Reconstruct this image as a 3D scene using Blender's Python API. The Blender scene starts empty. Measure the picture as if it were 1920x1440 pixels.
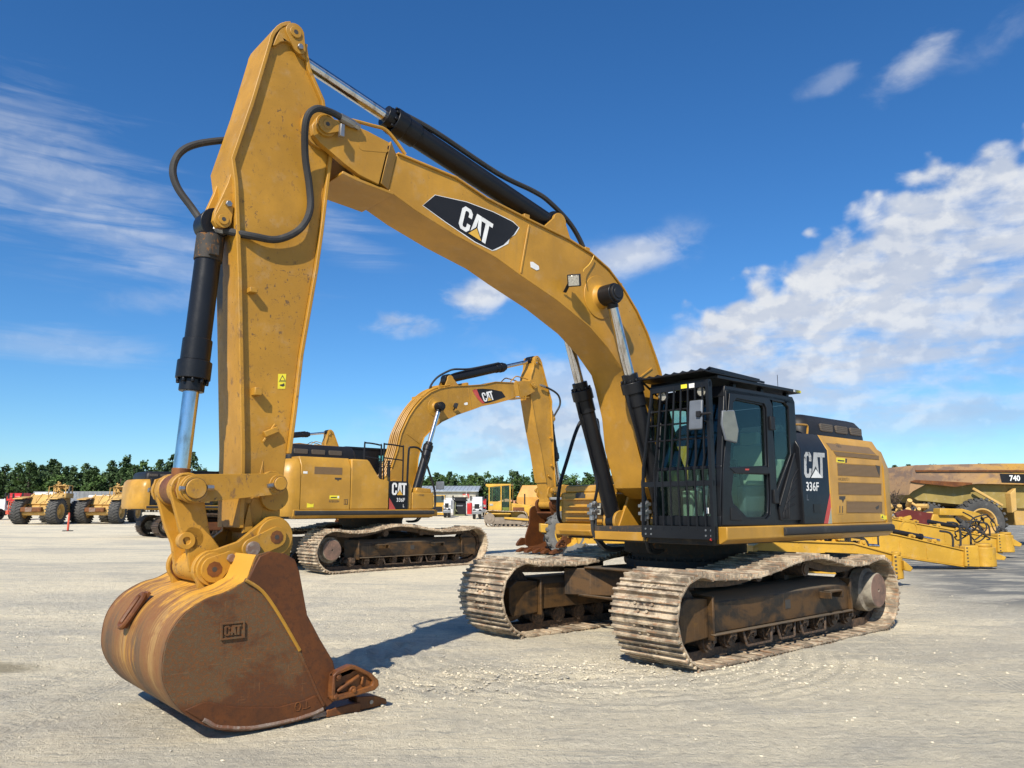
import bpy, bmesh, math, random
from mathutils import Vector, Matrix, noise
from mathutils.geometry import tessellate_polygon
random.seed(7)
SC = bpy.context.scene
COL = SC.collection
R = math.radians

# ---------------------------------------------------------------- camera
CAM_H = 1.60
PITCH = math.atan((951 - 720) / 1450)
cam_d = bpy.data.cameras.new('camera'); cam = bpy.data.objects.new('camera', cam_d); COL.objects.link(cam)
cam.location = (0, 0, CAM_H); cam.rotation_euler = (R(90) + PITCH, 0, 0)
cam_d.sensor_width = 36; cam_d.lens = 1450 / 1920 * 36; cam_d.clip_start = .05; cam_d.clip_end = 3000
SC.camera = cam

# ---------------------------------------------------------------- sun, sky, exposure
SUN_DIR = Vector((-.364, -1.045, 1.0)).normalized()          # towards the sun
SUN_EL = math.asin(SUN_DIR.z); SUN_AZ = math.atan2(SUN_DIR.x, SUN_DIR.y)
sun_d = bpy.data.lights.new('sun', 'SUN'); sun = bpy.data.objects.new('sun', sun_d); COL.objects.link(sun)
sun_d.energy = 5.0; sun_d.angle = R(.53); sun_d.color = (1, .925, .80)
sun.rotation_euler = SUN_DIR.to_track_quat('Z', 'Y').to_euler()
sun.location = (0, 0, 30)
SC.view_settings.view_transform = 'Standard'; SC.view_settings.look = 'None'
SC.view_settings.exposure = 0.38; SC.view_settings.gamma = 1; SC.view_settings.use_curve_mapping = False

# ---------------------------------------------------------------- node helper
class NT:
    def __init__(s, tree):
        s.t = tree; s.n = tree.nodes; s.l = tree.links
    def new(s, typ, **kw):
        n = s.n.new(typ)
        for k, v in kw.items(): setattr(n, k, v)
        return n
    def put(s, sock, v):
        if v is None: return
        if isinstance(v, bpy.types.NodeSocket): s.l.new(v, sock)
        elif isinstance(v, (tuple, list)):
            v = tuple(v)
            if sock.type == 'RGBA' and len(v) == 3: v = v + (1,)
            sock.default_value = v
        else:
            if sock.type == 'RGBA': v = (v, v, v, 1)
            sock.default_value = v
    def math(s, op, a, b=None, c=None, clamp=False):
        n = s.new('ShaderNodeMath', operation=op, use_clamp=clamp)
        s.put(n.inputs[0], a); s.put(n.inputs[1], b); s.put(n.inputs[2], c)
        return n.outputs[0]
    def noise(s, vec, scale, detail=4, rough=.55, dist=0):
        n = s.new('ShaderNodeTexNoise'); s.put(n.inputs['Vector'], vec)
        n.inputs['Scale'].default_value = scale; n.inputs['Detail'].default_value = detail
        n.inputs['Roughness'].default_value = rough; n.inputs['Distortion'].default_value = dist
        return n.outputs[0]
    def voro(s, vec, scale, feature='F1', out=0, rand=1):
        n = s.new('ShaderNodeTexVoronoi', feature=feature); s.put(n.inputs['Vector'], vec)
        n.inputs['Scale'].default_value = scale; n.inputs['Randomness'].default_value = rand
        return n.outputs[out]
    def mapv(s, vec, scale=(1, 1, 1), loc=(0, 0, 0), rot=(0, 0, 0)):
        n = s.new('ShaderNodeMapping'); s.put(n.inputs['Vector'], vec)
        n.inputs['Scale'].default_value = scale; n.inputs['Location'].default_value = loc; n.inputs['Rotation'].default_value = rot
        return n.outputs[0]
    def step(s, v, lo, hi, a=0., b=1.):
        n = s.new('ShaderNodeMapRange', interpolation_type='SMOOTHSTEP')
        s.put(n.inputs[0], v); s.put(n.inputs[1], lo); s.put(n.inputs[2], hi); s.put(n.inputs[3], a); s.put(n.inputs[4], b)
        return n.outputs[0]
    def mix(s, f, a, b, blend='MIX'):
        n = s.new('ShaderNodeMix', data_type='RGBA', blend_type=blend)
        s.put(n.inputs[0], f); s.put(n.inputs[6], a); s.put(n.inputs[7], b)
        return n.outputs[2]
    def sep(s, v):
        n = s.new('ShaderNodeSeparateXYZ'); s.put(n.inputs[0], v); return n.outputs
    def comb(s, x, y, z):
        n = s.new('ShaderNodeCombineXYZ'); s.put(n.inputs[0], x); s.put(n.inputs[1], y); s.put(n.inputs[2], z); return n.outputs[0]
    def bump(s, h, strength=.3, dist=.01):
        n = s.new('ShaderNodeBump'); s.put(n.inputs['Height'], h)
        n.inputs['Strength'].default_value = strength; n.inputs['Distance'].default_value = dist
        return n.outputs[0]

# ---------------------------------------------------------------- world: sky with clouds
W = bpy.data.worlds.new('World'); SC.world = W; W.use_nodes = True
t = NT(W.node_tree); t.n.clear()
out = t.new('ShaderNodeOutputWorld'); bg = t.new('ShaderNodeBackground'); t.l.new(bg.outputs[0], out.inputs[0])
SKY_S = .086
bg.inputs[1].default_value = SKY_S
sky = t.new('ShaderNodeTexSky', sky_type='NISHITA'); sky.sun_disc = False
sky.sun_elevation = SUN_EL; sky.sun_rotation = SUN_AZ
sky.altitude = 0; sky.air_density = 1.0; sky.dust_density = .1; sky.ozone_density = 4.0
tc = t.new('ShaderNodeTexCoord'); D = tc.outputs['Generated']
sx, sy, sz = t.sep(D)
az = t.math('ARCTAN2', sx, sy); el = t.math('ARCSINE', sz)
AE = t.comb(az, el, 0)
def lin(a, b, c): return t.math('ADD', t.math('ADD', t.math('MULTIPLY', az, a), t.math('MULTIPLY', el, b)), c)
def blob(a0, e0, ra, re, rot=0.0):
    """1 in the middle of an ellipse in azimuth / elevation, 0 at its rim"""
    c, s_ = math.cos(rot), math.sin(rot)
    u = lin(c / ra, s_ / ra, -(c * a0 + s_ * e0) / ra); v = lin(-s_ / re, c / re, -(-s_ * a0 + c * e0) / re)
    d = t.math('SQRT', t.math('ADD', t.math('MULTIPLY', u, u), t.math('MULTIPLY', v, v)))
    return t.step(d, 1.0, 0.0)
def px2ae(u, v):
    d = Vector((u - 960, 1450, 720 - v)); p = PITCH
    w = Vector((d.x, d.y * math.cos(p) - d.z * math.sin(p), d.y * math.sin(p) + d.z * math.cos(p))).normalized()
    return math.atan2(w.x, w.y), math.asin(w.z)
# cumulus bank rising to the right
a0, e0 = px2ae(1190, 628); a1, e1 = px2ae(1950, 205)
nx, ny = -(e1 - e0), (a1 - a0); ln = math.hypot(nx, ny); nx /= ln; ny /= ln
dist = lin(nx, ny, -(nx * a0 + ny * e0))                      # >0 above the diagonal
warp = t.noise(AE, 4.5, 3, .5)
big = t.noise(t.mapv(AE, (1, 1.3, 1)), 18, 7, .52, .15)
puff = t.math('ADD', t.math('MULTIPLY', t.math('SUBTRACT', 1, t.voro(t.mapv(AE, (1, 1.2, 1), loc=(.3, .1, 0)), 44, 'SMOOTH_F1')), .40), t.math('MULTIPLY', big, .62))
edge = t.math('ADD', t.math('MULTIPLY', dist, -6.5), t.math('ADD', t.math('MULTIPLY', puff, 1.2), t.math('MULTIPLY', warp, .50)))
bank = t.step(edge, .84, 1.12)
tex2 = t.math('ADD', t.math('MULTIPLY', t.noise(t.mapv(AE, (.8, 4.2, 1), loc=(2, 1, 0), rot=(0, 0, R(-14))), 6, 7, .55, .4), .62), t.math('MULTIPLY', t.noise(t.mapv(AE, (1, 2, 1), loc=(4, 1, 0)), 22, 6, .55, .3), .38))
deep = t.math('MULTIPLY', dist, -1.)
inner = t.step(t.math('SUBTRACT', tex2, t.math('MULTIPLY', deep, .62)), .22, .48, .10, 1.)
inner = t.math('MULTIPLY', inner, t.step(deep, .05, .34, 1., .62))
bank = t.math('MULTIPLY', t.math('MULTIPLY', bank, inner), t.step(el, .03, .17, .10, 1.))
rightside = t.step(t.math('ADD', az, t.math('MULTIPLY', warp, .06)), px2ae(1190, 600)[0] + .03, px2ae(1330, 600)[0] + .03)
bank = t.math('MULTIPLY', bank, rightside)
# thin streaks, and single small clouds
streak = t.noise(t.mapv(AE, (1.2, 7, 1), rot=(0, 0, R(22))), 4.2, 10, .66, .7)
def wisp(u, v, ru, rv, rot, lo, hi, amt, tex=None):
    a, e = px2ae(u, v)
    b = blob(a, e, ru / 1450, rv / 1450, rot)
    tx = tex if tex is not None else streak
    return t.math('MULTIPLY', t.step(t.math('ADD', tx, t.math('MULTIPLY', b, .42)), lo, hi), t.math('MULTIPLY', b, amt))
fine = t.noise(t.mapv(AE, (1, 2.0, 1), loc=(5, 3, 0)), 11, 8, .58, .3)
ray = t.noise(t.mapv(AE, (1.0, 9, 1), loc=(1, 2, 0), rot=(0, 0, R(24))), 6, 8, .6, .5)
parts = [bank,
  wisp(80, 330, 480, 240, R(-18), .62, 1.0, .38, ray), wisp(330, 470, 420, 110, R(-12), .60, 1.0, .30, ray),
  wisp(120, 645, 330, 60, 0, .62, .95, .30), wisp(620, 430, 260, 90, R(-18), .62, 1.0, .30, ray),
  wisp(905, 555, 190, 75, R(14), .64, .92, .95, fine), wisp(760, 605, 150, 55, 0, .64, .95, .75, fine), wisp(1180, 480, 260, 66, R(12), .52, .86, .80, fine),
  wisp(1720, 110, 190, 75, R(28), .68, 1.05, .55, fine), wisp(1560, 150, 110, 40, R(10), .68, .98, .35, fine), wisp(1880, 60, 160, 60, R(20), .70, 1.1, .25, fine),
  wisp(1130, 750, 520, 190, R(4), .55, .86, .72, fine), wisp(1020, 800, 460, 120, R(3), .52, .80, .60, fine), wisp(960, 850, 700, 100, 0, .56, .95, .35), wisp(1750, 780, 420, 60, 0, .56, .9, .45), wisp(350, 560, 300, 60, R(5), .66, 1.0, .28, fine)]
cl = parts[0]
for p_ in parts[1:]:
    cl = t.math('SUBTRACT', 1, t.math('MULTIPLY', t.math('SUBTRACT', 1, cl, clamp=True), t.math('SUBTRACT', 1, p_, clamp=True)))
# self-shadow of the cloud: density towards the sun side (upper left) against density here
big_s = t.noise(t.mapv(AE, (1, 1.3, 1), loc=(.007, -.015, 0)), 18, 7, .52, .15)
relief = t.step(t.math('SUBTRACT', big_s, big), -.09, .06, 1., 0.)
soft = t.noise(t.mapv(AE, (1, 1.8, 1), loc=(7, 7, 0)), 6, 6, .6)
shade = t.math('ADD', t.math('MULTIPLY', relief, .55), t.math('MULTIPLY', t.step(soft, .35, .65), .45), clamp=True)
ccol = t.mix(shade, (4.2, 4.9, 6.3), (7.3, 7.5, 7.8))
hs = t.new('ShaderNodeHueSaturation'); hs.inputs['Saturation'].default_value = 1.20; hs.inputs['Value'].default_value = 1.0
t.l.new(sky.outputs[0], hs.inputs['Color'])
skyc = t.mix(1.0, hs.outputs[0], (.77, 1.03, 1.22), 'MULTIPLY')
t.put(bg.inputs[0], t.mix(cl, skyc, ccol))

# ---------------------------------------------------------------- mesh helpers
def catmull(pts, n=6, closed=False):
    P = [Vector(p) for p in pts]; out = []; N = len(P)
    rng = range(N if closed else N - 1)
    for i in rng:
        if closed: a, b, c, d = P[i - 1], P[i], P[(i + 1) % N], P[(i + 2) % N]
        else: a, b, c, d = P[max(i - 1, 0)], P[i], P[i + 1], P[min(i + 2, N - 1)]
        for k in range(n):
            u = k / n
            out.append(.5 * ((2 * b) + (c - a) * u + (2 * a - 5 * b + 4 * c - d) * u * u + (3 * b - a - 3 * c + d) * u ** 3))
    if not closed: out.append(P[-1])
    return out

class MB:
    """collects shapes; build() links them as ONE mesh object"""
    def __init__(s, xf=None): s.v = []; s.f = []; s.m = []; s.xf = xf
    def add(s, vs, fs, mi=0):
        o = len(s.v); s.v += [s.xf(Vector(p)) if s.xf else Vector(p) for p in vs]
        s.f += [tuple(i + o for i in f) for f in fs]; s.m += [mi] * len(fs); return s
    def box(s, x0, x1, y0, y1, z0, z1, mi=0):
        v = [(x, y, z) for z in (z0, z1) for y in (y0, y1) for x in (x0, x1)]
        return s.add(v, [(0, 2, 3, 1), (4, 5, 7, 6), (0, 1, 5, 4), (2, 6, 7, 3), (0, 4, 6, 2), (1, 3, 7, 5)], mi)
    def obox(s, c, ax, h, mi=0):
        """oriented box: centre, three axis vectors (unit), half sizes"""
        c = Vector(c); A = [Vector(a) * hh for a, hh in zip(ax, h)]
        v = [c + A[0] * i + A[1] * j + A[2] * k for k in (-1, 1) for j in (-1, 1) for i in (-1, 1)]
        return s.add(v, [(0, 2, 3, 1), (4, 5, 7, 6), (0, 1, 5, 4), (2, 6, 7, 3), (0, 4, 6, 2), (1, 3, 7, 5)], mi)
    def beam(s, p0, p1, w, h, up=(0, 0, 1), mi=0):
        p0, p1 = Vector(p0), Vector(p1); d = (p1 - p0); L = d.length; d.normalize()
        sd = d.cross(Vector(up)); sd = sd.normalized() if sd.length > 1e-4 else Vector((1, 0, 0)); u = sd.cross(d)
        return s.obox((p0 + p1) / 2, (d, sd, u), (L / 2, w / 2, h / 2), mi)
    def prism(s, pts, a, b, axis='y', holes=(), mi=0, taper=None):
        """polygon (2-D) extruded between a and b along axis. axis y: (x,z); x: (y,z); z: (x,y)"""
        rings = [list(pts)] + [list(h) for h in holes]
        def m(p, w):
            return {'y': (p[0], w, p[1]), 'x': (w, p[0], p[1]), 'z': (p[0], p[1], w)}[axis]
        flat = [p for r in rings for p in r]; n = len(flat)
        tr = tessellate_polygon([[Vector((p[0], p[1], 0)) for p in r] for r in rings])
        if taper is None: flat2 = flat
        else: flat2 = [(taper[0][0] + (p[0] - taper[0][0]) * taper[1], taper[0][1] + (p[1] - taper[0][1]) * taper[1]) for p in flat]
        v = [m(p, a) for p in flat] + [m(p, b) for p in flat2]
        f = [tuple(q) for q in tr] + [tuple(i + n for i in reversed(q)) for q in tr]
        o = 0
        for r in rings:
            k = len(r)
            for i in range(k): j = (i + 1) % k; f.append((o + i, o + j, o + j + n, o + i + n))
            o += k
        return s.add(v, f, mi)
    def ribbon(s, pts, th, a, b, axis='y', mi=0, closed=False, side=1):
        """sheet following a polyline, thickness th to one side, extruded a..b"""
        P = [Vector((p[0], p[1])) for p in pts]; N = len(P); Q = []
        for i in range(N):
            if closed: d = (P[(i + 1) % N] - P[i - 1])
            else: d = P[min(i + 1, N - 1)] - P[max(i - 1, 0)]
            d.normalize(); Q.append(P[i] + Vector((-d.y, d.x)) * th * side)
        def m(p, w): return {'y': (p[0], w, p[1]), 'x': (w, p[0], p[1]), 'z': (p[0], p[1], w)}[axis]
        v = [m(p, a) for p in P] + [m(p, b) for p in P] + [m(p, a) for p in Q] + [m(p, b) for p in Q]
        f = []
        for i in range(N if closed else N - 1):
            j = (i + 1) % N
            f += [(i, j, j + N, i + N), (i + 2 * N, i + 3 * N, j + 3 * N, j + 2 * N), (i, i + 2 * N, j + 2 * N, j), (i + N, j + N, j + 3 * N, i + 3 * N)]
        if not closed: f += [(0, N, 3 * N, 2 * N), (N - 1, 3 * N - 1, 4 * N - 1, 2 * N - 1)]
        return s.add(v, f, mi)
    def cyl(s, p0, p1, r0, r1=None, n=20, mi=0, cap=True):
        r1 = r0 if r1 is None else r1
        p0, p1 = Vector(p0), Vector(p1); d = (p1 - p0).normalized()
        a = d.orthogonal().normalized(); b = d.cross(a)
        v = []
        for p, r in ((p0, r0), (p1, r1)):
            for i in range(n):
                an = 2 * math.pi * i / n; v.append(p + (a * math.cos(an) + b * math.sin(an)) * r)
        f = [(i, (i + 1) % n, (i + 1) % n + n, i + n) for i in range(n)]
        if cap: f += [tuple(range(n - 1, -1, -1)), tuple(range(n, 2 * n))]
        return s.add(v, f, mi)
    def lathe(s, c, axis, prof, n=32, mi=0):
        """profile [(along, radius)] turned round axis through c; closed profile loop"""
        c = Vector(c); d = Vector(axis).normalized(); a = d.orthogonal().normalized(); b = d.cross(a); k = len(prof)
        v = []
        for i in range(n):
            an = 2 * math.pi * i / n; e = a * math.cos(an) + b * math.sin(an)
            v += [c + d * h + e * r for h, r in prof]
        f = []
        for i in range(n):
            j = (i + 1) % n
            for q in range(k):
                w = (q + 1) % k; f.append((i * k + q, j * k + q, j * k + w, i * k + w))
        return s.add(v, f, mi)
    def tube(s, pts, r, n=8, smooth=5, closed=False, mi=0):
        P = catmull(pts, smooth, closed) if smooth > 1 else [Vector(p) for p in pts]
        v = []; f = []; N = len(P); prev = None
        for i, p in enumerate(P):
            d = (P[(i + 1) % N] - P[i - 1]) if closed else (P[min(i + 1, N - 1)] - P[max(i - 1, 0)])
            d.normalize()
            a = (prev - d * prev.dot(d)) if prev is not None else d.orthogonal()
            a.normalize(); prev = a; b = d.cross(a)
            v += [p + (a * math.cos(2 * math.pi * k / n) + b * math.sin(2 * math.pi * k / n)) * r for k in range(n)]
        for i in range(N if closed else N - 1):
            j = (i + 1) % N
            f += [(i * n + k, i * n + (k + 1) % n, j * n + (k + 1) % n, j * n + k) for k in range(n)]
        if not closed: f += [tuple(range(n - 1, -1, -1)), tuple(range((N - 1) * n, N * n))]
        return s.add(v, f, mi)
    def ball(s, c, r, n=10, sc=(1, 1, 1), mi=0):
        c = Vector(c); v = []; f = []
        for i in range(n + 1):
            th = math.pi * i / n
            for j in range(2 * n):
                ph = math.pi * j / n
                v.append((c.x + r * sc[0] * math.sin(th) * math.cos(ph), c.y + r * sc[1] * math.sin(th) * math.sin(ph), c.z + r * sc[2] * math.cos(th)))
        for i in range(n):
            for j in range(2 * n):
                k = (j + 1) % (2 * n); f.append((i * 2 * n + j, i * 2 * n + k, (i + 1) * 2 * n + k, (i + 1) * 2 * n + j))
        return s.add(v, f, mi)
    def build(s, name, mats, parent=None, bevel=0, sharp=35, label=None, seg=2):
        me = bpy.data.meshes.new(name); me.from_pydata([tuple(p) for p in s.v], [], s.f)
        mats = mats if isinstance(mats, (list, tuple)) else [mats]
        for m in mats: me.materials.append(m)
        me.polygons.foreach_set('material_index', s.m)
        bm = bmesh.new(); bm.from_mesh(me)
        bmesh.ops.remove_doubles(bm, verts=bm.verts, dist=1e-5)
        bmesh.ops.recalc_face_normals(bm, faces=bm.faces); bm.to_mesh(me); bm.free()
        me.polygons.foreach_set('use_smooth', [True] * len(me.polygons)); me.set_sharp_from_angle(angle=R(sharp)); me.update()
        o = bpy.data.objects.new(name, me); COL.objects.link(o)
        if parent is not None: o.parent = parent
        if label: o['label'] = label
        if bevel:
            b = o.modifiers.new('bevel', 'BEVEL'); b.width = bevel; b.segments = seg; b.limit_method = 'ANGLE'; b.angle_limit = R(40); b.harden_normals = False
        return o

def thing(name, label, cat, loc=(0, 0, 0), rotz=0, group=None, scale=1):
    o = bpy.data.objects.new(name, None); COL.objects.link(o); o.empty_display_size = .3
    o.location = loc; o.rotation_euler = (0, 0, rotz); o.scale = (scale,) * 3
    o['label'] = label; o['category'] = cat
    if group: o['group'] = group
    return o
def tag(o, label, cat, group=None):
    o['label'] = label; o['category'] = cat
    if group: o['group'] = group
    return o
def structure(o): o['kind'] = 'structure'; return o

# a frame standing on the ground, with lines of sight meeting its planes (used to read real sizes off the photograph)
def sight(u, v):
    d = Vector((u - 960, 1450, 720 - v)); p = PITCH
    return Vector((d.x, d.y * math.cos(p) - d.z * math.sin(p), d.y * math.sin(p) + d.z * math.cos(p)))
class Frame:
    def __init__(s, ox, oy, deg, oz=0, k=1):
        s.o = Vector((ox, oy, oz)); a = R(deg); s.a = a; s.k = k
        s.ax = (Vector((math.cos(a), math.sin(a), 0)), Vector((-math.sin(a), math.cos(a), 0)), Vector((0, 0, 1)))
    def hit(s, u, v, axis, val):
        r = sight(u, v); c = Vector((0, 0, CAM_H)); n = s.ax['xyz'.index(axis)]
        tt = (val * s.k + s.o.dot(n) - c.dot(n)) / r.dot(n); d = c + r * tt - s.o
        return Vector((d.dot(s.ax[0]), d.dot(s.ax[1]), d.dot(s.ax[2]))) / s.k
    def xz(s, pts, y): return [(lambda h: (h.x, h.z))(s.hit(u, v, 'y', y)) for u, v in pts]
GZ = .16                                                       # the yard rises a little behind the first excavator
def ground_h(x, y):
    d = math.hypot(x, y); r = max(0, min(1, (d - 13) / 6)); q = max(0, min(1, (d - 66) / 40))
    return GZ * r * r * (3 - 2 * r) + .62 * q * q * (3 - 2 * q)
# ---------------------------------------------------------------- materials
MT = {}
def mat(name, rough=.6, metal=0., spec=.5):
    m = bpy.data.materials.new(name); m.use_nodes = True; MT[name] = m
    nt = NT(m.node_tree); b = nt.n['Principled BSDF']
    b.inputs['Roughness'].default_value = rough; b.inputs['Metallic'].default_value = metal
    b.inputs['Specular IOR Level'].default_value = spec
    tcn = nt.new('ShaderNodeTexCoord'); return m, nt, b, tcn.outputs['Object']
def paint(name, c, wear=.5, under=(.10, .055, .03), rough=.42, dust=.25, dustc=(.45, .38, .28), chip=.5, spec=.5):
    m, n, b, P = mat(name, rough, spec=spec)
    v = n.noise(P, 1.3, 5, .6); fine = n.noise(P, 40, 4, .7)
    c2 = tuple(x * .80 for x in c); c3 = tuple(min(1, x * 1.10) for x in c)
    col = n.mix(n.step(v, .35, .7), c2, c3)
    col = n.mix(n.math('MULTIPLY', n.step(n.noise(P, 5, 6, .65), .52, .80), dust), col, dustc)
    if wear > 0:
        patch = n.step(n.noise(P, 2.2, 3, .5), .50, .66)
        sc = n.noise(n.mapv(P, (1, 1, .7)), 26, 5, .72, .3)
        hit = n.math('MULTIPLY', n.step(sc, .66 - .05 * chip, .72 - .05 * chip), n.math('ADD', n.math('MULTIPLY', patch, wear), wear * .28), clamp=True)
        spk = n.math('MULTIPLY', n.step(n.noise(P, 75, 2, .5), .71, .76), wear * .9)
        hit = n.math('MAXIMUM', hit, spk)
        col = n.mix(hit, col, under)
        scr = n.step(n.noise(n.mapv(P, (3, 3, 40), rot=(0, .5, 0)), 5, 3, .6), .70, .76)
        col = n.mix(n.math('MULTIPLY', scr, wear * .35), col, tuple(x * .55 for x in c))
        n.put(b.inputs['Roughness'], n.math('ADD', n.math('MULTIPLY', hit, .35), n.math('ADD', rough - .08, n.math('MULTIPLY', fine, .16))))
    if name == 'worn_yellow':      # near-black patch on the right half of the stick's front, grease at the lower boss
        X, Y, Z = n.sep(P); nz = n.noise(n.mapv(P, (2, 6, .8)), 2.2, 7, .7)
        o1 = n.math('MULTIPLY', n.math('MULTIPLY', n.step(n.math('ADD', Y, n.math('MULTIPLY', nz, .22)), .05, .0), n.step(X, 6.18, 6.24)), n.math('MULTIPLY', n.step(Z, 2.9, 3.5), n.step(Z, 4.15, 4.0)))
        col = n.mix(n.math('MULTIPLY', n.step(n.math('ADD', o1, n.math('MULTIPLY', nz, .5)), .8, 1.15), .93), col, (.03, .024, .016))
        g = n.step(n.noise(n.mapv(P, (3, 3, 1.6)), 3.2, 8, .75, .4), .57, .66)
        low = n.step(Z, 2.2, 1.5, .0, .8)
        edge = n.math('MULTIPLY', n.step(X, 6.14, 6.24), n.step(Z, 3.9, 3.3, 0., .75))
        col = n.mix(n.math('MULTIPLY', g, n.math('MAXIMUM', low, edge)), col, (.16, .085, .035))
    if name == 'worn_yellow':
        kn = n.math('MULTIPLY', n.step(n.noise(n.mapv(P, (1, 1, 1.6)), 14, 6, .8, .8), .605, .66), n.step(n.noise(P, 1.1, 2, .5), .47, .60))
        col = n.mix(n.math('MULTIPLY', kn, .85), col, (.07, .045, .028))
    elif name in ('machine_yellow', 'panel_yellow'):      # rain streaks of dust, faint repaired patches
        st = n.noise(n.mapv(P, (14, 14, .7)), 1.4, 6, .65)
        col = n.mix(n.math('MULTIPLY', n.step(st, .52, .70), .22), col, (.26, .15, .045))
    n.put(b.inputs['Base Color'], col)
    wv = n.noise(P, 2.6, 2, .5)
    n.put(b.inputs['Normal'], n.bump(n.math('ADD', n.math('ADD', fine, n.math('MULTIPLY', v, 3)), n.math('MULTIPLY', wv, 9)), .16, .004))
    return m
YEL = paint('machine_yellow', (.435, .220, .022), .62, rough=.46, dust=.20, chip=.5)
YEL2 = paint('panel_yellow', (.46, .242, .030), .12, rough=.38, dust=.18)
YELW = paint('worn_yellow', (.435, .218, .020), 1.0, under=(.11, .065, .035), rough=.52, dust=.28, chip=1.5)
YELB = paint('bright_yellow', (.54, .305, .028), .8, under=(.22, .09, .03), rough=.5, dust=.3, chip=1.6)
YELO = paint('old_yellow', (.55, .34, .10), .8, under=(.17, .10, .06), rough=.7, dust=.5, chip=1.6)
ORA = paint('dump_orange', (.52, .25, .035), .6, rough=.6, dust=.3)
BLK = paint('black_paint', (.009, .010, .013), .12, under=(.05, .04, .035), rough=.36, dust=.10, dustc=(.05, .045, .04), spec=.28)
BLKM = paint('black_satin', (.013, .013, .015), .1, under=(.05, .04, .035), rough=.5, dust=.12, dustc=(.06, .055, .05), spec=.3)
BLKD = paint('dirty_black_frame', (.030, .027, .024), .9, under=(.16, .075, .025), rough=.75, dust=.7, dustc=(.10, .07, .045), chip=2.2)
RUB = paint('rubber', (.022, .022, .023), .25, under=(.06, .055, .05), rough=.72, dust=.45, dustc=(.09, .085, .075))
TYRE = paint('dusty_tyre', (.065, .064, .062), .2, under=(.03, .03, .03), rough=.9, dust=.8, dustc=(.20, .19, .17))
TYREL = paint('pale_dusty_tyre', (.13, .13, .125), .2, under=(.07, .07, .07), rough=.9, dust=.8, dustc=(.25, .245, .23))
REDP = paint('red_paint', (.50, .02, .02), .1, rough=.4)
REDS = paint('salmon_red', (.62, .09, .045), .1, rough=.5)
WHT = paint('white_paint', (.72, .73, .74), .08, under=(.3, .3, .3), rough=.4)
GRYP = paint('grey_paint', (.19, .20, .21), .2, rough=.5)
GRN = paint('olive_metal', (.12, .13, .06), .5, rough=.6)
HEAD = paint('beige_liner', (.30, .31, .24), .0, rough=.8, dust=.1)

def flat(name, c, rough=.5, metal=0., emit=None):
    m, n, b, P = mat(name, rough, metal); v = n.noise(P, 9, 5, .6)
    n.put(b.inputs['Base Color'], n.mix(n.step(v, .3, .7), tuple(x * .82 for x in c), c)); return m
LET = flat('lettering_white', (.80, .80, .78), .5)
LETG = paint('faded_lettering', (.46, .47, .47), .9, under=(.05, .05, .055), rough=.6, chip=2.2)
LETD = flat('lettering_dark', (.05, .045, .04), .6)
LYEL = flat('decal_yellow', (.72, .42, .06), .45)
LRED = paint('decal_red', (.45, .06, .05), .5, under=(.5, .5, .42), rough=.6)
WARN = flat('warning_yellow', (.82, .70, .04), .5)
STEEL = flat('bare_steel', (.34, .34, .34), .42, .85)
MIR = flat('mirror_glass', (.25, .24, .19), .2, .5)
GREYM = flat('mirror_shell', (.11, .125, .15), .45)
RED = flat('red_hook', (.45, .02, .015), .4)

m, n, b, P = mat('chrome_rod', .16, 1.0)
s1 = n.noise(n.mapv(P, (5, 5, 1.5)), 3, 4, .6)
n.put(b.inputs['Base Color'], n.mix(n.step(s1, .45, .8), (.60, .61, .64), (.30, .25, .20)))
n.put(b.inputs['Roughness'], n.math('ADD', .12, n.math('MULTIPLY', s1, .10)))
CHR = m

def rust(name, a, bcol, c, khaki=False, streak=None, patchy=.5, rough=.75, yellow=None, ymask=None):
    m, n, b, P = mat(name, rough, spec=.35)
    v = n.noise(P, 3.0, 8, .68, .4); w = n.noise(P, 22, 6, .75); x = n.noise(P, 1.1, 4, .6)
    col = n.mix(n.step(v, .36, .62), a, bcol)
    col = n.mix(n.math('MULTIPLY', n.step(w, .47, .66), .75), col, c)
    # long fine scratches
    sc = n.noise(n.mapv(P, (2, 2, 34), rot=(.0, .9, 0)), 3, 4, .7); sc2 = n.noise(n.mapv(P, (34, 2, 2), rot=(.0, .5, 0)), 3, 4, .7)
    col = n.mix(n.math('MULTIPLY', n.step(n.math('MAXIMUM', sc, sc2), .64, .74), .45), col, tuple(min(1, y * 1.9) for y in bcol))
    if khaki:     # grey scale left over fine orange specks, browner towards the lip and the mouth
        X, Y, Z = n.sep(P); f1 = n.noise(n.mapv(P, (1, 1, 1.5)), 42, 8, .86, .6); f2 = n.noise(n.mapv(P, (1, 1, 1.4)), 1.6, 6, .7, .5)
        col = n.mix(n.step(f1, .50, .56), a, c); col = n.mix(n.math('MULTIPLY', n.step(f1, .505, .46), .85), col, (.17, .062, .016))
        lowb = n.math('ADD', n.math('MULTIPLY', n.math('ADD', Z, n.math('MULTIPLY', X, .25)), -.55), n.math('MULTIPLY', f2, 2.2))
        col = n.mix(n.math('MULTIPLY', n.step(lowb, -.14, .16), .88), col, n.mix(n.step(f1, .42, .6), (.105, .034, .009), (.075, .030, .014)))
        col = n.mix(n.math('MULTIPLY', n.step(n.math('MAXIMUM', sc, sc2), .62, .70), .5), col, (.25, .115, .045))
    if yellow: col = ymask(n, P, col, yellow)
    n.put(b.inputs['Base Color'], col)
    n.put(b.inputs['Roughness'], n.math('ADD', rough - .15, n.math('MULTIPLY', w, .3)))
    n.put(b.inputs['Normal'], n.bump(n.math('ADD', w, n.math('MULTIPLY', v, 2)), .35, .004))
    return m
RUST = rust('bucket_side_rust', (.088, .053, .026), (.15, .052, .011), (.12, .078, .040), khaki=True)
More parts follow.
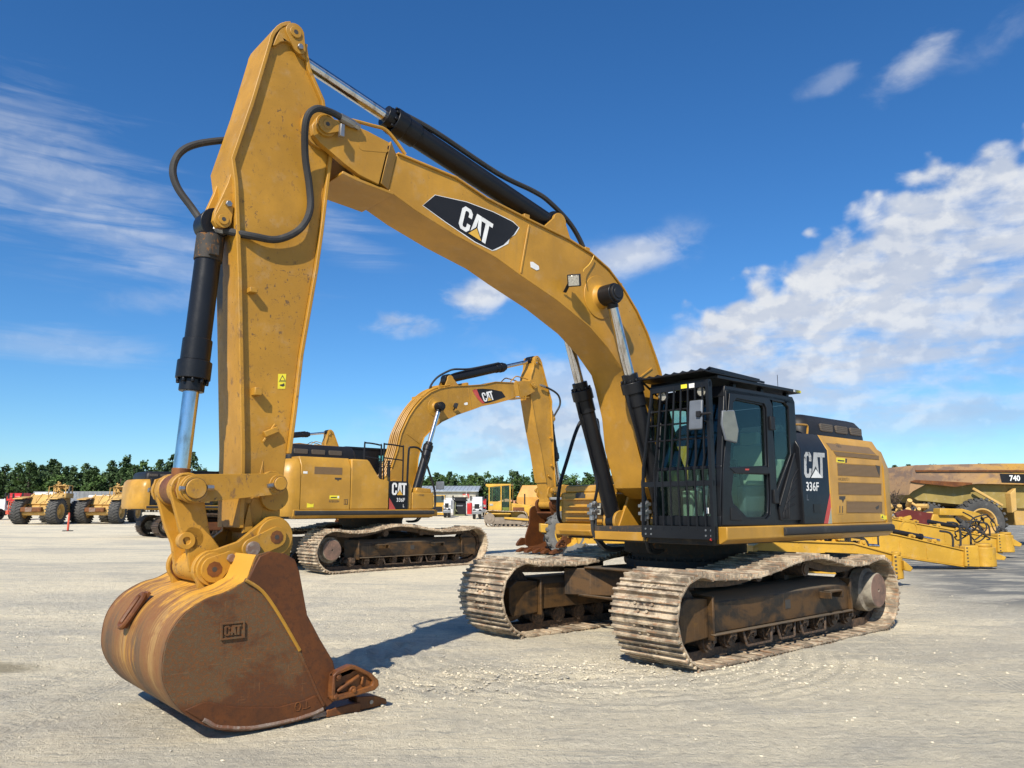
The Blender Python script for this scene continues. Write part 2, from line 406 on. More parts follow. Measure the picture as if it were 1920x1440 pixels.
RUSTD = rust('bare_brown_rust', (.078, .027, .0085), (.115, .037, .009), (.055, .022, .010), rough=.58)
RUSTC = rust('cast_rust', (.20, .072, .017), (.105, .036, .012), (.085, .038, .017), rough=.50)
RUSTG = rust('lip_steel', (.20, .15, .12), (.17, .075, .04), (.30, .26, .22), rough=.6)
def ym(n, P, col, yellow):
    X, Y, Z = n.sep(P)
    wob = n.math('MULTIPLY', n.math('SUBTRACT', n.noise(n.mapv(P, (1, .3, 1)), 1.3, 3, .5), .5), .35)
    yy = n.math('ADD', Y, wob)
    soft = n.noise(n.comb(n.math('MULTIPLY', X, .6), n.math('MULTIPLY', Y, 16), n.math('MULTIPLY', Z, .6)), 1.8, 7, .66, .3)
    band = n.math('ADD', n.math('MULTIPLY', n.math('SINE', n.math('MULTIPLY', yy, 8.2)), .5), .5)
    f = n.math('ADD', n.math('MULTIPLY', n.math('MULTIPLY', band, n.step(Z, .95, .55, .25, 1.)), .45), n.math('MULTIPLY', soft, .80))
    col = n.mix(n.step(f, .55, .95), (.21, .098, .030), (.080, .055, .034))
    col = n.mix(n.step(f, .50, .30), col, (.34, .20, .07))
    fl = n.noise(P, 7, 8, .72, .5)
    col = n.mix(n.math('MULTIPLY', n.step(fl, .48, .60), .65), col, (.19, .075, .026))
    hgt = n.math('ADD', n.math('SUBTRACT', Z, n.math('MULTIPLY', f, .30)), n.math('MULTIPLY', n.math('SUBTRACT', n.noise(n.mapv(P, (1.2, 4, 1.2)), 2.6, 8, .74, .4), .5), 1.1))
    yl = n.step(hgt, .74, .92)
    side = n.math('MULTIPLY', n.step(n.math('ADD', n.math('MULTIPLY', n.noise(n.mapv(P, (.7, 8, .7)), 1.8, 7, .74), 1.0), n.math('MULTIPLY', n.step(n.math('ABSOLUTE', n.math('ADD', Y, .10)), .34, .0), .10)), .60, .67), n.step(Z, .15, .55))
    return n.mix(n.math('MAXIMUM', yl, n.math('MULTIPLY', side, .45)), col, yellow)
BKTW = rust('bucket_wrapper_worn', (.17, .10, .055), (.20, .095, .04), (.26, .19, .12), rough=.6, yellow=(.55, .28, .035), ymask=ym)
# undercarriage beams: black paint under oily mud, rubbed through to yellow-brown
m, n, b, P = mat('oily_frame', .6, spec=.4)
v = n.noise(n.mapv(P, (1.2, 1.2, 2.2)), 1.5, 7, .62, .3); w = n.noise(n.mapv(P, (26, 26, 1.5)), 1.5, 5, .7); q = n.noise(P, 30, 5, .7)
col = n.mix(n.step(v, .40, .58), (.016, .012, .008), (.085, .043, .013))
col = n.mix(n.math('MULTIPLY', n.step(w, .54, .70), .5), col, (.13, .08, .042))
col = n.mix(n.math('MULTIPLY', n.step(v, .62, .74), .6), col, (.20, .10, .014))
col = n.mix(n.math('MULTIPLY', n.step(q, .55, .7), .4), col, (.02, .016, .013))
up = n.sep(n.new('ShaderNodeNewGeometry').outputs['Normal'])[2]
col = n.mix(n.math('MULTIPLY', n.step(up, .35, .9), .75), col, (.13, .105, .075))
n.put(b.inputs['Base Color'], col); n.put(b.inputs['Normal'], n.bump(q, .3, .004)); OILY = m
# track shoes: dusty rubbed steel, rust and dried mud
m, n, b, P = mat('track_steel', .72, spec=.35)
v = n.noise(n.mapv(P, (1, 1, 1)), 4.5, 8, .70, .3); w = n.noise(n.mapv(P, (7, .9, 7)), 5, 6, .72); q = n.noise(P, 45, 5, .7)
col = n.mix(n.step(v, .40, .58), (.52, .425, .30), (.20, .16, .115))
col = n.mix(n.math('MULTIPLY', n.step(w, .52, .62), .8), col, (.33, .175, .09))
col = n.mix(n.math('MULTIPLY', n.step(q, .58, .68), .55), col, (.13, .11, .09))
col = n.mix(n.math('MULTIPLY', n.step(w, .66, .74), .6), col, (.56, .54, .50))
n.put(b.inputs['Base Color'], col); n.put(b.inputs['Normal'], n.bump(n.math('ADD', q, v), .5, .006)); SHOE = m
m, n, b, P = mat('track_link_steel', .6, spec=.4)
q = n.noise(P, 30, 5, .7); n.put(b.inputs['Base Color'], n.mix(n.step(q, .4, .65), (.045, .035, .028), (.14, .085, .05))); n.put(b.inputs['Normal'], n.bump(q, .3, .004)); LINK = m
# louvre screens
def screen(name, a, bb, pitch=60):
    m, n, b, P = mat(name, .6, spec=.3)
    X, Y, Z = n.sep(P)
    wv = n.math('SINE', n.math('MULTIPLY', Z, 2 * math.pi * pitch)); v = n.noise(P, 6, 5, .6)
    col = n.mix(n.step(wv, -.4, .6), a, bb); col = n.mix(n.step(v, .45, .75, 0., .5), col, tuple(x * .7 for x in bb))
    n.put(b.inputs['Base Color'], col); n.put(b.inputs['Normal'], n.bump(wv, .4, .003)); return m
LOUV = screen('louvre_screen', (.155, .095, .045), (.23, .15, .08))
HOODM = screen('hood_screen', (.075, .062, .05), (.115, .095, .075), 40)
# glass
m = bpy.data.materials.new('cab_glass'); m.use_nodes = True; n = NT(m.node_tree); n.n.clear()
o_ = n.new('ShaderNodeOutputMaterial'); tr = n.new('ShaderNodeBsdfTransparent'); gl = n.new('ShaderNodeBsdfGlossy'); mx = n.new('ShaderNodeMixShader'); fr = n.new('ShaderNodeLayerWeight')
tr.inputs[0].default_value = (.72, .85, .81, 1); gl.inputs['Roughness'].default_value = .03; gl.inputs[0].default_value = (.9, 1, 1, 1); fr.inputs[0].default_value = .5
n.l.new(n.math('ADD', n.math('MULTIPLY', n.math('POWER', fr.outputs[1], 4.0), .5), .028), mx.inputs[0]); n.l.new(tr.outputs[0], mx.inputs[1]); n.l.new(gl.outputs[0], mx.inputs[2]); n.l.new(mx.outputs[0], o_.inputs[0]); GLASS = m
m, n, b, P = mat('dark_glass', .06, 0, .9); b.inputs['Base Color'].default_value = (.03, .045, .05, 1); DGLASS = m
m, n, b, P = mat('lamp_lens', .15, 0, .8); v = n.voro(P, 60); n.put(b.inputs['Base Color'], n.mix(v, (.42, .41, .36), (.24, .23, .20))); n.put(b.inputs['Normal'], n.bump(v, .5, .004)); LENS = m
# ---------------------------------------------------------------- lettering
def glyphs(txt, offset=.0):
    """2-D faces of a word, width and height normalised to 1 (returns verts, faces, aspect)"""
    cu = bpy.data.curves.new('word', 'FONT'); cu.body = txt; cu.offset = offset; cu.resolution_u = 3
    ob = bpy.data.objects.new('word', cu); COL.objects.link(ob)
    me = ob.to_mesh(); vs = [(v.co.x, v.co.y) for v in me.vertices]; fs = [tuple(p.vertices) for p in me.polygons]
    ob.to_mesh_clear(); bpy.data.objects.remove(ob); bpy.data.curves.remove(cu)
    x0 = min(v[0] for v in vs); x1 = max(v[0] for v in vs); y0 = min(v[1] for v in vs); y1 = max(v[1] for v in vs)
    return [((x - x0) / (x1 - x0), (y - y0) / (y1 - y0)) for x, y in vs], fs, (x1 - x0) / (y1 - y0)
def put2d(mb, vs, fs, O, X, Y, lift, mi, box=(0, 0, 1, 1)):
    O, X, Y = Vector(O), Vector(X), Vector(Y); N = X.cross(Y).normalized() * lift
    mb.add([O + X * (box[0] + x * box[2]) + Y * (box[1] + y * box[3]) + N for x, y in vs], fs, mi)
def poly2d(mb, pts, O, X, Y, lift, mi, holes=()):
    rings = [pts] + list(holes); flat_ = [p for r in rings for p in r]
    tr = tessellate_polygon([[Vector((p[0], p[1], 0)) for p in r] for r in rings])
    put2d(mb, flat_, [tuple(q) for q in tr], O, X, Y, lift, mi)
GC = [(0, .16), (.14, 0), (.46, 0), (.60, .14), (.60, .36), (.41, .36), (.41, .21), (.36, .15), (.25, .15), (.20, .20), (.20, .80), (.25, .85), (.36, .85), (.41, .79), (.41, .64), (.60, .64), (.60, .86), (.46, 1), (.14, 1), (0, .84)]
GA = [(.64, .02), (.80, 1), (1.08, 1), (1.26, .02), (1.05, .02), (1.02, .22), (.87, .22), (.84, .02)]
GT = [(1.10, 1), (1.75, 1), (1.75, .82), (1.56, .82), (1.56, 0), (1.35, 0), (1.35, .82), (1.10, .82)]
def emblem(mb, O, X, Y, lift, mw, md, mt, tri=1.0):
    """the maker's three letters with the triangle, in the parallelogram O, X, Y"""
    k = 1 / 1.75
    for g, h in ((GC, ()), (GA, ([(.90, .42), (.945, .80), (.99, .42)],)), (GT, ())):
        poly2d(mb, [(x * k, y) for x, y in g], O, X, Y, lift, mw, [[(x * k, y) for x, y in q] for q in h])
    poly2d(mb, [(.50 * k, -.03), (.945 * k, .48), (1.39 * k, -.03)], O, X, Y, lift + .0015, md)
    poly2d(mb, [(.58 * k, .0), (.945 * k, .40 * tri), (1.31 * k, .0)], O, X, Y, lift + .003, mt)

# ---------------------------------------------------------------- excavator
M1 = Frame(2.314, 10.576, 221)
def T(pts, y): return M1.xz(pts, y)
def rot2(c, a, to=None):
    to = to or c; ca, sa = math.cos(a), math.sin(a)
    def f(p): x, z = p.x - c[0], p.z - c[1]; return Vector((to[0] + ca * x - sa * z, p.y, to[1] + sa * x + ca * z))
    return f
def ap(f, p):
    q = f(Vector((p[0], 0, p[1]))); return (q.x, q.z)
def seg(a0, b0, a1, b1): return rot2(a0, math.atan2(b1[1] - a1[1], b1[0] - a1[0]) - math.atan2(b0[1] - a0[1], b0[0] - a0[0]), a1)
def circ(c, r, n=16, a0=0, a1=360):
    return [(c[0] + r * math.cos(R(a0 + (a1 - a0) * i / n)), c[1] + r * math.sin(R(a0 + (a1 - a0) * i / n))) for i in range(n + (a1 - a0 < 360))]
def strap(a, ra, b, rb, n=10):
    """outline of a bar with round ends about two points"""
    d = math.degrees(math.atan2(b[1] - a[1], b[0] - a[0]))
    return circ(a, ra, n, d + 90, d + 270) + circ(b, rb, n, d - 90, d + 90)

FOOT = (.50, 1.95); NOSE = (5.62, 5.06); CYLP = (1.87, 4.13); STOP = (5.91, 5.86); BPIN = (5.93, 1.36)
SCB = (2.45, 4.98); BCT = (6.47, 3.98); KB1 = (6.13, 1.275); KB2 = (6.30, 1.21); IDL = (5.93, 1.79); JNT = (6.60, 1.74); KPIN = (6.42, 1.13); CFOOT = (.93, 1.42)
BOOM_TOP = [(746, 289), (855, 334), (913, 373), (994, 414), (1066, 449), (1108, 475.6), (1141, 505), (1169, 542), (1194, 584), (1213, 625), (1230, 673), (1238, 698), (1250, 760)]
BOOM_LOW = [(730, 355), (780, 392), (852, 437), (930, 480), (974, 512), (1044, 560), (1105, 610), (1141, 650.6), (1169, 692), (1177, 720), (1190, 778), (1196, 840)]

TRACK = [(2.05, .93), (1.90, .89), (1.5, .87), (1.04, .86), (.6, .91), (.2, .98), (-.2, 1.01), (-.50, 1.0), (-.85, .93), (-1.18, .88), (-1.6, .88), (-1.94, .93),
         (-2.2, .90), (-2.38, .72), (-2.46, .50), (-2.40, .26), (-2.24, .09), (-2.03, .012), (-1.5, .012), (-.8, .012), (0, .012), (.8, .012), (1.5, .012), (2.0, .012), (2.22, .08), (2.38, .24), (2.47, .47), (2.43, .70), (2.28, .86)]
def resample(pts, n):
    P = [Vector((p[0], 0, p[1])) for p in catmull([(a, b, 0) for a, b in pts], 8, True)] if False else [Vector((p.x, p.y)) for p in catmull([(a, b, 0) for a, b in pts], 8, True)]
    L = [0]
    for i in range(len(P)): L.append(L[-1] + (P[(i + 1) % len(P)] - P[i]).length)
    out = []; j = 0
    for k in range(n):
        d = L[-1] * k / n
        while L[j + 1] < d: j += 1
        u = (d - L[j]) / (L[j + 1] - L[j]); out.append(P[j].lerp(P[(j + 1) % len(P)], u))
    return out

def build_tracks(root, detail=2, shoe=SHOE, frame=OILY, clean=False):
    for sgn in (1, -1):
        yc = 1.295 * sgn; hw = .425
        N = 50; P = resample(TRACK, N)
        mb = MB(); ln = MB()
        for i in range(N):
            a, b_ = P[i], P[(i + 1) % N]; d = (b_ - a); L = d.length; d.normalize(); nrm = Vector((d.y, -d.x)); nrm = -nrm if False else nrm
            # outward side: loop runs front-top -> rear -> bottom -> front (counter-clockwise from the +y side is inward)
            c = (a + b_) / 2; cen = Vector((max(-2, min(2, c.x)), .48)); outw = nrm if (c - cen).dot(nrm) > 0 else -nrm
            D3 = Vector((d.x, 0, d.y)); O3 = Vector((outw.x, 0, outw.y)); Y3 = Vector((0, 1, 0)); c3 = Vector((c.x, yc, c.y))
            jy = random.uniform(-.004, .004)
            mb.obox(c3 - O3 * .012 + Y3 * jy, (D3, Y3, O3), (L * .465, hw, .010))
            if detail > 0:
                for k, hh in ((-.40, .032), (-.06, .024), (.28, .024)):
                    mb.obox(c3 + D3 * (L * k) + O3 * (hh * .5 - .006) + Y3 * jy, (D3, Y3, O3), (.013, hw - .004, hh))
            if detail > 1:
                # lapped front lip, bolts, clean-out holes
                mb.obox(c3 + D3 * (L * .47) + Y3 * jy - O3 * .024, (D3, Y3, O3), (.018, hw * .99, .008))
                for yy in (-.11, -.055, .055, .11):
                    q = c3 + Y3 * yy + D3 * (L * (.11 if abs(yy) > .08 else -.22)); mb.cyl(q - O3 * .004, q + O3 * .022, .017, n=6)
                for yy in (-.035, .04):
                    mb.obox(c3 + Y3 * yy + D3 * (L * .10) - O3 * .0005, (D3, Y3, O3), (L * .055, .024, .0022), 1)
            # chain links inside
            for yy in (-.10, .10):
                ln.obox(c3 + Y3 * yy - O3 * .072, (D3, Y3, O3), (L * .52, .022, .045))
            if detail > 0: ln.cyl(a_ := Vector((a.x, yc - .12, a.y)) - O3 * .072, a_ + Vector((0, .24, 0)), .032, n=8)
        tr = mb.build('track', [shoe, LINK], root, bevel=.003 if detail > 1 else 0, seg=1); ln.build('track_chain', LINK, tr)
        # side frame
        so = sgn; o = 1.295 * sgn
        def Y(a): return o + a * sgn
        fr = MB()
        y0, y1 = Y(-.26), Y(.27)
        fr.prism([(y0, .31), (y1, .31), (y1, .62), (Y(.15), .70), (Y(-.15), .70), (y0, .62)], -1.30, 1.70, 'x')
        fr.box(-1.30, 1.72, min(Y(.27), Y(.33)), max(Y(.27), Y(.33)), .29, .312)
        fr.box(1.68, 1.715, min(Y(-.3), Y(.31)), max(Y(-.3), Y(.31)), .24, .69)
        fr.box(-1.34, -1.30, min(Y(-.3), Y(.31)), max(Y(-.3), Y(.31)), .26, .70)
        sf = fr.build('track_frame', frame, root, bevel=.012)
        q = MB(); q.prism([(1.72, .27), (2.16, .25), (2.20, .34), (2.20, .60), (2.08, .68), (1.72, .66)], Y(-.25), Y(.25), 'y')
        q.build('idler_guard', frame, sf, bevel=.012)
        w = MB(); w.lathe((2.02, o, .5), (0, 1, 0), [(-.11, .05), (-.11, .30), (-.05, .30), (-.05, .34), (.05, .34), (.05, .30), (.11, .30), (.11, .05)], 32); w.build('idler', LINK, sf)
        # carrier rollers, with brackets
        for x in (.55, -.50):
            w = MB(); w.cyl((x, Y(-.12), .84), (x, Y(.14), .84), .085, n=18); w.cyl((x, Y(.14), .84), (x, Y(.155), .84), .06, n=14)
            w.box(x - .05, x + .05, min(Y(-.28), Y(-.12)), max(Y(-.28), Y(-.12)), .66, .88); w.build('carrier_roller', LINK, sf)
        for k in range(9):
            x = 1.62 - k * (3.05 / 8)
            w = MB(); w.cyl((x, Y(-.16), .205), (x, Y(.20), .205), .075, n=16); w.cyl((x, Y(.11), .205), (x, Y(.17), .205), .105, n=16)
            w.cyl((x, Y(-.15), .205), (x, Y(-.09), .205), .105, n=16); w.box(x - .06, x + .06, min(Y(.16), Y(.23)), max(Y(.16), Y(.23)), .20, .30); w.cyl((x, Y(.23), .215), (x, Y(.245), .215), .022, n=8)
            w.build('bottom_roller', LINK, sf)
        for xa, xb in ((1.10, .62), (.42, .12), (-.08, -.60), ):
            w = MB()
            w.beam((xa + .05, Y(.28), .30), (xa, Y(.30), .13), .018, .03, (1, 0, 0)); w.beam((xb - .05, Y(.28), .30), (xb, Y(.30), .13), .018, .03, (1, 0, 0)); w.beam((xa, Y(.30), .13), (xb, Y(.30), .13), .02, .022)
            w.build('roller_guard', LINK, sf, bevel=.004)
        # step bracket
        for xs in ((-.72,) if sgn > 0 else (-.72, .9)):
            w = MB(); w.beam((xs - .15, Y(.37), .585), (xs + .15, Y(.37), .585), .10, .02); w.box(xs - .16, xs - .13, min(Y(.27), Y(.42)), max(Y(.27), Y(.42)), .50, .58); w.box(xs + .13, xs + .16, min(Y(.27), Y(.42)), max(Y(.27), Y(.42)), .50, .58)
            w.build('step', frame, sf, bevel=.004)
        w = MB(); w.prism([(.13, .44), (.24, .44), (.24, .54), (.13, .54)], Y(.271), Y(.276), 'y'); w.build('frame_hole', LETD, sf)
        # final drive and sprocket
        w = MB()
        c = (-2.02, o, .50)
        w.lathe(c, (0, sgn, 0), [(-.20, .02), (-.20, .20), (.04, .20), (.06, .285), (.20, .285), (.22, .235), (.335, .225), (.345, .215), (.345, .02)], 36)
        w.build('final_drive', paint_fd, root, bevel=.004)
        w = MB(); pr = []
        for k in range(42): pr.append(.40 if k % 2 else .345)
        w.prism([(c[0] + pr[k] * math.cos(R(k * 360 / 42)), c[2] + pr[k] * math.sin(R(k * 360 / 42))) for k in range(42)], Y(-.03), Y(.03), 'y'); w.build('sprocket', LINK, root)
    # centre frame
    cb = MB()
    cb.prism([(1.05, -.75), (1.25, -1.04), (.75, -1.04), (.35, -.95), (-.35, -.95), (-.75, -1.04), (-1.25, -1.04), (-1.05, -.75), (-.8, -.3), (-.8, .3), (-1.05, .75), (-1.25, 1.04), (-.75, 1.04), (-.35, .95), (.35, .95), (.75, 1.04), (1.25, 1.04), (1.05, .75), (.8, .3), (.8, -.3)], .46, .80, 'z')
    cb.prism([(1.12, -.80), (1.12, .80), (-1.12, .80), (-1.12, -.80)], .80, .825, 'z')
    cb.box(1.08, 1.14, -.9, .9, .44, .47)
    cb.build('centre_frame', frame, root, bevel=.01)
    sw = MB(); sw.lathe((0, 0, 0), (0, 0, 1), [(.826, .35), (.826, .78), (.93, .78), (.93, .70), (1.02, .70), (1.02, .80), (1.17, .80), (1.17, .35)], 48)
    for k in range(40): a = k * math.pi / 20; sw.cyl((.745 * math.cos(a), .745 * math.sin(a), .93), (.745 * math.cos(a), .745 * math.sin(a), .965), .018, n=6)
    sw.build('swing_ring', BLKD, root)
m_, n_, b_, P_ = mat('final_drive_dust', .8); v_ = n_.noise(P_, 7, 7, .7)
Xf, Yf, Zf = n_.sep(P_); e_ = n_.step(n_.math('ABSOLUTE', Yf), 1.635, 1.638)
n_.put(b_.inputs['Base Color'], n_.mix(e_, n_.mix(n_.step(v_, .35, .65), (.30, .27, .21), (.15, .125, .10)), n_.mix(n_.step(v_, .4, .6), (.21, .125, .09), (.13, .085, .065)))); paint_fd = m_

def cylinder(root, p0, p1, y, r, rr, frac, blk=BLK, name='hydraulic_cylinder', head=1.28, eye=1.25, rodname='piston_rod', port=1, bosses=None, head_len=.30, eyemat=None):
    """barrel from p0 towards p1 (2-D points), rod to p1"""
    a = Vector((p0[0], y, p0[1])); b = Vector((p1[0], y, p1[1])); d = (b - a); L = d.length; d.normalize(); h = a + d * (L * frac)
    mb = MB(); mb.cyl(a + d * r * .8, h, r, n=28)
    mb.cyl(h - d * head_len, h - d * (head_len * .45), r * 1.12, n=28); mb.cyl(h - d * (head_len * .45), h, r * head, n=28); mb.cyl(h, h + d * .10, r * .95, n=24)
    mb.cyl(a + Vector((0, -r * .9, 0)), a + Vector((0, r * .9, 0)), r * eye, n=24); mb.cyl(a + d * r * .5, a + d * (r * 2), r * .9, n=20)
    up = Vector((0, 0, 1)) - d * d.z; up.normalize(); sd = d.cross(up)
    for k in range(10):
        an = k * math.pi / 5; e = up * math.cos(an) + sd * math.sin(an); q = h + e * r * head * .86; mb.cyl(q, q + d * .035, .016, n=6)
    c = mb.build(name, blk, root, bevel=.006)
    mb = MB(); mb.cyl(h + d * .09, b - d * r * .6, rr, n=28); c2 = mb.build(rodname, CHR, c)
    mb = MB(); e = r * eye * .95; w = bosses or r * .9
    mb.cyl(b + Vector((0, -w, 0)), b + Vector((0, w, 0)), e, n=24); mb.cyl(b - d * e * 1.35, b - d * e * .3, rr * 1.12, n=20); mb.build('rod_eye', eyemat or blk, c, bevel=.006)
    return c, a, b, d, h

def boss(mb, c, y0, y1, r, n=24, mi=0): mb.cyl((c[0], y0, c[1]), (c[0], y1, c[1]), r, n=n, mi=mi)

def excavator(root, pose=None, hero=False, guard=False, meshside=False):
    I = lambda p: p
    if pose:
        fb = rot2(FOOT, R(pose[0])); nose1 = ap(fb, NOSE); fs = rot2(NOSE, R(pose[1]), nose1); bp1 = ap(fs, BPIN); fk = rot2(BPIN, R(pose[2]), bp1)
    else: fb = fs = fk = I
    # ---- joint positions
    idl = ap(fs, IDL) if pose else IDL; kp = ap(fk, KPIN) if pose else KPIN
    if pose:
        r1 = math.dist(IDL, JNT); r2 = math.dist(KPIN, JNT); dd = math.dist(idl, kp)
        aa = (r1 * r1 - r2 * r2 + dd * dd) / (2 * dd); hh = math.sqrt(max(0, r1 * r1 - aa * aa)); ex, ez = (kp[0] - idl[0]) / dd, (kp[1] - idl[1]) / dd
        side = 1 if ((KPIN[0] - IDL[0]) * (JNT[1] - IDL[1]) - (KPIN[1] - IDL[1]) * (JNT[0] - IDL[0])) > 0 else -1
        jn = (idl[0] + ex * aa - ez * hh * side, idl[1] + ez * aa + ex * hh * side)
        fi = seg(IDL, JNT, idl, jn); fl = seg(KPIN, JNT, kp, jn)
    else: jn = JNT; fi = fl = I
    q2 = lambda f, p: ap(f, p) if pose else p
    # ---- boom
    top = T(BOOM_TOP, .26) + [(.45, 2.45), (.26, 2.10)]
    low = T(BOOM_LOW, .26) + [(1.05, 1.85), (.75, 1.72)]
    body = top + circ(FOOT, .23, 8, 150, 290) + low[::-1]
    mb = MB(fb); mb.prism(body, -.245, .245)
    mb.ribbon(top[:-1], .022, -.268, .268, side=1 if False else -1); mb.ribbon(low, .022, -.268, .268, side=1)
    # nose: wider fork plates with a bevel down to the box
    nose = T([(595, 219), (612, 221), (647, 228), (689, 246), (729, 267), (710, 346), (675, 329), (647, 308), (599, 267), (587, 252), (585, 235)], .31)
    for s_ in (1, -1):
        y0, y1 = (.255, .315) if s_ > 0 else (-.315, -.255)
        mb.prism(nose, y0, y1)
    nb = T([(729, 267), (746, 289), (730.6, 355), (710, 346)], .27); na = T([(729, 267), (746, 289), (730.6, 355), (710, 346)], .27)
    for s_ in (1, -1):
        v = [(nb[0][0], .313 * s_, nb[0][1]), (nb[3][0], .313 * s_, nb[3][1]), (nb[1][0], .247 * s_, nb[1][1]), (nb[2][0], .247 * s_, nb[2][1]), (nb[0][0], .20 * s_, nb[0][1]), (nb[3][0], .20 * s_, nb[3][1])]
        mb.add(v, [(0, 2, 3, 1), (0, 4, 2), (1, 3, 5), (4, 5, 3, 2), (0, 1, 5, 4)])
    mb.prism(T([(700, 258), (746, 289), (730.6, 355), (695, 338)], .27), -.25, .25)
    # nose bottom plate (seen from below, curved web between the fork plates)
    mb.ribbon(T([(640, 322), (668, 336), (710, 352), (735, 362)], .27), .03, -.30, .30, side=1)
    boss(mb, NOSE, .31, .345, .105); boss(mb, NOSE, -.345, -.31, .105)
    # stop bosses of the boom cylinders
    for s_ in (1, -1):
        mb.lathe((CYLP[0], .245 * s_, CYLP[1]), (0, s_, 0), [(0, .01), (0, .27), (.012, .27), (.014, .20), (.03, .15), (.09, .115), (.14, .11), (.14, .01)], 32)
        # welded strips
    for px_ in ([(993, 421), (977, 512)], [(1224, 690), (1185, 720)]):
        a, b_ = T(px_, .26); d = Vector((b_[0] - a[0], b_[1] - a[1])).normalized() * .012; nn = Vector((-d.y, d.x))
        for s_ in (1, -1):
            mb.prism([(a[0] - nn.x, a[1] - nn.y), (a[0] + nn.x, a[1] + nn.y), (b_[0] + nn.x, b_[1] + nn.y), (b_[0] - nn.x, b_[1] - nn.y)], *((.244, .256) if s_ > 0 else (-.256, -.244)))
    # stick cylinder bracket on top
    for y0 in (-.17, .13):
        mb.prism(strap(SCB, .105, (SCB[0] + .05, SCB[1] - .26), .30), y0, y0 + .04)
    boom = mb.build('boom', YEL, root, bevel=.008)
    # pressed recess near the nose, pin plates and small fittings
    for s_ in (1, -1):
        mb = MB(fb); a, b_ = T([(679, 274), (722, 281)], .31); mb.prism(strap(b_, .028, a, .045, 6), *((.3145, .3175) if s_ > 0 else (-.3175, -.3145))); mb.build('recess', YEL, boom)
        mb = MB(fb); pc = T([(629, 241)], .31)[0]; mb.prism(strap(NOSE, .085, pc, .05), *((.345, .365) if s_ > 0 else (-.365, -.345)))
        boss(mb, NOSE, *((.365, .372) if s_ > 0 else (-.372, -.365)), .045, 16); mb.build('pin_retainer', YEL, boom, bevel=.004)
    if hero:
        mb = MB(fb); a = T([(632, 246)], .3)[0]; mb.box(a[0] - .02, a[0] + .02, .365, .41, a[1] - .09, a[1] + .03); mb.build('nose_bracket', STEEL, boom, bevel=.003)
        mb = MB(fb); a = T([(632, 246)], .3)[0]; boss(mb, NOSE, .3725, .3745, .02, 12); mb.build('pin_hole', LETD, boom)
    # manufacturer's decal on both sides
    dec = [(793, 385), (816, 366), (874, 379), (925, 398), (961, 416), (972, 426), (963, 440), (944, 459), (923, 469), (891, 453), (836, 416)]
    for s_ in (1, -1):
        mb = MB(fb); yo = .2475 if s_ > 0 else -.2475
        dp = T(dec, .247)
        cx, cz = T([(885, 420)], .247)[0]
        if s_ > 0 and hero:
            torn = [(974, 427), (966, 440), (956, 446), (953, 457), (945, 461), (930, 469), (923, 470.5), (890, 454.5), (835, 417), (792, 385.5), (815.5, 365), (875, 378), (925.5, 397), (962, 415)]
            tp = T(torn, .247); mb.prism(tp, yo - .001, yo + .0005, mi=2)
        mb.prism(dp, *((yo, yo + .002) if s_ > 0 else (yo - .002, yo)), mi=0)
        c3 = lambda u, v: Vector((lambda h: (h[0], yo + .002 * s_, h[1]))(T([(u, v)], .247)[0]))
        if s_ > 0:
            O = c3(858, 425.5); X = c3(915.5, 461) - O; Y = c3(868, 384) - O
            emblem(mb, O, X, Y, .0012, 1, 0, 3)
        else:
            O = c3(915, 458); X = c3(858, 424) - O; Y = c3(930, 421) - O
            emblem(mb, O, X, Y, .0012, 1, 0, 3)
            rp = [(963, 440), (944, 459), (923, 469), (912, 463), (938, 440), (952, 411), (972, 426)]
            mb.prism(T(rp, .247), yo - .0035, yo - .002, mi=4)
        mb.build('maker_decal', [BLKM, LET, LET, LYEL, LRED], boom)
        mb = MB(fb); tg = T([(994, 491), (999, 491), (1010, 499), (1011, 505), (1006, 507), (995, 501)], .247)
        mb.prism(tg, *((yo, yo + .002) if s_ > 0 else (yo - .002, yo))); mb.build('small_tag', LET, boom)
        # work lamp on a bracket
        lp = T([(1072, 527)], .36)[0]; L0 = Vector((lp[0], .40 * s_, lp[1])); fw = Vector((.72, .52 * s_, -.34)).normalized(); sdv = Vector((-fw.y, fw.x, 0)).normalized(); upv = fw.cross(sdv) * -1
        mb = MB(fb); mb.obox(L0, (fw, sdv, upv), (.045, .075, .070)); mb.obox(L0 - fw * .05, (fw, sdv, upv), (.02, .055, .05)); mb.beam(L0 - upv * .07, (lp[0] + .02, .26 * s_, lp[1] - .12), .05, .012)
        lo = mb.build('boom_lamp', BLKM, boom, bevel=.012)
        mb = MB(fb); mb.obox(L0 + fw * .046, (fw, sdv, upv), (.002, .062, .058)); mb.build('lamp_lens', LENS, boom, bevel=.004)
    if hero:
        mb = MB(fb); w3 = [Vector((a[0], y, a[1])) for a, y in zip(T([(1084, 512), (1092, 506), (1103, 497), (1109, 488), (1112, 480)], .27), (.36, .30, .28, .28, .28))]
        mb.tube(w3, .006, 6); mb.build('lamp_wire', LYEL, boom)
    # ---- stick
    fe = [(512.5, 77), (479, 190), (442, 298), (448, 340), (454.5, 513), (458, 687), (461, 840), (460, 924), (458, 990)]
    re = [(571, 89), (578, 128), (604, 187), (619, 287), (602, 430), (592, 503), (564, 663), (551, 774), (541, 850), (530, 950)]
    F_ = T(fe, .25); E_ = T(re, .25)
    E_ = [(x - 0.0, z) for x, z in E_]
    topc = T([(513, 70), (527, 52), (541, 46), (556, 48), (567, 60), (572, 80)], .25)
    mb = MB(fs)
    core = F_ + circ(BPIN, .13, 8, 0, -180) + E_[::-1] + topc[::-1]
    core = topc + E_ + [(BPIN[0] - .10, BPIN[1] + .12)] + circ(BPIN, .115, 8, 170, 370) + F_[::-1]
    mb.prism(core, -.205, .205)
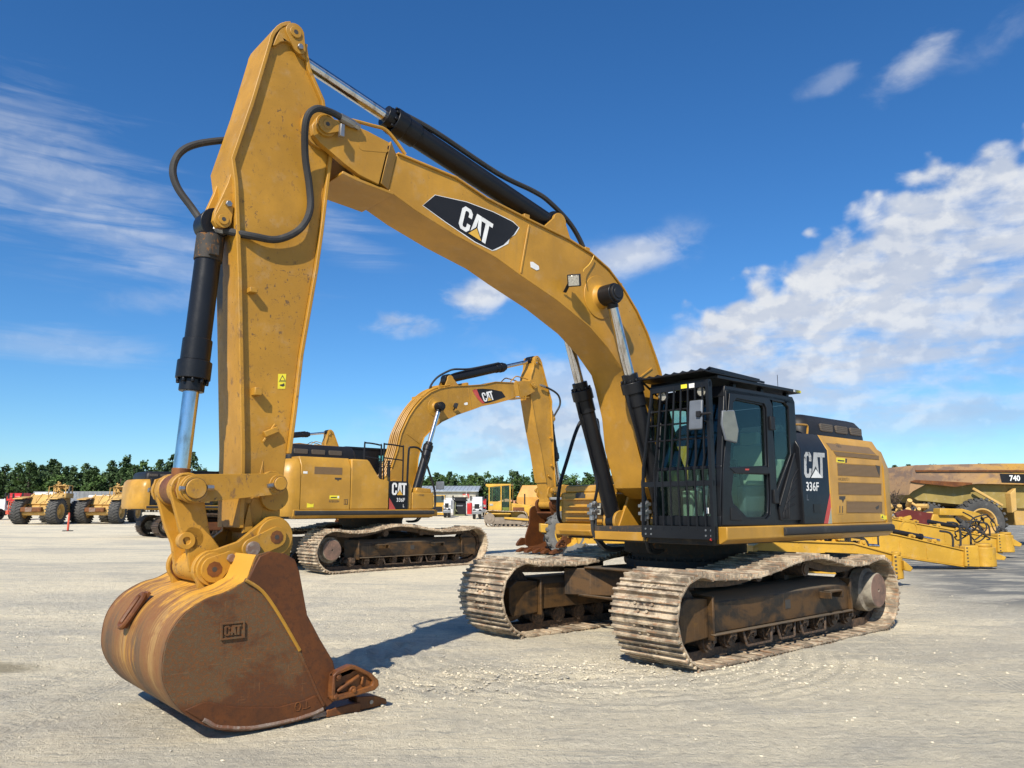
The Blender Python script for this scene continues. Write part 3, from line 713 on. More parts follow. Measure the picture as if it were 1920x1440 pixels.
    mb.ribbon(T([(548, 46), (540, 46.5), (532, 49), (525, 54), (518, 62), (513.5, 71)], .25) + F_, .035, -.245, .245, side=1); mb.ribbon([topc[-1]] + E_[:-1], .032, -.245, .245, side=-1)
    # wide shoulder around the boom pin, top cap plates
    mb.prism(circ(NOSE, .19, 24), -.25, .25)
    for s_ in (1, -1):
        y0, y1 = (.20, .24) if s_ > 0 else (-.24, -.20)
        mb.prism(T([(513, 84), (520, 66), (527, 52), (541, 46), (556, 48), (567, 60), (571, 89), (575, 112), (562, 100), (551, 84), (540, 76), (528, 77), (519, 84)], .25), y0, y1)
        mb.prism(T([(437, 315), (429, 340), (404, 395), (401, 412), (408, 425), (420, 424), (428, 412), (448, 345), (452, 318)], .2), *((.13, .19) if s_ > 0 else (-.19, -.13)))
        mb.prism(strap(IDL, .11, (IDL[0] - .03, IDL[1] - .1), .12), *((.20, .25) if s_ > 0 else (-.25, -.20)))
        # tabs on the side plate
        for u, v, w_, h_ in ((467, 546, 13, 12), (476, 735, 12, 16)):
            a = T([(u - 3, v - h_ / 2), (u + w_ - 2, v + h_ / 2)], .22)
            mb.box(a[1][0], a[0][0], *((.20, .28) if s_ > 0 else (-.28, -.20)), a[1][1], a[0][1])
        a, b_ = T([(494, 815), (519, 805)], .22); mb.beam((a[0], .235 * s_, a[1]), (b_[0], .235 * s_, b_[1]), .04, .05, (0, 0, 1)); 
        a, b_ = T([(493, 829), (516, 795)], .22); mb.beam((a[0], .22 * s_, a[1]), (b_[0], .22 * s_, b_[1]), .015, .02, (0, 0, 1))
    mb.prism([(6.13, 1.52), (6.05, 1.75), (6.0, 2.0), (5.98, 1.6), (6.0, 1.42)], -.21, .21)
    boss(mb, BPIN, -.225, .225, .135)
    # rib near the lower end
    a = T([(467, 943), (462, 1000), (474, 995)], .22); 
    for s_ in (1, -1): mb.prism([(a[0][0], a[0][1]), (a[1][0] + .04, a[1][1]), (a[2][0], a[2][1])], *((.20, .235) if s_ > 0 else (-.235, -.20)))
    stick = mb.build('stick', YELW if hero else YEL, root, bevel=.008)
    for s_ in (1, -1):
        mb = MB(fs); c_ = T([(553, 62)], .25)[0]; c2 = T([(561, 90)], .25)[0]
        mb.prism(strap(c_, .09, c2, .06), *((.24, .262) if s_ > 0 else (-.262, -.24))); boss(mb, c_, *((.262, .275) if s_ > 0 else (-.275, -.262)), .055, 16); mb.build('pin_retainer', YEL, stick, bevel=.003); mb = MB(fs)
        c3_ = T([(418, 412)], .2)[0]; c4 = T([(427, 384)], .2)[0]; mb.prism(strap(c3_, .07, c4, .05), *((.19, .21) if s_ > 0 else (-.21, -.19))); boss(mb, c3_, *((.21, .222) if s_ > 0 else (-.222, -.21)), .045, 16)
        mb.build('pin_retainer', YEL, stick, bevel=.003)
        mb = MB(fs); boss(mb, c2, *((.262, .29) if s_ > 0 else (-.29, -.262)), .028, 6); boss(mb, c4, *((.21, .24) if s_ > 0 else (-.24, -.21)), .028, 6); mb.build('retainer_bolt', STEEL, stick, bevel=.003)
        mb = MB(fs); boss(mb, c_, *((.275, .2765) if s_ > 0 else (-.2765, -.275)), .022, 10); boss(mb, c3_, *((.222, .2235) if s_ > 0 else (-.2235, -.222)), .018, 10); mb.build('pin_hole', LETD, stick)
    mb = MB(fs); wd = T([(522, 701), (537, 701), (535, 729), (521, 729)], .21); yy = .2055
    mb.prism(wd, yy, yy + .0015, mi=0)
    tri_ = T([(530, 703), (536, 714), (524, 714)], .21); mb.prism(tri_, yy + .0015, yy + .0022, mi=1); tri_ = T([(530, 706), (534, 713), (526, 713)], .21); mb.prism(tri_, yy + .0022, yy + .0028, mi=0)
    mb.prism(T([(523, 715), (536, 715), (536, 716), (523, 716)], .21), yy + .0015, yy + .0022, mi=1); mb.prism(T([(525, 721), (530, 720), (533, 718), (534, 723), (531, 725), (525, 723)], .21), yy + .0015, yy + .0022, mi=1)
    mb.build('warning_decal', [WARN, LETD], stick)
    # ---- bucket linkage
    for s_ in (1, -1):
        mb = MB(fi); y0, y1 = (.31, .355) if s_ > 0 else (-.355, -.31)
        mb.prism(strap(IDL, .085, JNT, .11), y0, y1); boss(mb, JNT, *((.355, .385) if s_ > 0 else (-.385, -.355)), .10); boss(mb, IDL, *((.355, .37) if s_ > 0 else (-.37, -.355)), .075)
        mb.prism(T([(340, 895), (352, 892), (385, 905), (383, 935), (360, 942), (338, 935), (334, 918)], .35), *((.285, .31) if s_ > 0 else (-.31, -.285)))
        g = mb.build('idler_link', YELW if hero else YEL, root, bevel=.008)
        mb = MB(fi); boss(mb, IDL, *((.37, .42) if s_ > 0 else (-.42, -.37)), .055); mb.build('pin', YELW if hero else YEL, g, bevel=.006); mb = MB(fi); boss(mb, JNT, *((.385, .41) if s_ > 0 else (-.41, -.385)), .078)
        mb.build('pin', YELW if hero else YEL, g, bevel=.006)
        mb = MB(fi); boss(mb, IDL, *((.40, .412) if s_ > 0 else (-.412, -.40)), .058); boss(mb, JNT, *((.388, .40) if s_ > 0 else (-.40, -.388)), .082); mb.build('pin_ring', LINK, g)
        mb = MB(fi); mb.cyl((IDL[0] + .10, .385 * s_, IDL[1] - .02), (IDL[0] + .045, .385 * s_, IDL[1] - .01), .018, n=6); mb.build('lock_bolt', STEEL, g); mb = MB(fi); mb.cyl((JNT[0] - .135, .385 * s_, JNT[1] + .01), (JNT[0] - .085, .385 * s_, JNT[1] + .01), .022, n=6); mb.build('lock_bolt', STEEL, g); mb = MB(fi); mb.cyl((JNT[0] + .085, .385 * s_, JNT[1] + .0), (JNT[0] + .12, .385 * s_, JNT[1] + .0), .020, n=6)
        mb.build('lock_bolt', STEEL, g)
    mb = MB(fl)
    for s_ in (1, -1):
        mb.prism([(JNT[0] + .13, JNT[1] - .02), (JNT[0] + .05, JNT[1] + .12), (JNT[0] - .09, JNT[1] + .10), (JNT[0] - .13, JNT[1] - .05), (JNT[0] - .20, JNT[1] - .35), (KPIN[0] - .13, KPIN[1] + .12), (KPIN[0] - .10, KPIN[1] - .06), (KPIN[0], KPIN[1] - .12), (KPIN[0] + .12, KPIN[1] - .02), (KPIN[0] + .16, KPIN[1] + .18), (JNT[0] + .04, JNT[1] - .30)], *((.15, .20) if s_ > 0 else (-.20, -.15)))
    mb.prism([(JNT[0] - .02, JNT[1] - .14), (JNT[0] - .06, JNT[1] - .14), (JNT[0] - .12, JNT[1] - .36), (KPIN[0] - .02, KPIN[1] + .10), (KPIN[0] + .03, KPIN[1] + .10), (JNT[0] - .05, JNT[1] - .33)], -.15, .15)
    boss(mb, KPIN, -.25, .25, .115)
    boss(mb, JNT, -.20, -.10, .13); boss(mb, JNT, .10, .20, .13)
    lk = mb.build('power_link', YELW if hero else YEL, root, bevel=.01)
    mb = MB(fl); e = T([(341, 1013)], .10)[0]; mb.prism(strap((JNT[0] - .06, JNT[1] - .38), .09, e, .062), .16, .20, holes=[circ(e, .03, 12)]); mb.prism(circ(e, .066, 16), .145, .215, holes=[circ(e, .030, 12)])
    mb.build('lifting_eye', YELW if hero else YEL, lk, bevel=.008)
    mb = MB(fl); boss(mb, KPIN, -.262, -.25, .125); boss(mb, KPIN, .25, .262, .125); boss(mb, JNT, -.28, -.20, .10); boss(mb, JNT, .20, .28, .10); mb.build('seal_ring', RUSTC, lk)
    # ---- bucket
    out = [(465, 1085), (450, 1096), (424, 1111), (390, 1122.5), (349, 1149), (322.5, 1182.5), (309, 1220), (305.6, 1265), (319, 1302.5), (345, 1334), (375, 1353), (412.5, 1366), (454, 1368), (517.5, 1359), (574, 1344), (607.5, 1330.6)]
    OB = T(out, .8); zmin = min(p[1] for p in OB); OB = [(x, z - max(0, zmin - .01) * (1 if z < .6 else 0)) for x, z in OB]
    wing = T([(478, 1050), (488, 1040), (506, 1034), (532.5, 1038), (551, 1049), (559, 1070), (574, 1152.5), (598, 1198), (622.5, 1239), (630, 1275), (626, 1312), (611, 1325)], .8)
    bh = .80
    wrap = T([(484, 1040), (478, 1050), (465, 1085)], .8)[:2] + OB
    cw_ = Vector((sum(p[0] for p in wrap) / len(wrap), sum(p[1] for p in wrap) / len(wrap))); i_ = len(wrap) // 2; t_ = Vector(wrap[i_ + 1]) - Vector(wrap[i_ - 1]); WSIDE = 1 if Vector((-t_.y, t_.x)).dot(cw_ - Vector(wrap[i_])) > 0 else -1
    mb = MB(fk)
    mb.ribbon(catmull([(a, b_, 0) for a, b_ in wrap], 4), .035, -bh, bh, side=WSIDE)
    bk = mb.build('bucket', BKTW if hero else RUSTD, root, bevel=.006)
    side = [wrap[0]] + [wrap[1]] + OB + wing[::-1][1:-1]
    smooth_side = [(p.x, p.y) for p in catmull([(a, b_, 0) for a, b_ in wrap], 4)] + [wing[k] for k in (11, 10, 9, 8, 7, 6, 5, 4, 3, 2)]
    for s_ in (1, -1):
        mb = MB(fk); mb.prism(smooth_side, *((bh - .03, bh + .004) if s_ > 0 else (-bh - .004, -bh + .03))); sp = mb.build('side_plate', RUST if hero else RUSTD, bk, bevel=.004)
        diag = T([(464, 1086), (477, 1058), (485, 1043), (506, 1034), (532.5, 1038), (551, 1049), (559, 1070), (574, 1152.5), (598, 1198), (622.5, 1239), (630, 1275), (626, 1312), (611, 1325), (600, 1305), (560, 1215), (520, 1145), (490, 1105)], bh)
        mb = MB(fk); mb.prism(diag, *((bh, bh + .022) if s_ > 0 else (-bh - .022, -bh))); mb.build('wing_plate', RUSTD, bk, bevel=.006)
        mb = MB(fk); dl = T([(459, 1087), (490, 1108), (520, 1150), (560, 1219), (592, 1290), (606, 1322)], bh)
        mb.tube([(a, (bh + .006) * s_, b_) for a, b_ in dl], .016, 6, 4); mb.build('weld_bar', RUST if hero else RUSTD, bk)
        if hero: mb = MB(fk); mb.tube([(a, (bh + .018) * s_, b_) for a, b_ in dl[:4]], .013, 6, 4); mb.build('weld_bar', YELW, bk)
        lipb = T([(345, 1331), (375, 1318), (393, 1315), (412, 1321), (460, 1326), (520, 1325), (570, 1312), (590, 1303), (600, 1318), (607, 1328), (574, 1341), (517, 1356), (454, 1365), (412, 1363), (375, 1350)], bh)
        lipb = [(x, max(.006, z)) for x, z in lipb]
        mb = MB(fk); mb.prism(lipb, *((bh + .002, bh + .018) if s_ > 0 else (-bh - .018, -bh - .002))); mb.build('wear_strip', RUSTD, bk, bevel=.006)
        bl = [(x, max(.016, z)) for x, z in T([(380, 1350), (412, 1362), (454, 1365), (517, 1356), (574, 1341), (604, 1330)], bh)]; rw = random.Random(2)
        mb = MB(fk); mb.tube([(a, (bh + .012) * s_, b_ + rw.uniform(-.004, .008)) for a, b_ in catmull([(p[0], p[1], 0) for p in bl], 3) for a, b_ in [(a, b_)]] if False else [(p.x, (bh + .010) * s_, p.y + rw.uniform(-.004, .006)) for p in catmull([(q_[0], q_[1], 0) for q_ in bl], 3)], .017, 6, 2); mb.build('polished_edge', RUSTG, bk)
        # corner cutter casting
        sc_ = T([(621, 1265), (629, 1257), (654, 1246), (664, 1247), (693, 1261), (706, 1274), (707, 1284), (699, 1293), (665.6, 1303), (629, 1312.5), (618, 1310), (619, 1290)], .86)
        inner = T([(626, 1268), (634, 1262), (654, 1254), (662, 1255), (686, 1266), (696, 1276), (694, 1284), (664, 1294), (632, 1301), (625, 1299)], .86)
        mb = MB(fk); mb.prism(sc_, *((bh + .02, bh + .055) if s_ > 0 else (-bh - .055, -bh - .02)))
        mb.prism(sc_, *((bh + .055, bh + .095) if s_ > 0 else (-bh - .095, -bh - .055)), holes=[inner])
        a, b_ = T([(630, 1296), (672, 1266)], .86); mb.beam((a[0], (bh + .07) * s_, a[1]), (b_[0], (bh + .07) * s_, b_[1]), .03, .025, (0, 0, 1))
        a, b_ = T([(680, 1268), (677, 1284)], .86); mb.beam((a[0], (bh + .065) * s_, a[1]), (b_[0], (bh + .065) * s_, b_[1]), .02, .02, (1, 0, 0))
        cc = mb.build('side_cutter', RUSTC if hero else RUSTD, bk, bevel=.010)
        mb = MB(fk)
        for u, v in ((632, 1269), (661, 1294), (626, 1306)):
            a = T([(u, v)], .87)[0]; boss(mb, a, *((bh + .05, bh + .085) if s_ > 0 else (-bh - .085, -bh - .05)), .032, 16); boss(mb, a, *((bh + .085, bh + .105) if s_ > 0 else (-bh - .105, -bh - .085)), .018, 6)
        mb.build('cutter_bolt', RUSTC, bk, bevel=.004)
        # hinge ears
        ec = KPIN; y0, y1 = (.27, .325) if s_ > 0 else (-.325, -.27)
        ear = [(BPIN[0] - .17, BPIN[1] - .02)] + circ(BPIN, .17, 8, 190, 40)[:0] + circ(BPIN, .16, 10, 170, 60) + [(KPIN[0] - .02, KPIN[1] + .145)] + circ(ec, .145, 8, 100, -60) + [(KPIN[0] + .03, KPIN[1] - .26)] + T([(440, 1098), (462, 1078), (478, 1050), (484, 1036)], .55)
        ear = [(BPIN[0] - .17, BPIN[1] - .06)] + circ(BPIN, .165, 8, 165, 70) + [(6.22, 1.33)] + circ(ec, .14, 8, 95, -45) + [(6.50, .90), (6.15, .86), (5.95, .96), (5.80, 1.14)]
        mb = MB(fk); mb.prism(ear, y0, y1); boss(mb, BPIN, *((.325, .36) if s_ > 0 else (-.36, -.325)), .15); boss(mb, ec, *((.325, .36) if s_ > 0 else (-.36, -.325)), .125)
        mb.build('hinge_ear', YELW if hero else RUSTD, bk, bevel=.010)
        mb = MB(fk); y0, y1 = (.36, .385) if s_ > 0 else (-.385, -.36)
        mb.prism(strap(BPIN, .085, KB1, .08), y0, y1); mb.build('pin_keeper', YELW if hero else RUSTD, bk, bevel=.006); mb = MB(fk); mb.prism(strap(ec, .10, KB2, .055), y0, y1)
        mb.build('pin_keeper', YELW if hero else RUSTD, bk, bevel=.006)
        mb = MB(fk); y0, y1 = (.385, .415) if s_ > 0 else (-.415, -.385); boss(mb, KB1, y0, y1, .058, 20); boss(mb, KB2, y0, y1, .036, 6)
        mb.build('keeper_bolt', RUSTG, bk, bevel=.006)
        mb = MB(fk); boss(mb, BPIN, *((.385, .388) if s_ > 0 else (-.388, -.385)), .055, 9); mb.build('rusty_pin_end', RUSTC, bk); mb = MB(fk); boss(mb, ec, *((.385, .388) if s_ > 0 else (-.388, -.385)), .06, 9); mb.build('rusty_pin_end', RUSTC, bk)
        mb = MB(fk); boss(mb, BPIN, *((.388, .3895) if s_ > 0 else (-.3895, -.388)), .02, 9); mb.build('pin_hole', LETD, bk); mb = MB(fk); boss(mb, ec, *((.388, .3895) if s_ > 0 else (-.3895, -.388)), .02, 9); mb.build('pin_hole', LETD, bk)
    # hinge cross plate, back ribs
    mb = MB(fk)
    mb.prism([(5.80, 1.16), (5.95, 1.0), (6.15, .90), (6.5, .92), (6.5, .87), (6.1, .84), (5.9, .93), (5.75, 1.12)], -.30, .30)
    mb.build('hinge_plate', YELW if hero else RUSTD, bk, bevel=.01)
    if hero:
        # cast loop on the back of the bucket
        mb = MB(fk); lp = M1.hit(252, 1148, 'y', -.12); LPc = Vector((lp.x, -.12, lp.z))
        wr2 = [Vector((p.x, p.y)) for p in catmull([(a, b_, 0) for a, b_ in wrap], 4)]
        kk = min(range(len(wr2)), key=lambda i: (wr2[i] - Vector((LPc.x, LPc.z))).length); pc = wr2[kk]; tg = (wr2[kk + 1] - wr2[kk - 1]).normalized()
        Tn = Vector((tg.x, 0, tg.y)); On = Vector((-tg.y, 0, tg.x)) * (1 if (pc - Vector((6.2, .6))).dot(Vector((-tg.y, tg.x))) > 0 else -1); Cn = Vector((pc.x, -.12, pc.y)) + On * .03
        ring = [Cn + Tn * a * .13 + Vector((0, b_ * .055, 0)) for a, b_ in [(-1, -.6), (-.6, -1), (.6, -1), (1, -.6), (1, .6), (.6, 1), (-.6, 1), (-1, .6)]]
        mb.tube(ring, .022, 8, 3, True); mb.obox(Cn - On * .02 - Tn * .02, (Tn, Vector((0, 1, 0)), On), (.15, .05, .012)); mb.build('cast_loop', RUSTC, bk)
        # raised emblem on the side plate
        mb = MB(fk); cs = [M1.hit(u, v, 'y', bh) for u, v in ((412, 1200), (457, 1195), (412.5, 1168))]
        O = Vector((cs[0].x, bh + .004, cs[0].z)); X = Vector((cs[1].x, bh + .004, cs[1].z)) - O; Y = Vector((cs[2].x, bh + .004, cs[2].z)) - O
        c4 = [O, O + X, O + X + Y, O + Y]; cp = lambda k, u, v: O + X * u + Y * v
        mb.prism([((O + X * u + Y * v).x, (O + X * u + Y * v).z) for u, v in ((0, 0), (1, 0), (1, 1), (0, 1))], bh + .001, bh + .008)
        mb.prism([((O + X * u + Y * v).x, (O + X * u + Y * v).z) for u, v in ((0, 0), (1, 0), (1, 1), (0, 1))], bh + .007, bh + .020, holes=[[((O + X * u + Y * v).x, (O + X * u + Y * v).z) for u, v in ((.07, .10), (.93, .10), (.93, .90), (.07, .90))]])
        for g in (GC, GA, GT):
            pts = [(O + X * (.15 + x / 1.75 * .70) + Y * (.22 + y * .58)) for x, y in g]; mb.prism([(p.x, p.z) for p in pts], bh + .007, bh + .019)
        mb.build('raised_emblem', RUST, bk, bevel=.002)
        cc_ = T([(556, 1324)], bh)[0]; mb = MB(fk); mb.tube([(cc_[0] + .022 * math.cos(k * .785), bh + .020, cc_[1] + .03 * math.sin(k * .785)) for k in range(8)], .004, 5, 3, True); mb.tube([(cc_[0] - .02, bh + .02, cc_[1] - .03), (cc_[0] + .02, bh + .02, cc_[1] + .01)], .004, 5, 1); mb.build('cast_mark', RUSTC, bk)
        c2_ = T([(572, 1322)], bh)[0]; mb = MB(fk); mb.tube([(c2_[0], bh + .02, c2_[1] + .03), (c2_[0], bh + .02, c2_[1] - .02), (c2_[0] - .03, bh + .02, c2_[1] - .012)], .004, 5, 1); mb.tube([(c2_[0] + .03, bh + .02, c2_[1] - .02), (c2_[0], bh + .02, c2_[1] - .02)], .004, 5, 1); mb.build('cast_mark', RUSTC, bk)
        mb = MB(fk); mb.beam((6.43, -.70, .895), (6.43, .74, .895), .012, .02); mb.build('weld_bead', YELW, bk)
        mb = MB(fk); pl = T([(450, 1069), (466, 1070), (460, 1090), (449, 1086)], .62)
        pp = [M1.hit(u, v, 'x', 6.02) for u, v in ((451, 1068), (464, 1070), (459, 1088), (448, 1086))]
        mb.add([(p.x, p.y, p.z) for p in pp] + [(p.x + .004, p.y, p.z) for p in pp], [(0, 1, 2, 3), (7, 6, 5, 4), (0, 4, 5, 1), (1, 5, 6, 2), (2, 6, 7, 3), (3, 7, 4, 0)]); mb.build('rating_plate', GREYM, bk)
    # yellow shell between ears and side plates (sloping hinge cover)
    # teeth and lip
    lip0 = T([(590, 1332)], .8)[0]
    mb = MB(fk); mb.prism([(lip0[0] + .02, .012), (lip0[0] - .32, .02), (lip0[0] - .34, .045), (lip0[0] + .0, .055)], -bh, bh); mb.build('cutting_edge', RUSTG if hero else RUSTD, bk, bevel=.006)
    for yy in (-.72, -.36, 0, .36, .72):
        mb = MB(fk); x0 = lip0[0]
        mb.prism([(x0 - .10, .060), (x0 - .30, .075), (x0 - .40, .07), (x0 - .40, .0), (x0 - .30, .006), (x0 - .10, .006)], yy - .085, yy + .085)
        mb.prism([(x0 - .37, .115), (x0 - .55, .095), (x0 - .645, .055), (x0 - .65, .02), (x0 - .60, .008), (x0 - .37, .004)], yy - .07, yy + .07)
        mb.build('tooth', RUSTC if hero else RUSTD, bk, bevel=.016)
        if hero:
            mb = MB(fk); boss(mb, (x0 - .50, .055), yy + .07, yy + .076, .016, 10); mb.build('tooth_pin', STEEL, bk)
    # ---- cylinders
    cf = CFOOT
    for s_ in (1, -1):
        c = cylinder(root, cf, q2(fb, CYLP), .42 * s_, .105, .062, .62 if not pose else pose[3], name='boom_cylinder', head=1.30)
        mb = MB(); p = Vector((CYLP[0], .36 * s_, CYLP[1])); p = fb(p); mb.cyl(p, p + Vector((0, .19 * s_, 0)), .105, n=24); mb.cyl(p + Vector((0, .19 * s_, 0)), p + Vector((0, .2 * s_, 0)), .07, n=20); mb.build('pin_cap', BLKM, c[0], bevel=.01)
        mb = MB(); a, b_, d, h = c[1:]
        o_ = d.cross(Vector((0, s_, 0))).normalized() * .13
        o_ = o_ if o_.x > 0 else -o_
        mb.tube([h - d * .12 + o_ * .9, h - d * .30 + o_ * 1.1, h - d * .55 + o_ * 1.0, a + d * .75 + o_ * 1.0, a + d * .55 + o_ * 1.5 - Vector((0, .05 * s_, 0)), a + d * .36 + o_ * 2.0], .019, 8); mb.build('hydraulic_pipe', BLK, c[0])
        for k in range(2):
            mb = MB(); s0 = a + d * .36 + o_ * (2.0 + k * .45); mb.cyl(s0, s0 - Vector((0, 0, .22)), .034, n=10); mb.box(s0.x - .05, s0.x + .05, s0.y - .04, s0.y + .04, s0.z - .06, s0.z - .02); mb.box(s0.x - .05, s0.x + .05, s0.y - .04, s0.y + .04, s0.z - .15, s0.z - .11); mb.build('hose_coupling', STEEL, c[0], bevel=.004)
            mb = MB(); mb.tube([s0 - Vector((0, 0, .20)), s0 + Vector((-.03, 0, -.40)), s0 + Vector((-.16, -.05 * s_, -.58)), s0 + Vector((-.42, -.10 * s_, -.60))], .022, 8); mb.build('hose', RUB, c[0])
    scp = q2(fs, (5.90, 5.86)); c = cylinder(root, q2(fb, SCB), scp, 0, .118, .062, .655 if not pose else pose[4], name='stick_cylinder', head=1.25, bosses=.13)
    a, b_, d, h = c[1:]; up = Vector((-d.z, 0, d.x))
    mb = MB(); mb.tube([h - d * .12 + up * .15, h - d * .5 + up * .15 + Vector((0, .05, 0)), a + d * .95 + up * .16 + Vector((0, .05, 0)), a + d * .40 + up * .24 + Vector((0, .05, 0)), a + d * .15 + up * .22 + Vector((0, .08, 0)), a - d * .25 + up * .12 + Vector((0, .08, 0)), a - d * .55 - up * .06 + Vector((0, .06, 0)), a - d * .70 - up * .28 + Vector((0, .06, 0))], .030, 8); mb.build('hose', RUB, c[0])
    mb = MB(); mb.tube([h - d * .12 + up * .14 - Vector((0, .05, 0)), h - d * .5 + up * .14 - Vector((0, .07, 0)), a + d * .45 + up * .13 - Vector((0, .07, 0)), a + d * .1 + up * .10 - Vector((0, .07, 0))], .022, 8); mb.build('hydraulic_pipe', BLK, c[0])
    mb = MB(); mb.box(-.05, .05, -.04, .04, -.05, .05); 
    bct = q2(fs, BCT); c = cylinder(root, bct, jn, 0, .105, .064, .60 if not pose else pose[5], name='bucket_cylinder', head=1.30, head_len=.34, eyemat=RUSTC if hero else YEL)
    a, b_, d, h = c[1:]; sdir = Vector((d.z, 0, -d.x)); sdir = sdir if sdir.x < 0 else -sdir
    mb = MB(); mb.cyl(a + d * .10, a + d * .32, .115, n=24); mb.obox(a + d * .25 + Vector((0, .12, 0)), (Vector((1, 0, 0)), Vector((0, 1, 0)), Vector((0, 0, 1))), (.04, .02, .045)); mb.build('oily_barrel_end', BLKD, c[0], bevel=.005)
    # ---- hoses on boom and stick
    def P3(u, v, y, f=I):
        h_ = M1.hit(u, v, 'y', y); return f(Vector((h_.x, y, h_.z)))
    hz = [[P3(646, 224, .36, fb), P3(620, 210, .38, fb), P3(592, 204, .42, fs), P3(574, 226, .40, fs), P3(572, 290, .30, fs), P3(580, 350, .26, fs), P3(581, 395, .26, fs), P3(562, 430, .28, fs), P3(520, 449, .27, fs), P3(475, 443, .26, fs), P3(440, 436, .20, fs), P3(418, 432, .12, fs)],
          [P3(470, 262, -.30, fs), P3(433, 262, -.30, fs), P3(370, 270, -.30, fs), P3(337, 287, -.30, fs), P3(324, 318, -.29, fs), P3(333, 352, -.27, fs), P3(360, 390, -.22, fs), P3(376, 415, -.16, fs), P3(381, 440, -.12, fs)]]
    for q in hz:
        mb = MB(); mb.tube(q, .032, 10); st_h = mb.build('hose', RUB, root, label='black hydraulic hose looping over the stick')
        mb = MB(); d0 = (q[1] - q[0]).normalized(); mb.cyl(q[0] - d0 * .10, q[0] + d0 * .05, .04, n=8); mb.cyl(q[0] - d0 * .17, q[0] - d0 * .10, .032, n=6); mb.build('hose_fitting', STEEL, st_h); mb = MB(); dl = (q[-1] - q[-2]).normalized(); mb.cyl(q[-1] - dl * .02, q[-1] + dl * .10, .04, n=8)
        mb.build('hose_fitting', STEEL, st_h)
    mb = MB(fb); pts = [M1.hit(u, v, 'y', .24) for u, v in ((640, 222), (662, 226), (700, 236), (722, 243), (740, 262), (760, 290))]; mb.tube([(p.x, .24, p.z) for p in pts], .018, 8, 4); mb.tube([(p.x, -.24, p.z) for p in pts], .018, 8, 4); mb.build('steel_pipe', YEL, boom)
    # pipes running up the top of the boom
    for k, yy in enumerate((-.20, -.12, -.04, .06, .14)):
        off = [(x, z) for x, z in top]; pts = []
        for i in range(2, len(off)):
            d = Vector((off[min(i + 1, len(off) - 1)][0] - off[i - 1][0], off[min(i + 1, len(off) - 1)][1] - off[i - 1][1])).normalized(); nn = Vector((d.y, -d.x)); nn = nn if (nn.x * -1 + nn.y) > 0 else -nn
            pts.append((off[i][0] + nn.x * .055, yy, off[i][1] + nn.y * .055))
        if k < 2 or not hero:
            mb = MB(fb); mb.tube([(p[0], p[1], p[2]) for p in pts[2:]], .020, 6, 3); mb.build('boom_pipe', YEL, boom)
    for k in range(3, 9, 2):
        x, z = top[k]; mb = MB(fb); mb.box(x - .05, x + .03, -.24, .20, z + .01, z + .10); mb.build('pipe_clamp', YEL, boom, bevel=.004)
    return dict(fb=fb, fs=fs, fk=fk)
def rrect(x0, x1, z0, z1, r, n=4):
    out = []
    for cx, cz, a in ((x1 - r, z1 - r, 0), (x0 + r, z1 - r, 90), (x0 + r, z0 + r, 180), (x1 - r, z0 + r, 270)):
        for i in range(n + 1): an = R(a + 90 * i / n); out.append((cx + r * math.cos(an), cz + r * math.sin(an)))
    return out
def word(mb, txt, O, X, Y, lift, mi, off=.012):
    vs, fs, asp = glyphs(txt, off); put2d(mb, vs, fs, O, X, Y, lift, mi)

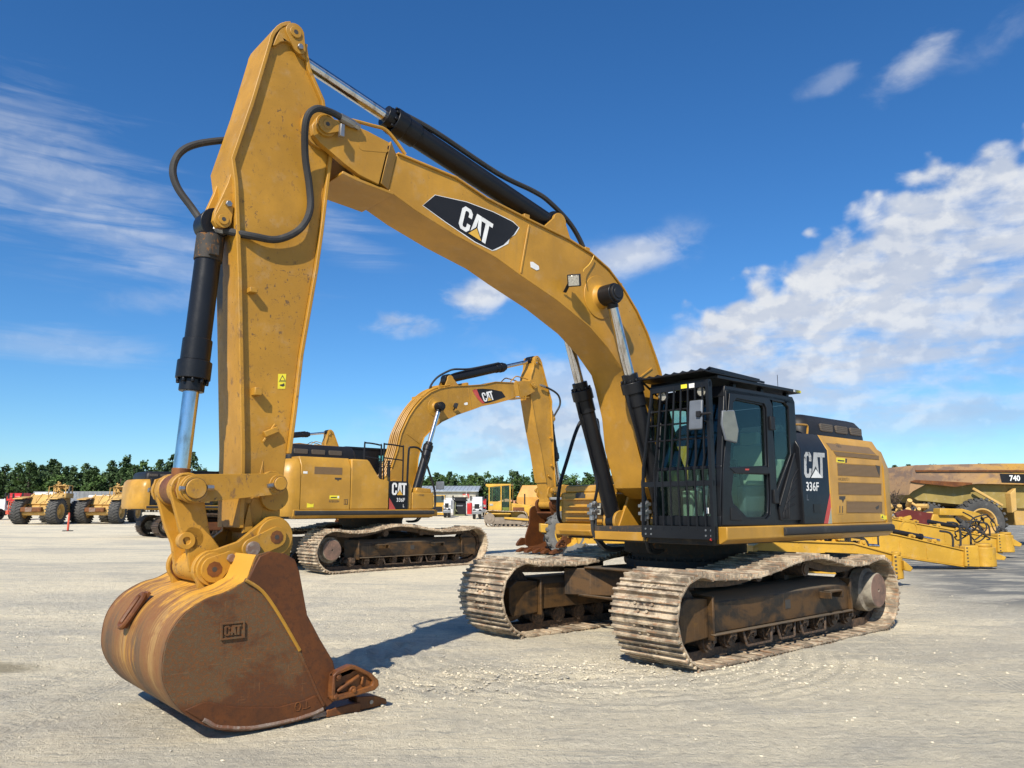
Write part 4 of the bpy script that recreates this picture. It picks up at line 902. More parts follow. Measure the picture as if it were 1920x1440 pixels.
def upper(root, hero=False, guard=False, code='', serial='', meshside=False):
    # ---- turntable deck
    mb = MB()
    mb.prism([(1.30, -.45), (1.30, 1.36), (-2.80, 1.36), (-2.80, -1.36), (.85, -1.36), (.85, -.45)], 1.18, 1.365, 'z')
    dk = mb.build('deck', BLKD if hero else BLKM, root, bevel=.01)
    mb = MB(); mb.prism([(1.32, 1.20), (1.32, 1.30), (.85, 1.36), (.85, 1.20)], -.44, .44); 
    for y0 in (-.50, -.33, .29, .46): mb.prism(strap(CFOOT, .14, (CFOOT[0] - .3, CFOOT[1] - .05), .20), y0, y0 + .04)
    for y0 in (-.31, .27): mb.prism(circ(FOOT, .20, 14, -10, 190) + [(.15, 1.36), (1.0, 1.36)], y0, y0 + .04)
    mb.build('boom_foot_bracket', YEL, root, bevel=.008)
    for s_ in (1, -1):
        x1 = 1.24 if s_ > 0 else .88
        sec = [(1.30 * s_, 1.20), (1.42 * s_, 1.195), (1.495 * s_, 1.245), (1.50 * s_, 1.385), (1.30 * s_, 1.385)]
        mb = MB(); mb.prism(sec, -2.93, x1, 'x'); sl = mb.build('side_sill', YEL2, root, bevel=.012)
        mb = MB(); mb.prism([(1.495 * s_, 1.262), (1.535 * s_, 1.275), (1.545 * s_, 1.315), (1.535 * s_, 1.352), (1.495 * s_, 1.365)], -2.90, .07 if s_ > 0 else .86, 'x'); mb.build('rubber_strip', RUB, sl, bevel=.008)
    # ---- engine house, left side: black panel and louvred door
    prof = lambda s_: [(.46 * s_, 1.386), (1.48 * s_, 1.386), (1.48 * s_, 2.34), (1.36 * s_, 2.555), (.46 * s_, 2.555)]
    mb = MB(); mb.prism(prof(1), -1.165, -.46, 'x'); bp = mb.build('front_side_panel', BLK, root, bevel=.012)
    mb = MB(); mb.prism(prof(1), -2.77, -1.175, 'x'); ld = mb.build('engine_door', YEL2, root, bevel=.014)
    mb = MB(); mb.box(-2.77, -.95, -.46, .46, 1.37, 2.535); mb.build('engine_cover', YEL2, root, bevel=.01)
    if meshside:
        mb = MB(); mb.box(-2.77, -.1, -1.46, -.46, 1.386, 2.55); ms = mb.build('engine_door', BLKM, root, bevel=.012)
        mb = MB(); mb.box(-2.55, -1.15, -1.475, -1.46, 1.50, 2.42); mb.build('screen', paint_mesh, ms)
        mb = MB(); mb.box(-2.62, -2.55, -1.50, -1.46, 1.44, 2.48); mb.box(-1.15, -1.08, -1.50, -1.46, 1.44, 2.48); mb.box(-2.62, -1.08, -1.50, -1.46, 2.42, 2.49); mb.box(-2.62, -1.08, -1.50, -1.46, 1.42, 1.50); mb.build('screen_frame', BLKM, ms, bevel=.006)
        mb = MB(); mb.box(-.95, -.25, -1.475, -1.46, 1.5, 1.7); mb.build('screen', paint_mesh, ms)
    else:
        # right side: two plain doors stepping down towards the boom, black panel in front
        mb = MB(); mb.prism([(-y, z) for y, z in prof(1)], -2.77, -1.52, 'x'); rd = mb.build('engine_door', YEL2, root, bevel=.014)
        mb = MB(); mb.prism([(-1.51, 1.386), (-.46, 1.386), (-.46, 2.06), (-.72, 2.10), (-1.02, 2.50), (-1.08, 2.54), (-1.51, 2.54)], -1.48, -.46, 'y'); mb.build('tank_cover', YEL2, root, bevel=.03)
        mb = MB(); mb.prism([(-.45, 1.386), (.10, 1.386), (.10, 2.06), (-.45, 2.06)], -1.475, -.46, 'y'); fp = mb.build('front_side_panel', BLK, root, bevel=.012)
        mb = MB(); mb.prism([(.11, 1.386), (.22, 1.386), (.22, 1.95), (.16, 2.03), (.11, 2.03)], -1.44, -.50, 'y'); mb.build('fuel_tank', YEL2, root, bevel=.02)
        # louvre, handle, tags on the right door
        mb = MB(); mb.box(-2.45, -1.75, -1.4835, -1.47, 2.17, 2.33); mb.build('louvre', LOUV, rd)
        mb = MB(); mb.box(-1.68, -1.58, -1.483, -1.478, 1.50, 1.62, 1); mb.box(-1.665, -1.645, -1.49, -1.48, 1.51, 1.61, 0); mb.box(-1.62, -1.60, -1.49, -1.48, 1.51, 1.61, 0); mb.build('door_handle', [YEL2, LETD], rd)
        mb = MB(); mb.box(-2.05, -1.80, -1.4825, -1.479, 1.62, 1.70, 0); mb.box(-2.02, -1.87, -1.484, -1.4825, 1.645, 1.668, 1); mb.box(-1.85, -1.81, -1.484, -1.4825, 1.64, 1.69, 2); mb.build('yellow_tag', [WARN, LETD, LET], rd)
        mb = MB(); word(mb, serial or 'RKB02084', (-2.06, -1.4805, 1.545), (.26, 0, 0), (0, 0, .05), .001, 0, .004); mb.build('serial_number', LETD, rd)
        mb = MB(); mb.prism([(-1.94, 2.10), (-1.76, 2.10), (-1.77, 2.06), (-1.83, 2.055), (-1.85, 2.02), (-1.875, 2.055), (-1.93, 2.06)], -1.4835, -1.4795, 'y'); mb.build('dark_tag', LETD, rd)
        mb = MB(); mb.prism([(-2.60, 1.43), (-2.60, 1.53), (-2.49, 1.50), (-2.44, 1.52), (-2.44, 1.44)], -1.4835, -1.4795, 'y'); mb.build('warning_decal', WARN, rd)
        mb = MB(); mb.box(-2.72, -2.62, -1.4835, -1.4795, 2.17, 2.22); mb.build('small_tag', LET, rd)
        O = Vector((-.38, -1.4765, 1.73)); mb = MB(); emblem(mb, O, Vector((.42, 0, 0)), Vector((0, 0, .29)), .001, 0, 1, 2)
        word(mb, '336F', O + Vector((.14, 0, -.16)), (.24, 0, 0), (0, 0, .09), .001, 0); word(mb, 'L', O + Vector((.33, 0, -.29)), (.035, 0, 0), (0, 0, .07), .001, 0)
        mb.prism([(-.449, 1.388), (-.26, 1.388), (-.449, 1.66)], -1.478, -1.4755, 'y', mi=3); mb.build('maker_decal', [LET, BLK, LYEL, LRED], fp)
        # storage boxes in front, rails above
        mb = MB(); mb.box(.24, .90, -1.44, -.60, 1.386, 1.80); mb.prism([(.38, 1.80), (.88, 1.80), (.86, 1.90), (.42, 1.92)], -1.38, -.66, 'y'); sb = mb.build('storage_box', YEL2, root, bevel=.025)
        mb = MB(); mb.box(.902, .99, -1.30, -.70, 1.52, 1.55); mb.box(.902, .97, -1.30, -.72, 1.60, 1.62); mb.box(.902, .96, -1.36, -.75, 1.70, 1.72); mb.box(.902, .95, -1.30, -.76, 1.44, 1.46); mb.build('step_tread', YEL, sb, bevel=.004)
        mb = MB(); mb.box(.60, 1.06, -1.40, -.60, 1.22, 1.38); mb.prism([(.80, 1.30), (1.10, 1.30), (1.06, 1.22), (.80, 1.22)], -1.3, -.7, 'y'); mb.build('front_platform', YEL, root, bevel=.02)
        mb = MB(); mb.box(.90, .908, -1.14, -.96, 1.72, 1.78); mb.box(.90, .908, -1.12, -.98, 1.78, 1.80); mb.build('latch_recess', LETD, sb)
        mb = MB(); mb.box(.902, .955, -.84, -.62, 1.49, 1.66); wl = mb.build('work_lamp', BLKM, sb, bevel=.01)
        mb = MB(); mb.box(.915, .9205 + .04, -.83, -.63, 1.50, 1.57); mb.box(.915, .96, -.83, -.63, 1.585, 1.65); mb.build('lamp_lens', LENS, sb, bevel=.006)
        if code: mb = MB(); word(mb, code, (.42, -1.4405, 1.71), (.18, 0, 0), (0, 0, .045), .002, 0, .004); mb.build('number', LETD, sb)
        for xa, xb in ((-1.05, -.58), (-.50, .06)):
            mb = MB(); mb.tube([(xa, -1.28, 2.1), (xa, -1.28, 2.88), (xa + .05, -1.28, 2.95), (xb - .05, -1.28, 2.92), (xb, -1.28, 2.86), (xb, -1.28, 2.06)], .02, 8, 4); mb.tube([(xa, -1.28, 2.62), (xb, -1.28, 2.58)], .016, 8, 1); mb.build('hand_rail', BLKM, root)
        mb = MB(); mb.tube([(.14, -1.36, 2.03), (.14, -1.40, 2.80), (.20, -1.42, 2.90), (.42, -1.44, 2.88), (.56, -1.45, 2.70), (.74, -1.46, 2.28), (.88, -1.46, 1.95), (.93, -1.46, 1.70), (.92, -1.46, 1.45), (.80, -1.46, 1.36), (.70, -1.46, 1.36)], .026, 8, 5); mb.build('mirror_pipe', BLKM, root)
        if not hero:
            mb = MB(); mb.obox((1.05, -1.5, 1.98), (Vector((.9, .3, 0)).normalized(), Vector((-.3, .9, 0)).normalized(), Vector((0, 0, 1))), (.02, .12, .10)); mb.build('mirror', GREYM, root, bevel=.02)
        # filler neck and exhaust stack
        mb = MB(); mb.cyl((-.25, -1.0, 2.06), (-.25, -1.0, 2.16), .09, n=18); mb.cyl((-.25, -1.0, 2.16), (-.25, -1.0, 2.20), .06, n=12); mb.build('tank_cap', YEL2, root)
        for k, (x, y) in enumerate(((.02, -.72), (-.16, -.62))):
            mb = MB(); mb.cyl((x, y, 2.05), (x, y, 2.42), .045, n=14); mb.cyl((x, y, 2.42), (x, y, 2.60), .03, n=12)
            for j in range(4): mb.box(x - .06, x + .06, y - .02, y + .02, 2.42 + j * .05, 2.435 + j * .05)
            mb.build('breather', BLKM, root)
    # counterweight, rounded in plan and chamfered on top
    plan = [(-2.785, 1.49), (-2.95, 1.485), (-3.08, 1.42), (-3.20, 1.20), (-3.33, .85), (-3.40, .4), (-3.42, 0)]
    plan = plan + [(x, -y) for x, y in plan[:-1][::-1]]
    mb = MB(); lv = [(1.24, .03), (1.34, 0), (2.16, .0), (2.40, .06), (2.50, .16)]
    vs = []; fs_ = []; n_ = len(plan)
    for z, ins in lv:
        for x, y in plan:
            L = math.hypot(x + 2.785, y) or 1; k = 0 if x > -2.79 else 1
            yy = y - math.copysign(min(abs(y), ins * (1 if abs(y) > .9 else .3)), y); vs.append((x + ins * .9 * k, yy, z if x < -2.79 or z < 2.45 else z))
    for j in range(len(lv) - 1):
        for i in range(n_): q = (i + 1) % n_; fs_.append((j * n_ + i, j * n_ + q, (j + 1) * n_ + q, (j + 1) * n_ + i))
    fs_ += [tuple(range(n_)), tuple(range((len(lv) - 1) * n_, len(lv) * n_))]
    mb.add(vs, fs_); mb.build('counterweight', YEL2, root, bevel=.03, seg=3)
    # ---- engine hood
    hp = rrect(-2.88, -1.05, -1.02, 1.24, .16)
    mb = MB(); vs = []; n_ = len(hp); cxm, cym = -1.96, .11
    for z, k in ((2.50, 1.0), (2.62, .995), (2.76, .965), (2.84, .91), (2.865, .84)):
        for x, y in hp: vs.append((cxm + (x - cxm) * k, cym + (y - cym) * (1 - (1 - k) * .9), z))
    fs_ = []
    for j in range(4):
        for i in range(n_): q = (i + 1) % n_; fs_.append((j * n_ + i, j * n_ + q, (j + 1) * n_ + q, (j + 1) * n_ + i))
    fs_ += [tuple(range(n_)), tuple(range(4 * n_, 5 * n_))]
    mb.add(vs, fs_); hd = mb.build('engine_hood', BLKM, root, sharp=50)
    for s_, yy in ((1, 1.238), (-1, -1.018)):
        for x0 in (-1.72, -2.16, -2.60):
            mb = MB(); mb.prism(rrect(x0 - .17 + .05, x0 + .17 + .05, 2.635, 2.745, .02, 2), *((yy - .03, yy + .003) if s_ > 0 else (yy - .003, yy + .03))); mb.build('hood_vent', HOODM, hd, bevel=.004)
    mb = MB(); mb.tube([(-.62, 1.30, 2.66), (-.95, 1.30, 2.68), (-1.02, 1.30, 2.66), (-1.00, 1.30, 2.56)], .014, 8, 3); mb.build('hand_rail', YEL, root)
    # ---- left panel lettering, louvres
    yb = 1.481
    S = lambda u, v, y=1.48: (lambda h: Vector((h.x, y, h.z)))(M1.hit(u, v, 'y', y))
    def cr(x, y): return S(1480 + x / 5.14, 760 + y / 5.14)
    O = cr(143, 697); X = cr(343, 700) - O; Y = cr(140, 448) - O
    mb = MB(); k = 1 / 1.75
    for g, h in ((GC, ()), (GA, ()), (GT, ())): poly2d(mb, [(x * k, y) for x, y in g], O, X, Y, .0015, 0 if not hero else 1, h)
    poly2d(mb, [(.50 * k, -.02), (.945 * k, .46), (1.39 * k, -.02)], O, X, Y, .003, 2); poly2d(mb, [(.54 * k, .0), (.945 * k, .34), (1.52 * k, .0)], O, X, Y, .0045, 0)
    O2 = cr(163, 825); X2 = cr(285, 827) - O2; Y2 = cr(160, 736) - O2; word(mb, '336F', O2, X2, Y2, .0015, 0, .018)
    O3 = cr(168, 915); word(mb, 'L', O3, cr(188, 915) - O3, cr(168, 860) - O3, .0015, 3, .0)
    e1, e2, e3 = cr(335, 1138), cr(418, 1140), cr(408, 850)
    mb.build('maker_decal', [LET, LETG, BLK, GREYM, LRED, HEAD], bp); mb = MB()
    mb.prism([(-1.163, 1.392), (cr(335, 1138).x, 1.392), (-1.163, cr(408, 850).z)], 1.4795, 1.4825, 'y', mi=4)
    mb.prism([(-1.164, 1.39), (cr(372, 1138).x, 1.39), (-1.164, cr(408, 980).z)], 1.4826, 1.484, 'y', mi=5)
    mb.build('red_stripe', [LET, LETG, BLK, GREYM, LRED, HEAD], bp); mb = MB()
    mb.prism([(cr(175, 0).x, cr(175, 952).z), (cr(240, 0).x, cr(175, 952).z), (cr(240, 0).x, cr(175, 1035).z), (cr(175, 0).x, cr(175, 1035).z)], 1.4795, 1.486, 'y', mi=2)
    mb.build('latch', [LET, LETG, BLK, GREYM, LRED, HEAD], bp)
    for q in ([(418, 385), (830, 425), (862, 478), (862, 524), (455, 487)], [(463, 563), (872, 588), (872, 693), (470, 675)], [(472, 745), (886, 758), (884, 864), (476, 858)], [(552, 927), (893, 932), (893, 1036), (552, 1034)]):
        pts = [cr(*p) for p in q]
        if q[0][1] == 385:      # the top one runs over the chamfer
            pts = [Vector((p.x, 0, min(p.z, 2.335))) for p in pts]
        mb = MB(); mb.prism([(p.x, p.z) for p in pts], 1.4785, 1.4815); mb.prism([(p.x + .012 * (-1 if p.x < -1.9 else 1), p.z + .010 * (1 if i in (0, 1) else -1)) for i, p in enumerate(pts)], 1.472, 1.4800, 'y', mi=1); mb.build('louvre', [LOUV, YEL], ld)
    mb = MB(); n3 = Vector((0, .873, .487)) * .003; cq = lambda x, f: Vector((x, 1.48 - .12 * f, 2.34 + .215 * f)) + n3
    mb.add([cq(-1.285, .04), cq(-2.60, .04), cq(-2.52, .50), cq(-1.25, .50)], [(0, 1, 2, 3)]); mb.build('louvre', LOUV, ld)
    if hero:
        mb = MB(); tq = [cr(828, 575), cr(872, 590), cr(868, 680), cr(850, 640)]; mb.prism([(p.x, p.z) for p in tq], 1.482, 1.484)
        tq = [cr(828, 985), cr(862, 960), cr(860, 990), cr(840, 1005)]; mb.prism([(p.x, p.z) for p in tq], 1.482, 1.484); mb.build('torn_hole', LETD, ld)
        mb = MB(); a = [cr(455, 503), cr(535, 512), cr(535, 555), cr(455, 548)]; mb.prism([(p.x, p.z) for p in a], 1.4795, 1.4822); b_ = [cr(540, 514), cr(555, 515), cr(553, 552), cr(538, 552)]; mb.prism([(p.x, p.z) for p in b_], 1.4795, 1.4822, 'y', mi=1)
        a = [cr(465, 524), cr(528, 530), cr(528, 543), cr(465, 538)]; mb.prism([(p.x, p.z) for p in a], 1.4822, 1.483, 'y', mi=1); mb.build('yellow_tag', [WARN, LETD], ld)
        O = cr(470, 726); mb = MB(); word(mb, 'HKB00731', O, cr(576, 728) - O, cr(470, 695) - O, .0012, 0, .003); mb.build('serial_number', LETD, ld)
        O = S(1480 + 428 / 5.14, 760 + 360 / 5.14, 1.44); mb = MB(); 
        Xd = Vector((-.14, 0, 0)); Yd = Vector((0, -.035, .06)); On = Vector((-1.50, 1.4565 - .02 + .012, 2.40)); word(mb, '-881', On, Xd, Yd, .002, 0, .003); mb.build('number', LETD, ld)
        mb = MB(); a = [cr(880, 1050), cr(908, 1052), cr(912, 1062), cr(945, 1062), cr(945, 1100), cr(912, 1102), cr(908, 1095), cr(882, 1090)]; mb.prism([(p.x, p.z) for p in a], 1.4795, 1.4825); a = [cr(894, 1058), cr(905, 1085), cr(884, 1085)]; mb.prism([(p.x, p.z) for p in a], 1.4825, 1.4832, 'y', mi=1); mb.build('warning_decal', [WARN, LETD], ld)
    mb = MB(); a = [cr(468, 962), cr(518, 962), cr(518, 1048), cr(468, 1048)]; mb.prism([(p.x, p.z) for p in a], 1.4795, 1.484); 
    for xx in (480, 506): a = [cr(xx, 970), cr(xx + 7, 970), cr(xx + 7, 1035), cr(xx, 1035)]; mb.prism([(p.x, p.z) for p in a], 1.484, 1.4865, 'y', mi=1)
    mb.build('door_handle', [YEL2, LETD], ld, bevel=.002)
    mb = MB(); a = [cr(480, 875), cr(540, 875), cr(538, 900), cr(525, 910), cr(516, 940), cr(505, 910), cr(480, 905)]; mb.prism([(p.x, p.z) for p in a], 1.4795, 1.4825); mb.build('dark_tag', LETD, ld)
    # ---- cab
    yL, yR = 1.42, .46; zb, zt = 1.386, 2.99
    mb = MB()
    # left side frame: door and rear quarter openings cut out
    outer = [(1.20, zb), (1.20, 1.6), (1.02, 2.93), (.96, 2.99), (-.46, 2.995), (-.51, 2.93), (-.50, zb)]
    door_up = T([(1375, 755), (1381, 750), (1430, 760), (1433, 768), (1437, 873), (1368, 876)], 1.42)
    door_lo = T([(1376, 888), (1439, 890), (1441, 930), (1440, 962), (1434, 969), (1402, 970), (1376, 944), (1372, 925)], 1.42)
    quart = T([(1449, 749), (1468, 752), (1479, 764), (1483, 852), (1457, 920)], 1.42)
    mb.prism(outer, yL - .06, yL, holes=[door_up, door_lo, quart])
    mb.prism([(1.20, zb), (1.20, 1.6), (1.02, 2.93), (.96, 2.99), (-.46, 2.995), (-.51, 2.93), (-.50, zb)], yR, yR + .05, holes=[[(.98, 1.85), (.88, 2.80), (.50, 2.82), (.50, 1.95)]])
    mb.prism([(yR, 2.90), (yL, 2.90), (yL, 2.96), (yL - .05, 3.0), (yR + .05, 3.0), (yR, 2.96)], -.48, 1.0, 'x')
    mb.prism([(yR + .05, zb), (yL - .06, zb), (yL - .06, 2.9), (yR + .05, 2.9)], -.52, -.47, 'x', holes=[[(yR + .12, 2.25), (yL - .14, 2.25), (yL - .16, 2.62), (yL - .2, 2.66), (yR + .18, 2.66), (yR + .14, 2.62)]])
    for y0, y1 in ((yR, yR + .07), (yL - .08, yL)):
        mb.prism([(1.20, zb), (1.24, 1.6), (1.06, 2.93), (.98, 2.93), (1.13, 1.6), (1.13, zb)], y0, y1)
    mb.prism([(1.10, zb), (1.24, zb), (1.24, 1.50), (1.10, 1.50)], yR, yL)
    mb.prism([(1.045, 2.86), (1.075, 2.86), (1.05, 2.99), (.95, 2.99)], yR, yL)
    mb.prism([(1.13, 2.03), (1.185, 2.03), (1.178, 2.07), (1.13, 2.07)], yR, yL)
    cab = mb.build('cab', BLK, root, bevel=.012)
    for nm, hole, yy in (('door_window', door_up, yL - .03), ('lower_door_window', door_lo, yL - .03), ('quarter_window', quart, yL - .03), ('side_window', [(.98, 1.85), (.88, 2.80), (.50, 2.82), (.50, 1.95)], yR + .02)):
        mb = MB(); mb.prism(hole, yy, yy + .006); mb.build(nm, GLASS, cab)
    mb = MB(); mb.prism([(1.165, 1.50), (1.171, 1.50), (1.181, 2.03), (1.175, 2.03)], yR + .07, yL - .08); mb.build('lower_windscreen', GLASS, cab)
    mb = MB(); mb.prism([(1.168, 2.07), (1.174, 2.07), (1.054, 2.87), (1.048, 2.87)], yR + .07, yL - .08); mb.build('windscreen', GLASS, cab)
    mb = MB(); mb.prism([(yR + .12, 2.25), (yL - .14, 2.25), (yL - .16, 2.62), (yL - .2, 2.66), (yR + .18, 2.66), (yR + .14, 2.62)], -.50, -.494, 'x'); mb.build('rear_window', GLASS, cab)
    # door leaf lines, hinges, grab pocket, stepped black cover under the quarter window
    mb = MB()
    dl = T([(1366, 737), (1440, 747), (1446, 760), (1452, 985), (1352, 985), (1354, 880)], 1.42)
    mb.prism(dl, yL + .002, yL + .018, holes=[T([(1373, 753), (1380, 747), (1431, 757), (1435, 767), (1439, 876), (1366, 879)], 1.42), T([(1373, 886), (1441, 888), (1443, 931), (1442, 965), (1435, 973), (1400, 973), (1373, 946), (1369, 925)], 1.42)])
    dr = mb.build('cab_door', BLK, cab, bevel=.006)
    mb = MB()
    for u, v in ((1442, 793), (1449, 930)):
        a = T([(u - 3, v - 12), (u + 6, v + 14)], 1.42); mb.box(a[1][0], a[0][0], yL + .018, yL + .045, a[1][1], a[0][1])
    mb.build('hinge', BLKM, dr, bevel=.004)
    mb = MB(); mb.prism(T([(1367, 952), (1374, 952), (1388, 970), (1387, 976), (1367, 975)], 1.42), yL + .018, yL + .026); mb.build('door_handle', BLKM, dr, bevel=.003)
    mb = MB(); mb.prism(T([(1366, 878), (1436, 876), (1440, 888), (1376, 887)], 1.42), yL + .018, yL + .024, mi=0); mb.prism(T([(1394, 879), (1401, 879), (1401, 882), (1394, 882)], 1.42), yL + .024, yL + .026, mi=1); mb.build('door_latch_plate', [GREYM if False else BLKM, LRED], dr)
    mb = MB()
    q = T([(1487, 852), (1496, 890), (1500, 975), (1462, 975), (1458, 950)], 1.42); mb.prism(q, yL + .001, yL + .02)
    for k in range(5):
        pts = T([(1493 - k * 1.5, 880 + k * 16), (1484 - k * 3, 897 + k * 14), (1478 - k * 3, 925 + k * 9), (1477 - k * 3, 972)], 1.42); mb.tube([(a, yL + .022, b_) for a, b_ in pts], .008, 6, 3)
    pts = T([(1487, 850), (1459, 948)], 1.42); mb.tube([(a, yL + .022, b_) for a, b_ in pts], .012, 6, 1)
    mb.build('stepped_cover', BLKM, cab, bevel=.004)
    # interior
    mb = MB(); mb.box(-.10, .42, .70, 1.16, 1.62, 1.76); mb.obox((-.16, .93, 2.06), (Vector((.97, 0, .2)), Vector((0, 1, 0)), Vector((-.2, 0, .97))), (.07, .23, .34)); mb.obox((-.22, .93, 2.47), (Vector((1, 0, .1)), Vector((0, 1, 0)), Vector((-.1, 0, 1))), (.05, .13, .09))
    mb.box(-.06, .46, .58, .68, 1.86, 1.92); mb.box(-.06, .46, 1.19, 1.29, 1.86, 1.92); mb.build('seat', HEAD, cab, bevel=.05, seg=3)
    mb = MB(); mb.box(-.44, -.30, .60, 1.30, 1.95, 2.20); mb.box(.55, .80, .58, .72, 1.42, 1.80); mb.box(.60, .95, 1.05, 1.30, 1.42, 1.52); mb.build('trim_panel', HEAD, cab, bevel=.02)
    mb = MB(); mb.box(-.05, .55, .56, .68, 1.45, 1.86); mb.box(-.05, .55, 1.18, 1.30, 1.45, 1.86); mb.box(-.1, .4, .72, 1.14, 1.40, 1.62)
    mb.box(-.44, -.20, .55, 1.33, 1.40, 1.95)
    mb.build('console', GREYM, cab, bevel=.03)
    for y in (.62, 1.24): mb = MB(); mb.cyl((.50, y, 1.86), (.53, y, 2.02), .02, n=8); mb.ball((.535, y, 2.05), .035, 6); mb.build('joystick', BLKM, cab)
    for y in (.86, 1.00):
        mb = MB(); mb.tube([(1.0, y, 1.42), (.92, y, 1.60), (.84, y, 1.98)], .012, 6, 3); mb.box(.94, 1.08, y - .06, y + .06, 1.44, 1.46); mb.build('travel_lever', STEEL, cab)
    mb = MB(); mb.box(.72, .78, 1.20, 1.34, 1.95, 2.15); mb.build('monitor', BLKM, cab, bevel=.01)
    mb = MB(); mb.box(-.46, 1.15, yR + .05, yL - .06, 1.387, 1.41); mb.build('cab_floor', BLKM, cab)
    # mirrors on the left of the cab
    mb = MB(); mb.tube([(1.06, 1.42, 2.66), (1.16, 1.50, 2.68), (1.16, 1.50, 2.90), (1.04, 1.44, 2.92)], .012, 8, 2); mr = mb.build('mirror_arm', BLKM, cab)
    ux = Vector((-.62, -.78, 0)).normalized() if False else None
    fwv = Vector((.42, .90, .03)).normalized(); sv = Vector((-.90, .42, 0)).normalized(); uv = fwv.cross(sv); uv = uv if uv.z > 0 else -uv
    c0 = Vector((1.13, 1.53, 2.51)); pts = [(-.07, -.17), (.07, -.20), (.10, -.05), (.06, .18), (-.09, .17), (-.11, .02)]
    mb = MB(); v = [c0 + sv * a * 1.05 + uv * b_ for a, b_ in pts]; n_ = len(v); mb.add(v + [p - fwv * .035 for p in v], [tuple(range(n_)), tuple(range(2 * n_ - 1, n_ - 1, -1))] + [(i, (i + 1) % n_, (i + 1) % n_ + n_, i + n_) for i in range(n_)]); sh = mb.build('mirror_shell', GREYM, cab, bevel=.012)
    mb = MB(); v = [c0 + sv * a * .92 + uv * b_ * .92 + fwv * .002 for a, b_ in pts]; mb.add(v + [p - fwv * .004 for p in v], [tuple(range(n_)), tuple(range(2 * n_ - 1, n_ - 1, -1))] + [(i, (i + 1) % n_, (i + 1) % n_ + n_, i + n_) for i in range(n_)]); mb.build('mirror_glass', MIR, cab)
    mb = MB(); mb.cyl((-.85, 1.0, 2.86), (-.85, 1.0, 2.90), .02, n=8); mb.cyl((-.85, 1.0, 2.90), (-.85, 1.0, 3.38), .004, n=6)
    if hero or not meshside: mb.build('antenna', BLKM, root)
    if guard:
        X = 1.39; G = lambda u, v, x=X: M1.hit(u, v, 'x', x)
        yA, yB = .56, 1.455; gz0, gz1 = 1.25, 3.0
        mb = MB()
        mb.beam((X, yB - .02, gz0), (X, yB - .02, gz1), .04, .07, (1, 0, 0)); mb.tube([(X, .44, gz0 + .02), (X, .47, 2.05), (X, .64, gz1)], .022, 6, 1)
        mb.box(X - .02, X + .02, .44, yB, gz0, gz0 + .14); mb.box(X - .02, X + .02, .62, yB, gz1 - .06, gz1 + .02)
        mb.box(X - .015, X + .015, .47, yB, 1.835, 1.895)
        for z, ya in ((2.72, .60), (2.555, .56), (2.37, .53)): mb.cyl((X - .012, ya, z), (X - .012, yB, z), .011, n=8)
        for k in range(7):
            f = (k + 1) / 8; yt = .68 + (yB - .68) * f; y2 = .55 + (yB - .55) * f - .02; y1 = .53 + (yB - .53) * f
            mb.tube([(X + .012, yt, gz1 - .02), (X + .012, y2 + .03, 2.15), (X + .012, y2, 2.02), (X + .012, y1, gz0 + .1)], .013, 6, 1)
        # side struts from the guard back to the boom side of the cab
        for z in (1.30, 1.87, 2.40, 2.72, 2.97): mb.tube([(X, .52 + (z - 1.3) * .07, z), (X - .22, .47, z)], .014, 6, 1)
        mb.tube([(X - .2, .47, 1.3), (X - .2, .47, 2.95)], .02, 6, 1)
        gd = mb.build('front_guard', BLK, root)
        mb = MB()
        for yy in (.50, .58, 1.34, 1.41):
            for zz in (1.29, 1.35): mb.cyl((X + .018, yy, zz), (X + .026, yy, zz), .012, n=8)
        mb.build('guard_bolt', STEEL, gd)
        mb = MB(); a, b_ = G(1279, 722), G(1289, 728); mb.box(X + .021, X + .024, a.y, b_.y + .01, b_.z, a.z, 0); a, b_ = G(1294, 720), G(1303, 727); mb.box(X + .021, X + .024, a.y, b_.y + .01, b_.z, a.z, 1); mb.build('small_tag', [WARN, LET], gd)
        mb = MB(); a, b_ = G(1320, 952, 1.20), G(1328, 963, 1.20); mb.box(1.185, 1.19, a.y, b_.y, b_.z, a.z); mb.build('small_tag', LET, cab)
        # roof guard and visor
        mb = MB()
        mb.prism([(yR + .02, 3.05), (yL + .03, 3.05), (yL + .03, 3.09), (yR + .02, 3.09)], -.62, 1.22, 'x')
        for x in (-.45, .15, .75): mb.box(x - .03, x + .03, yR + .06, yR + .12, 2.98, 3.05); mb.box(x - .03, x + .03, yL - .12, yL - .06, 2.98, 3.05)
        rg = mb.build('roof_guard', BLK, root, bevel=.006)
        mb = MB(); cor = [(yR - .12 + k * .062, 3.185 + (.024 if k % 2 else -.004)) for k in range(18)]
        v = [];  n_ = len(cor)
        for x, dz, sh_ in ((1.30, -.025, 0), (.25, -.055, 0)):
            v += [(x, y, z + dz) for y, z in cor]
        v += [(x, y, z - .02) for x, y, z in v]
        f = []
        for i in range(n_ - 1): f += [(i, i + 1, i + 1 + n_, i + n_), (i + 2 * n_, i + 3 * n_, i + 1 + 3 * n_, i + 1 + 2 * n_), (i, i + 2 * n_, i + 1 + 2 * n_, i + 1), (i + n_, i + 1 + n_, i + 1 + 3 * n_, i + 3 * n_)]
        f += [(0, n_, 3 * n_, 2 * n_), (n_ - 1, 3 * n_ - 1, 4 * n_ - 1, 2 * n_ - 1)]
        mb.add(v, f); mb.build('corrugated_visor', BLK, rg)
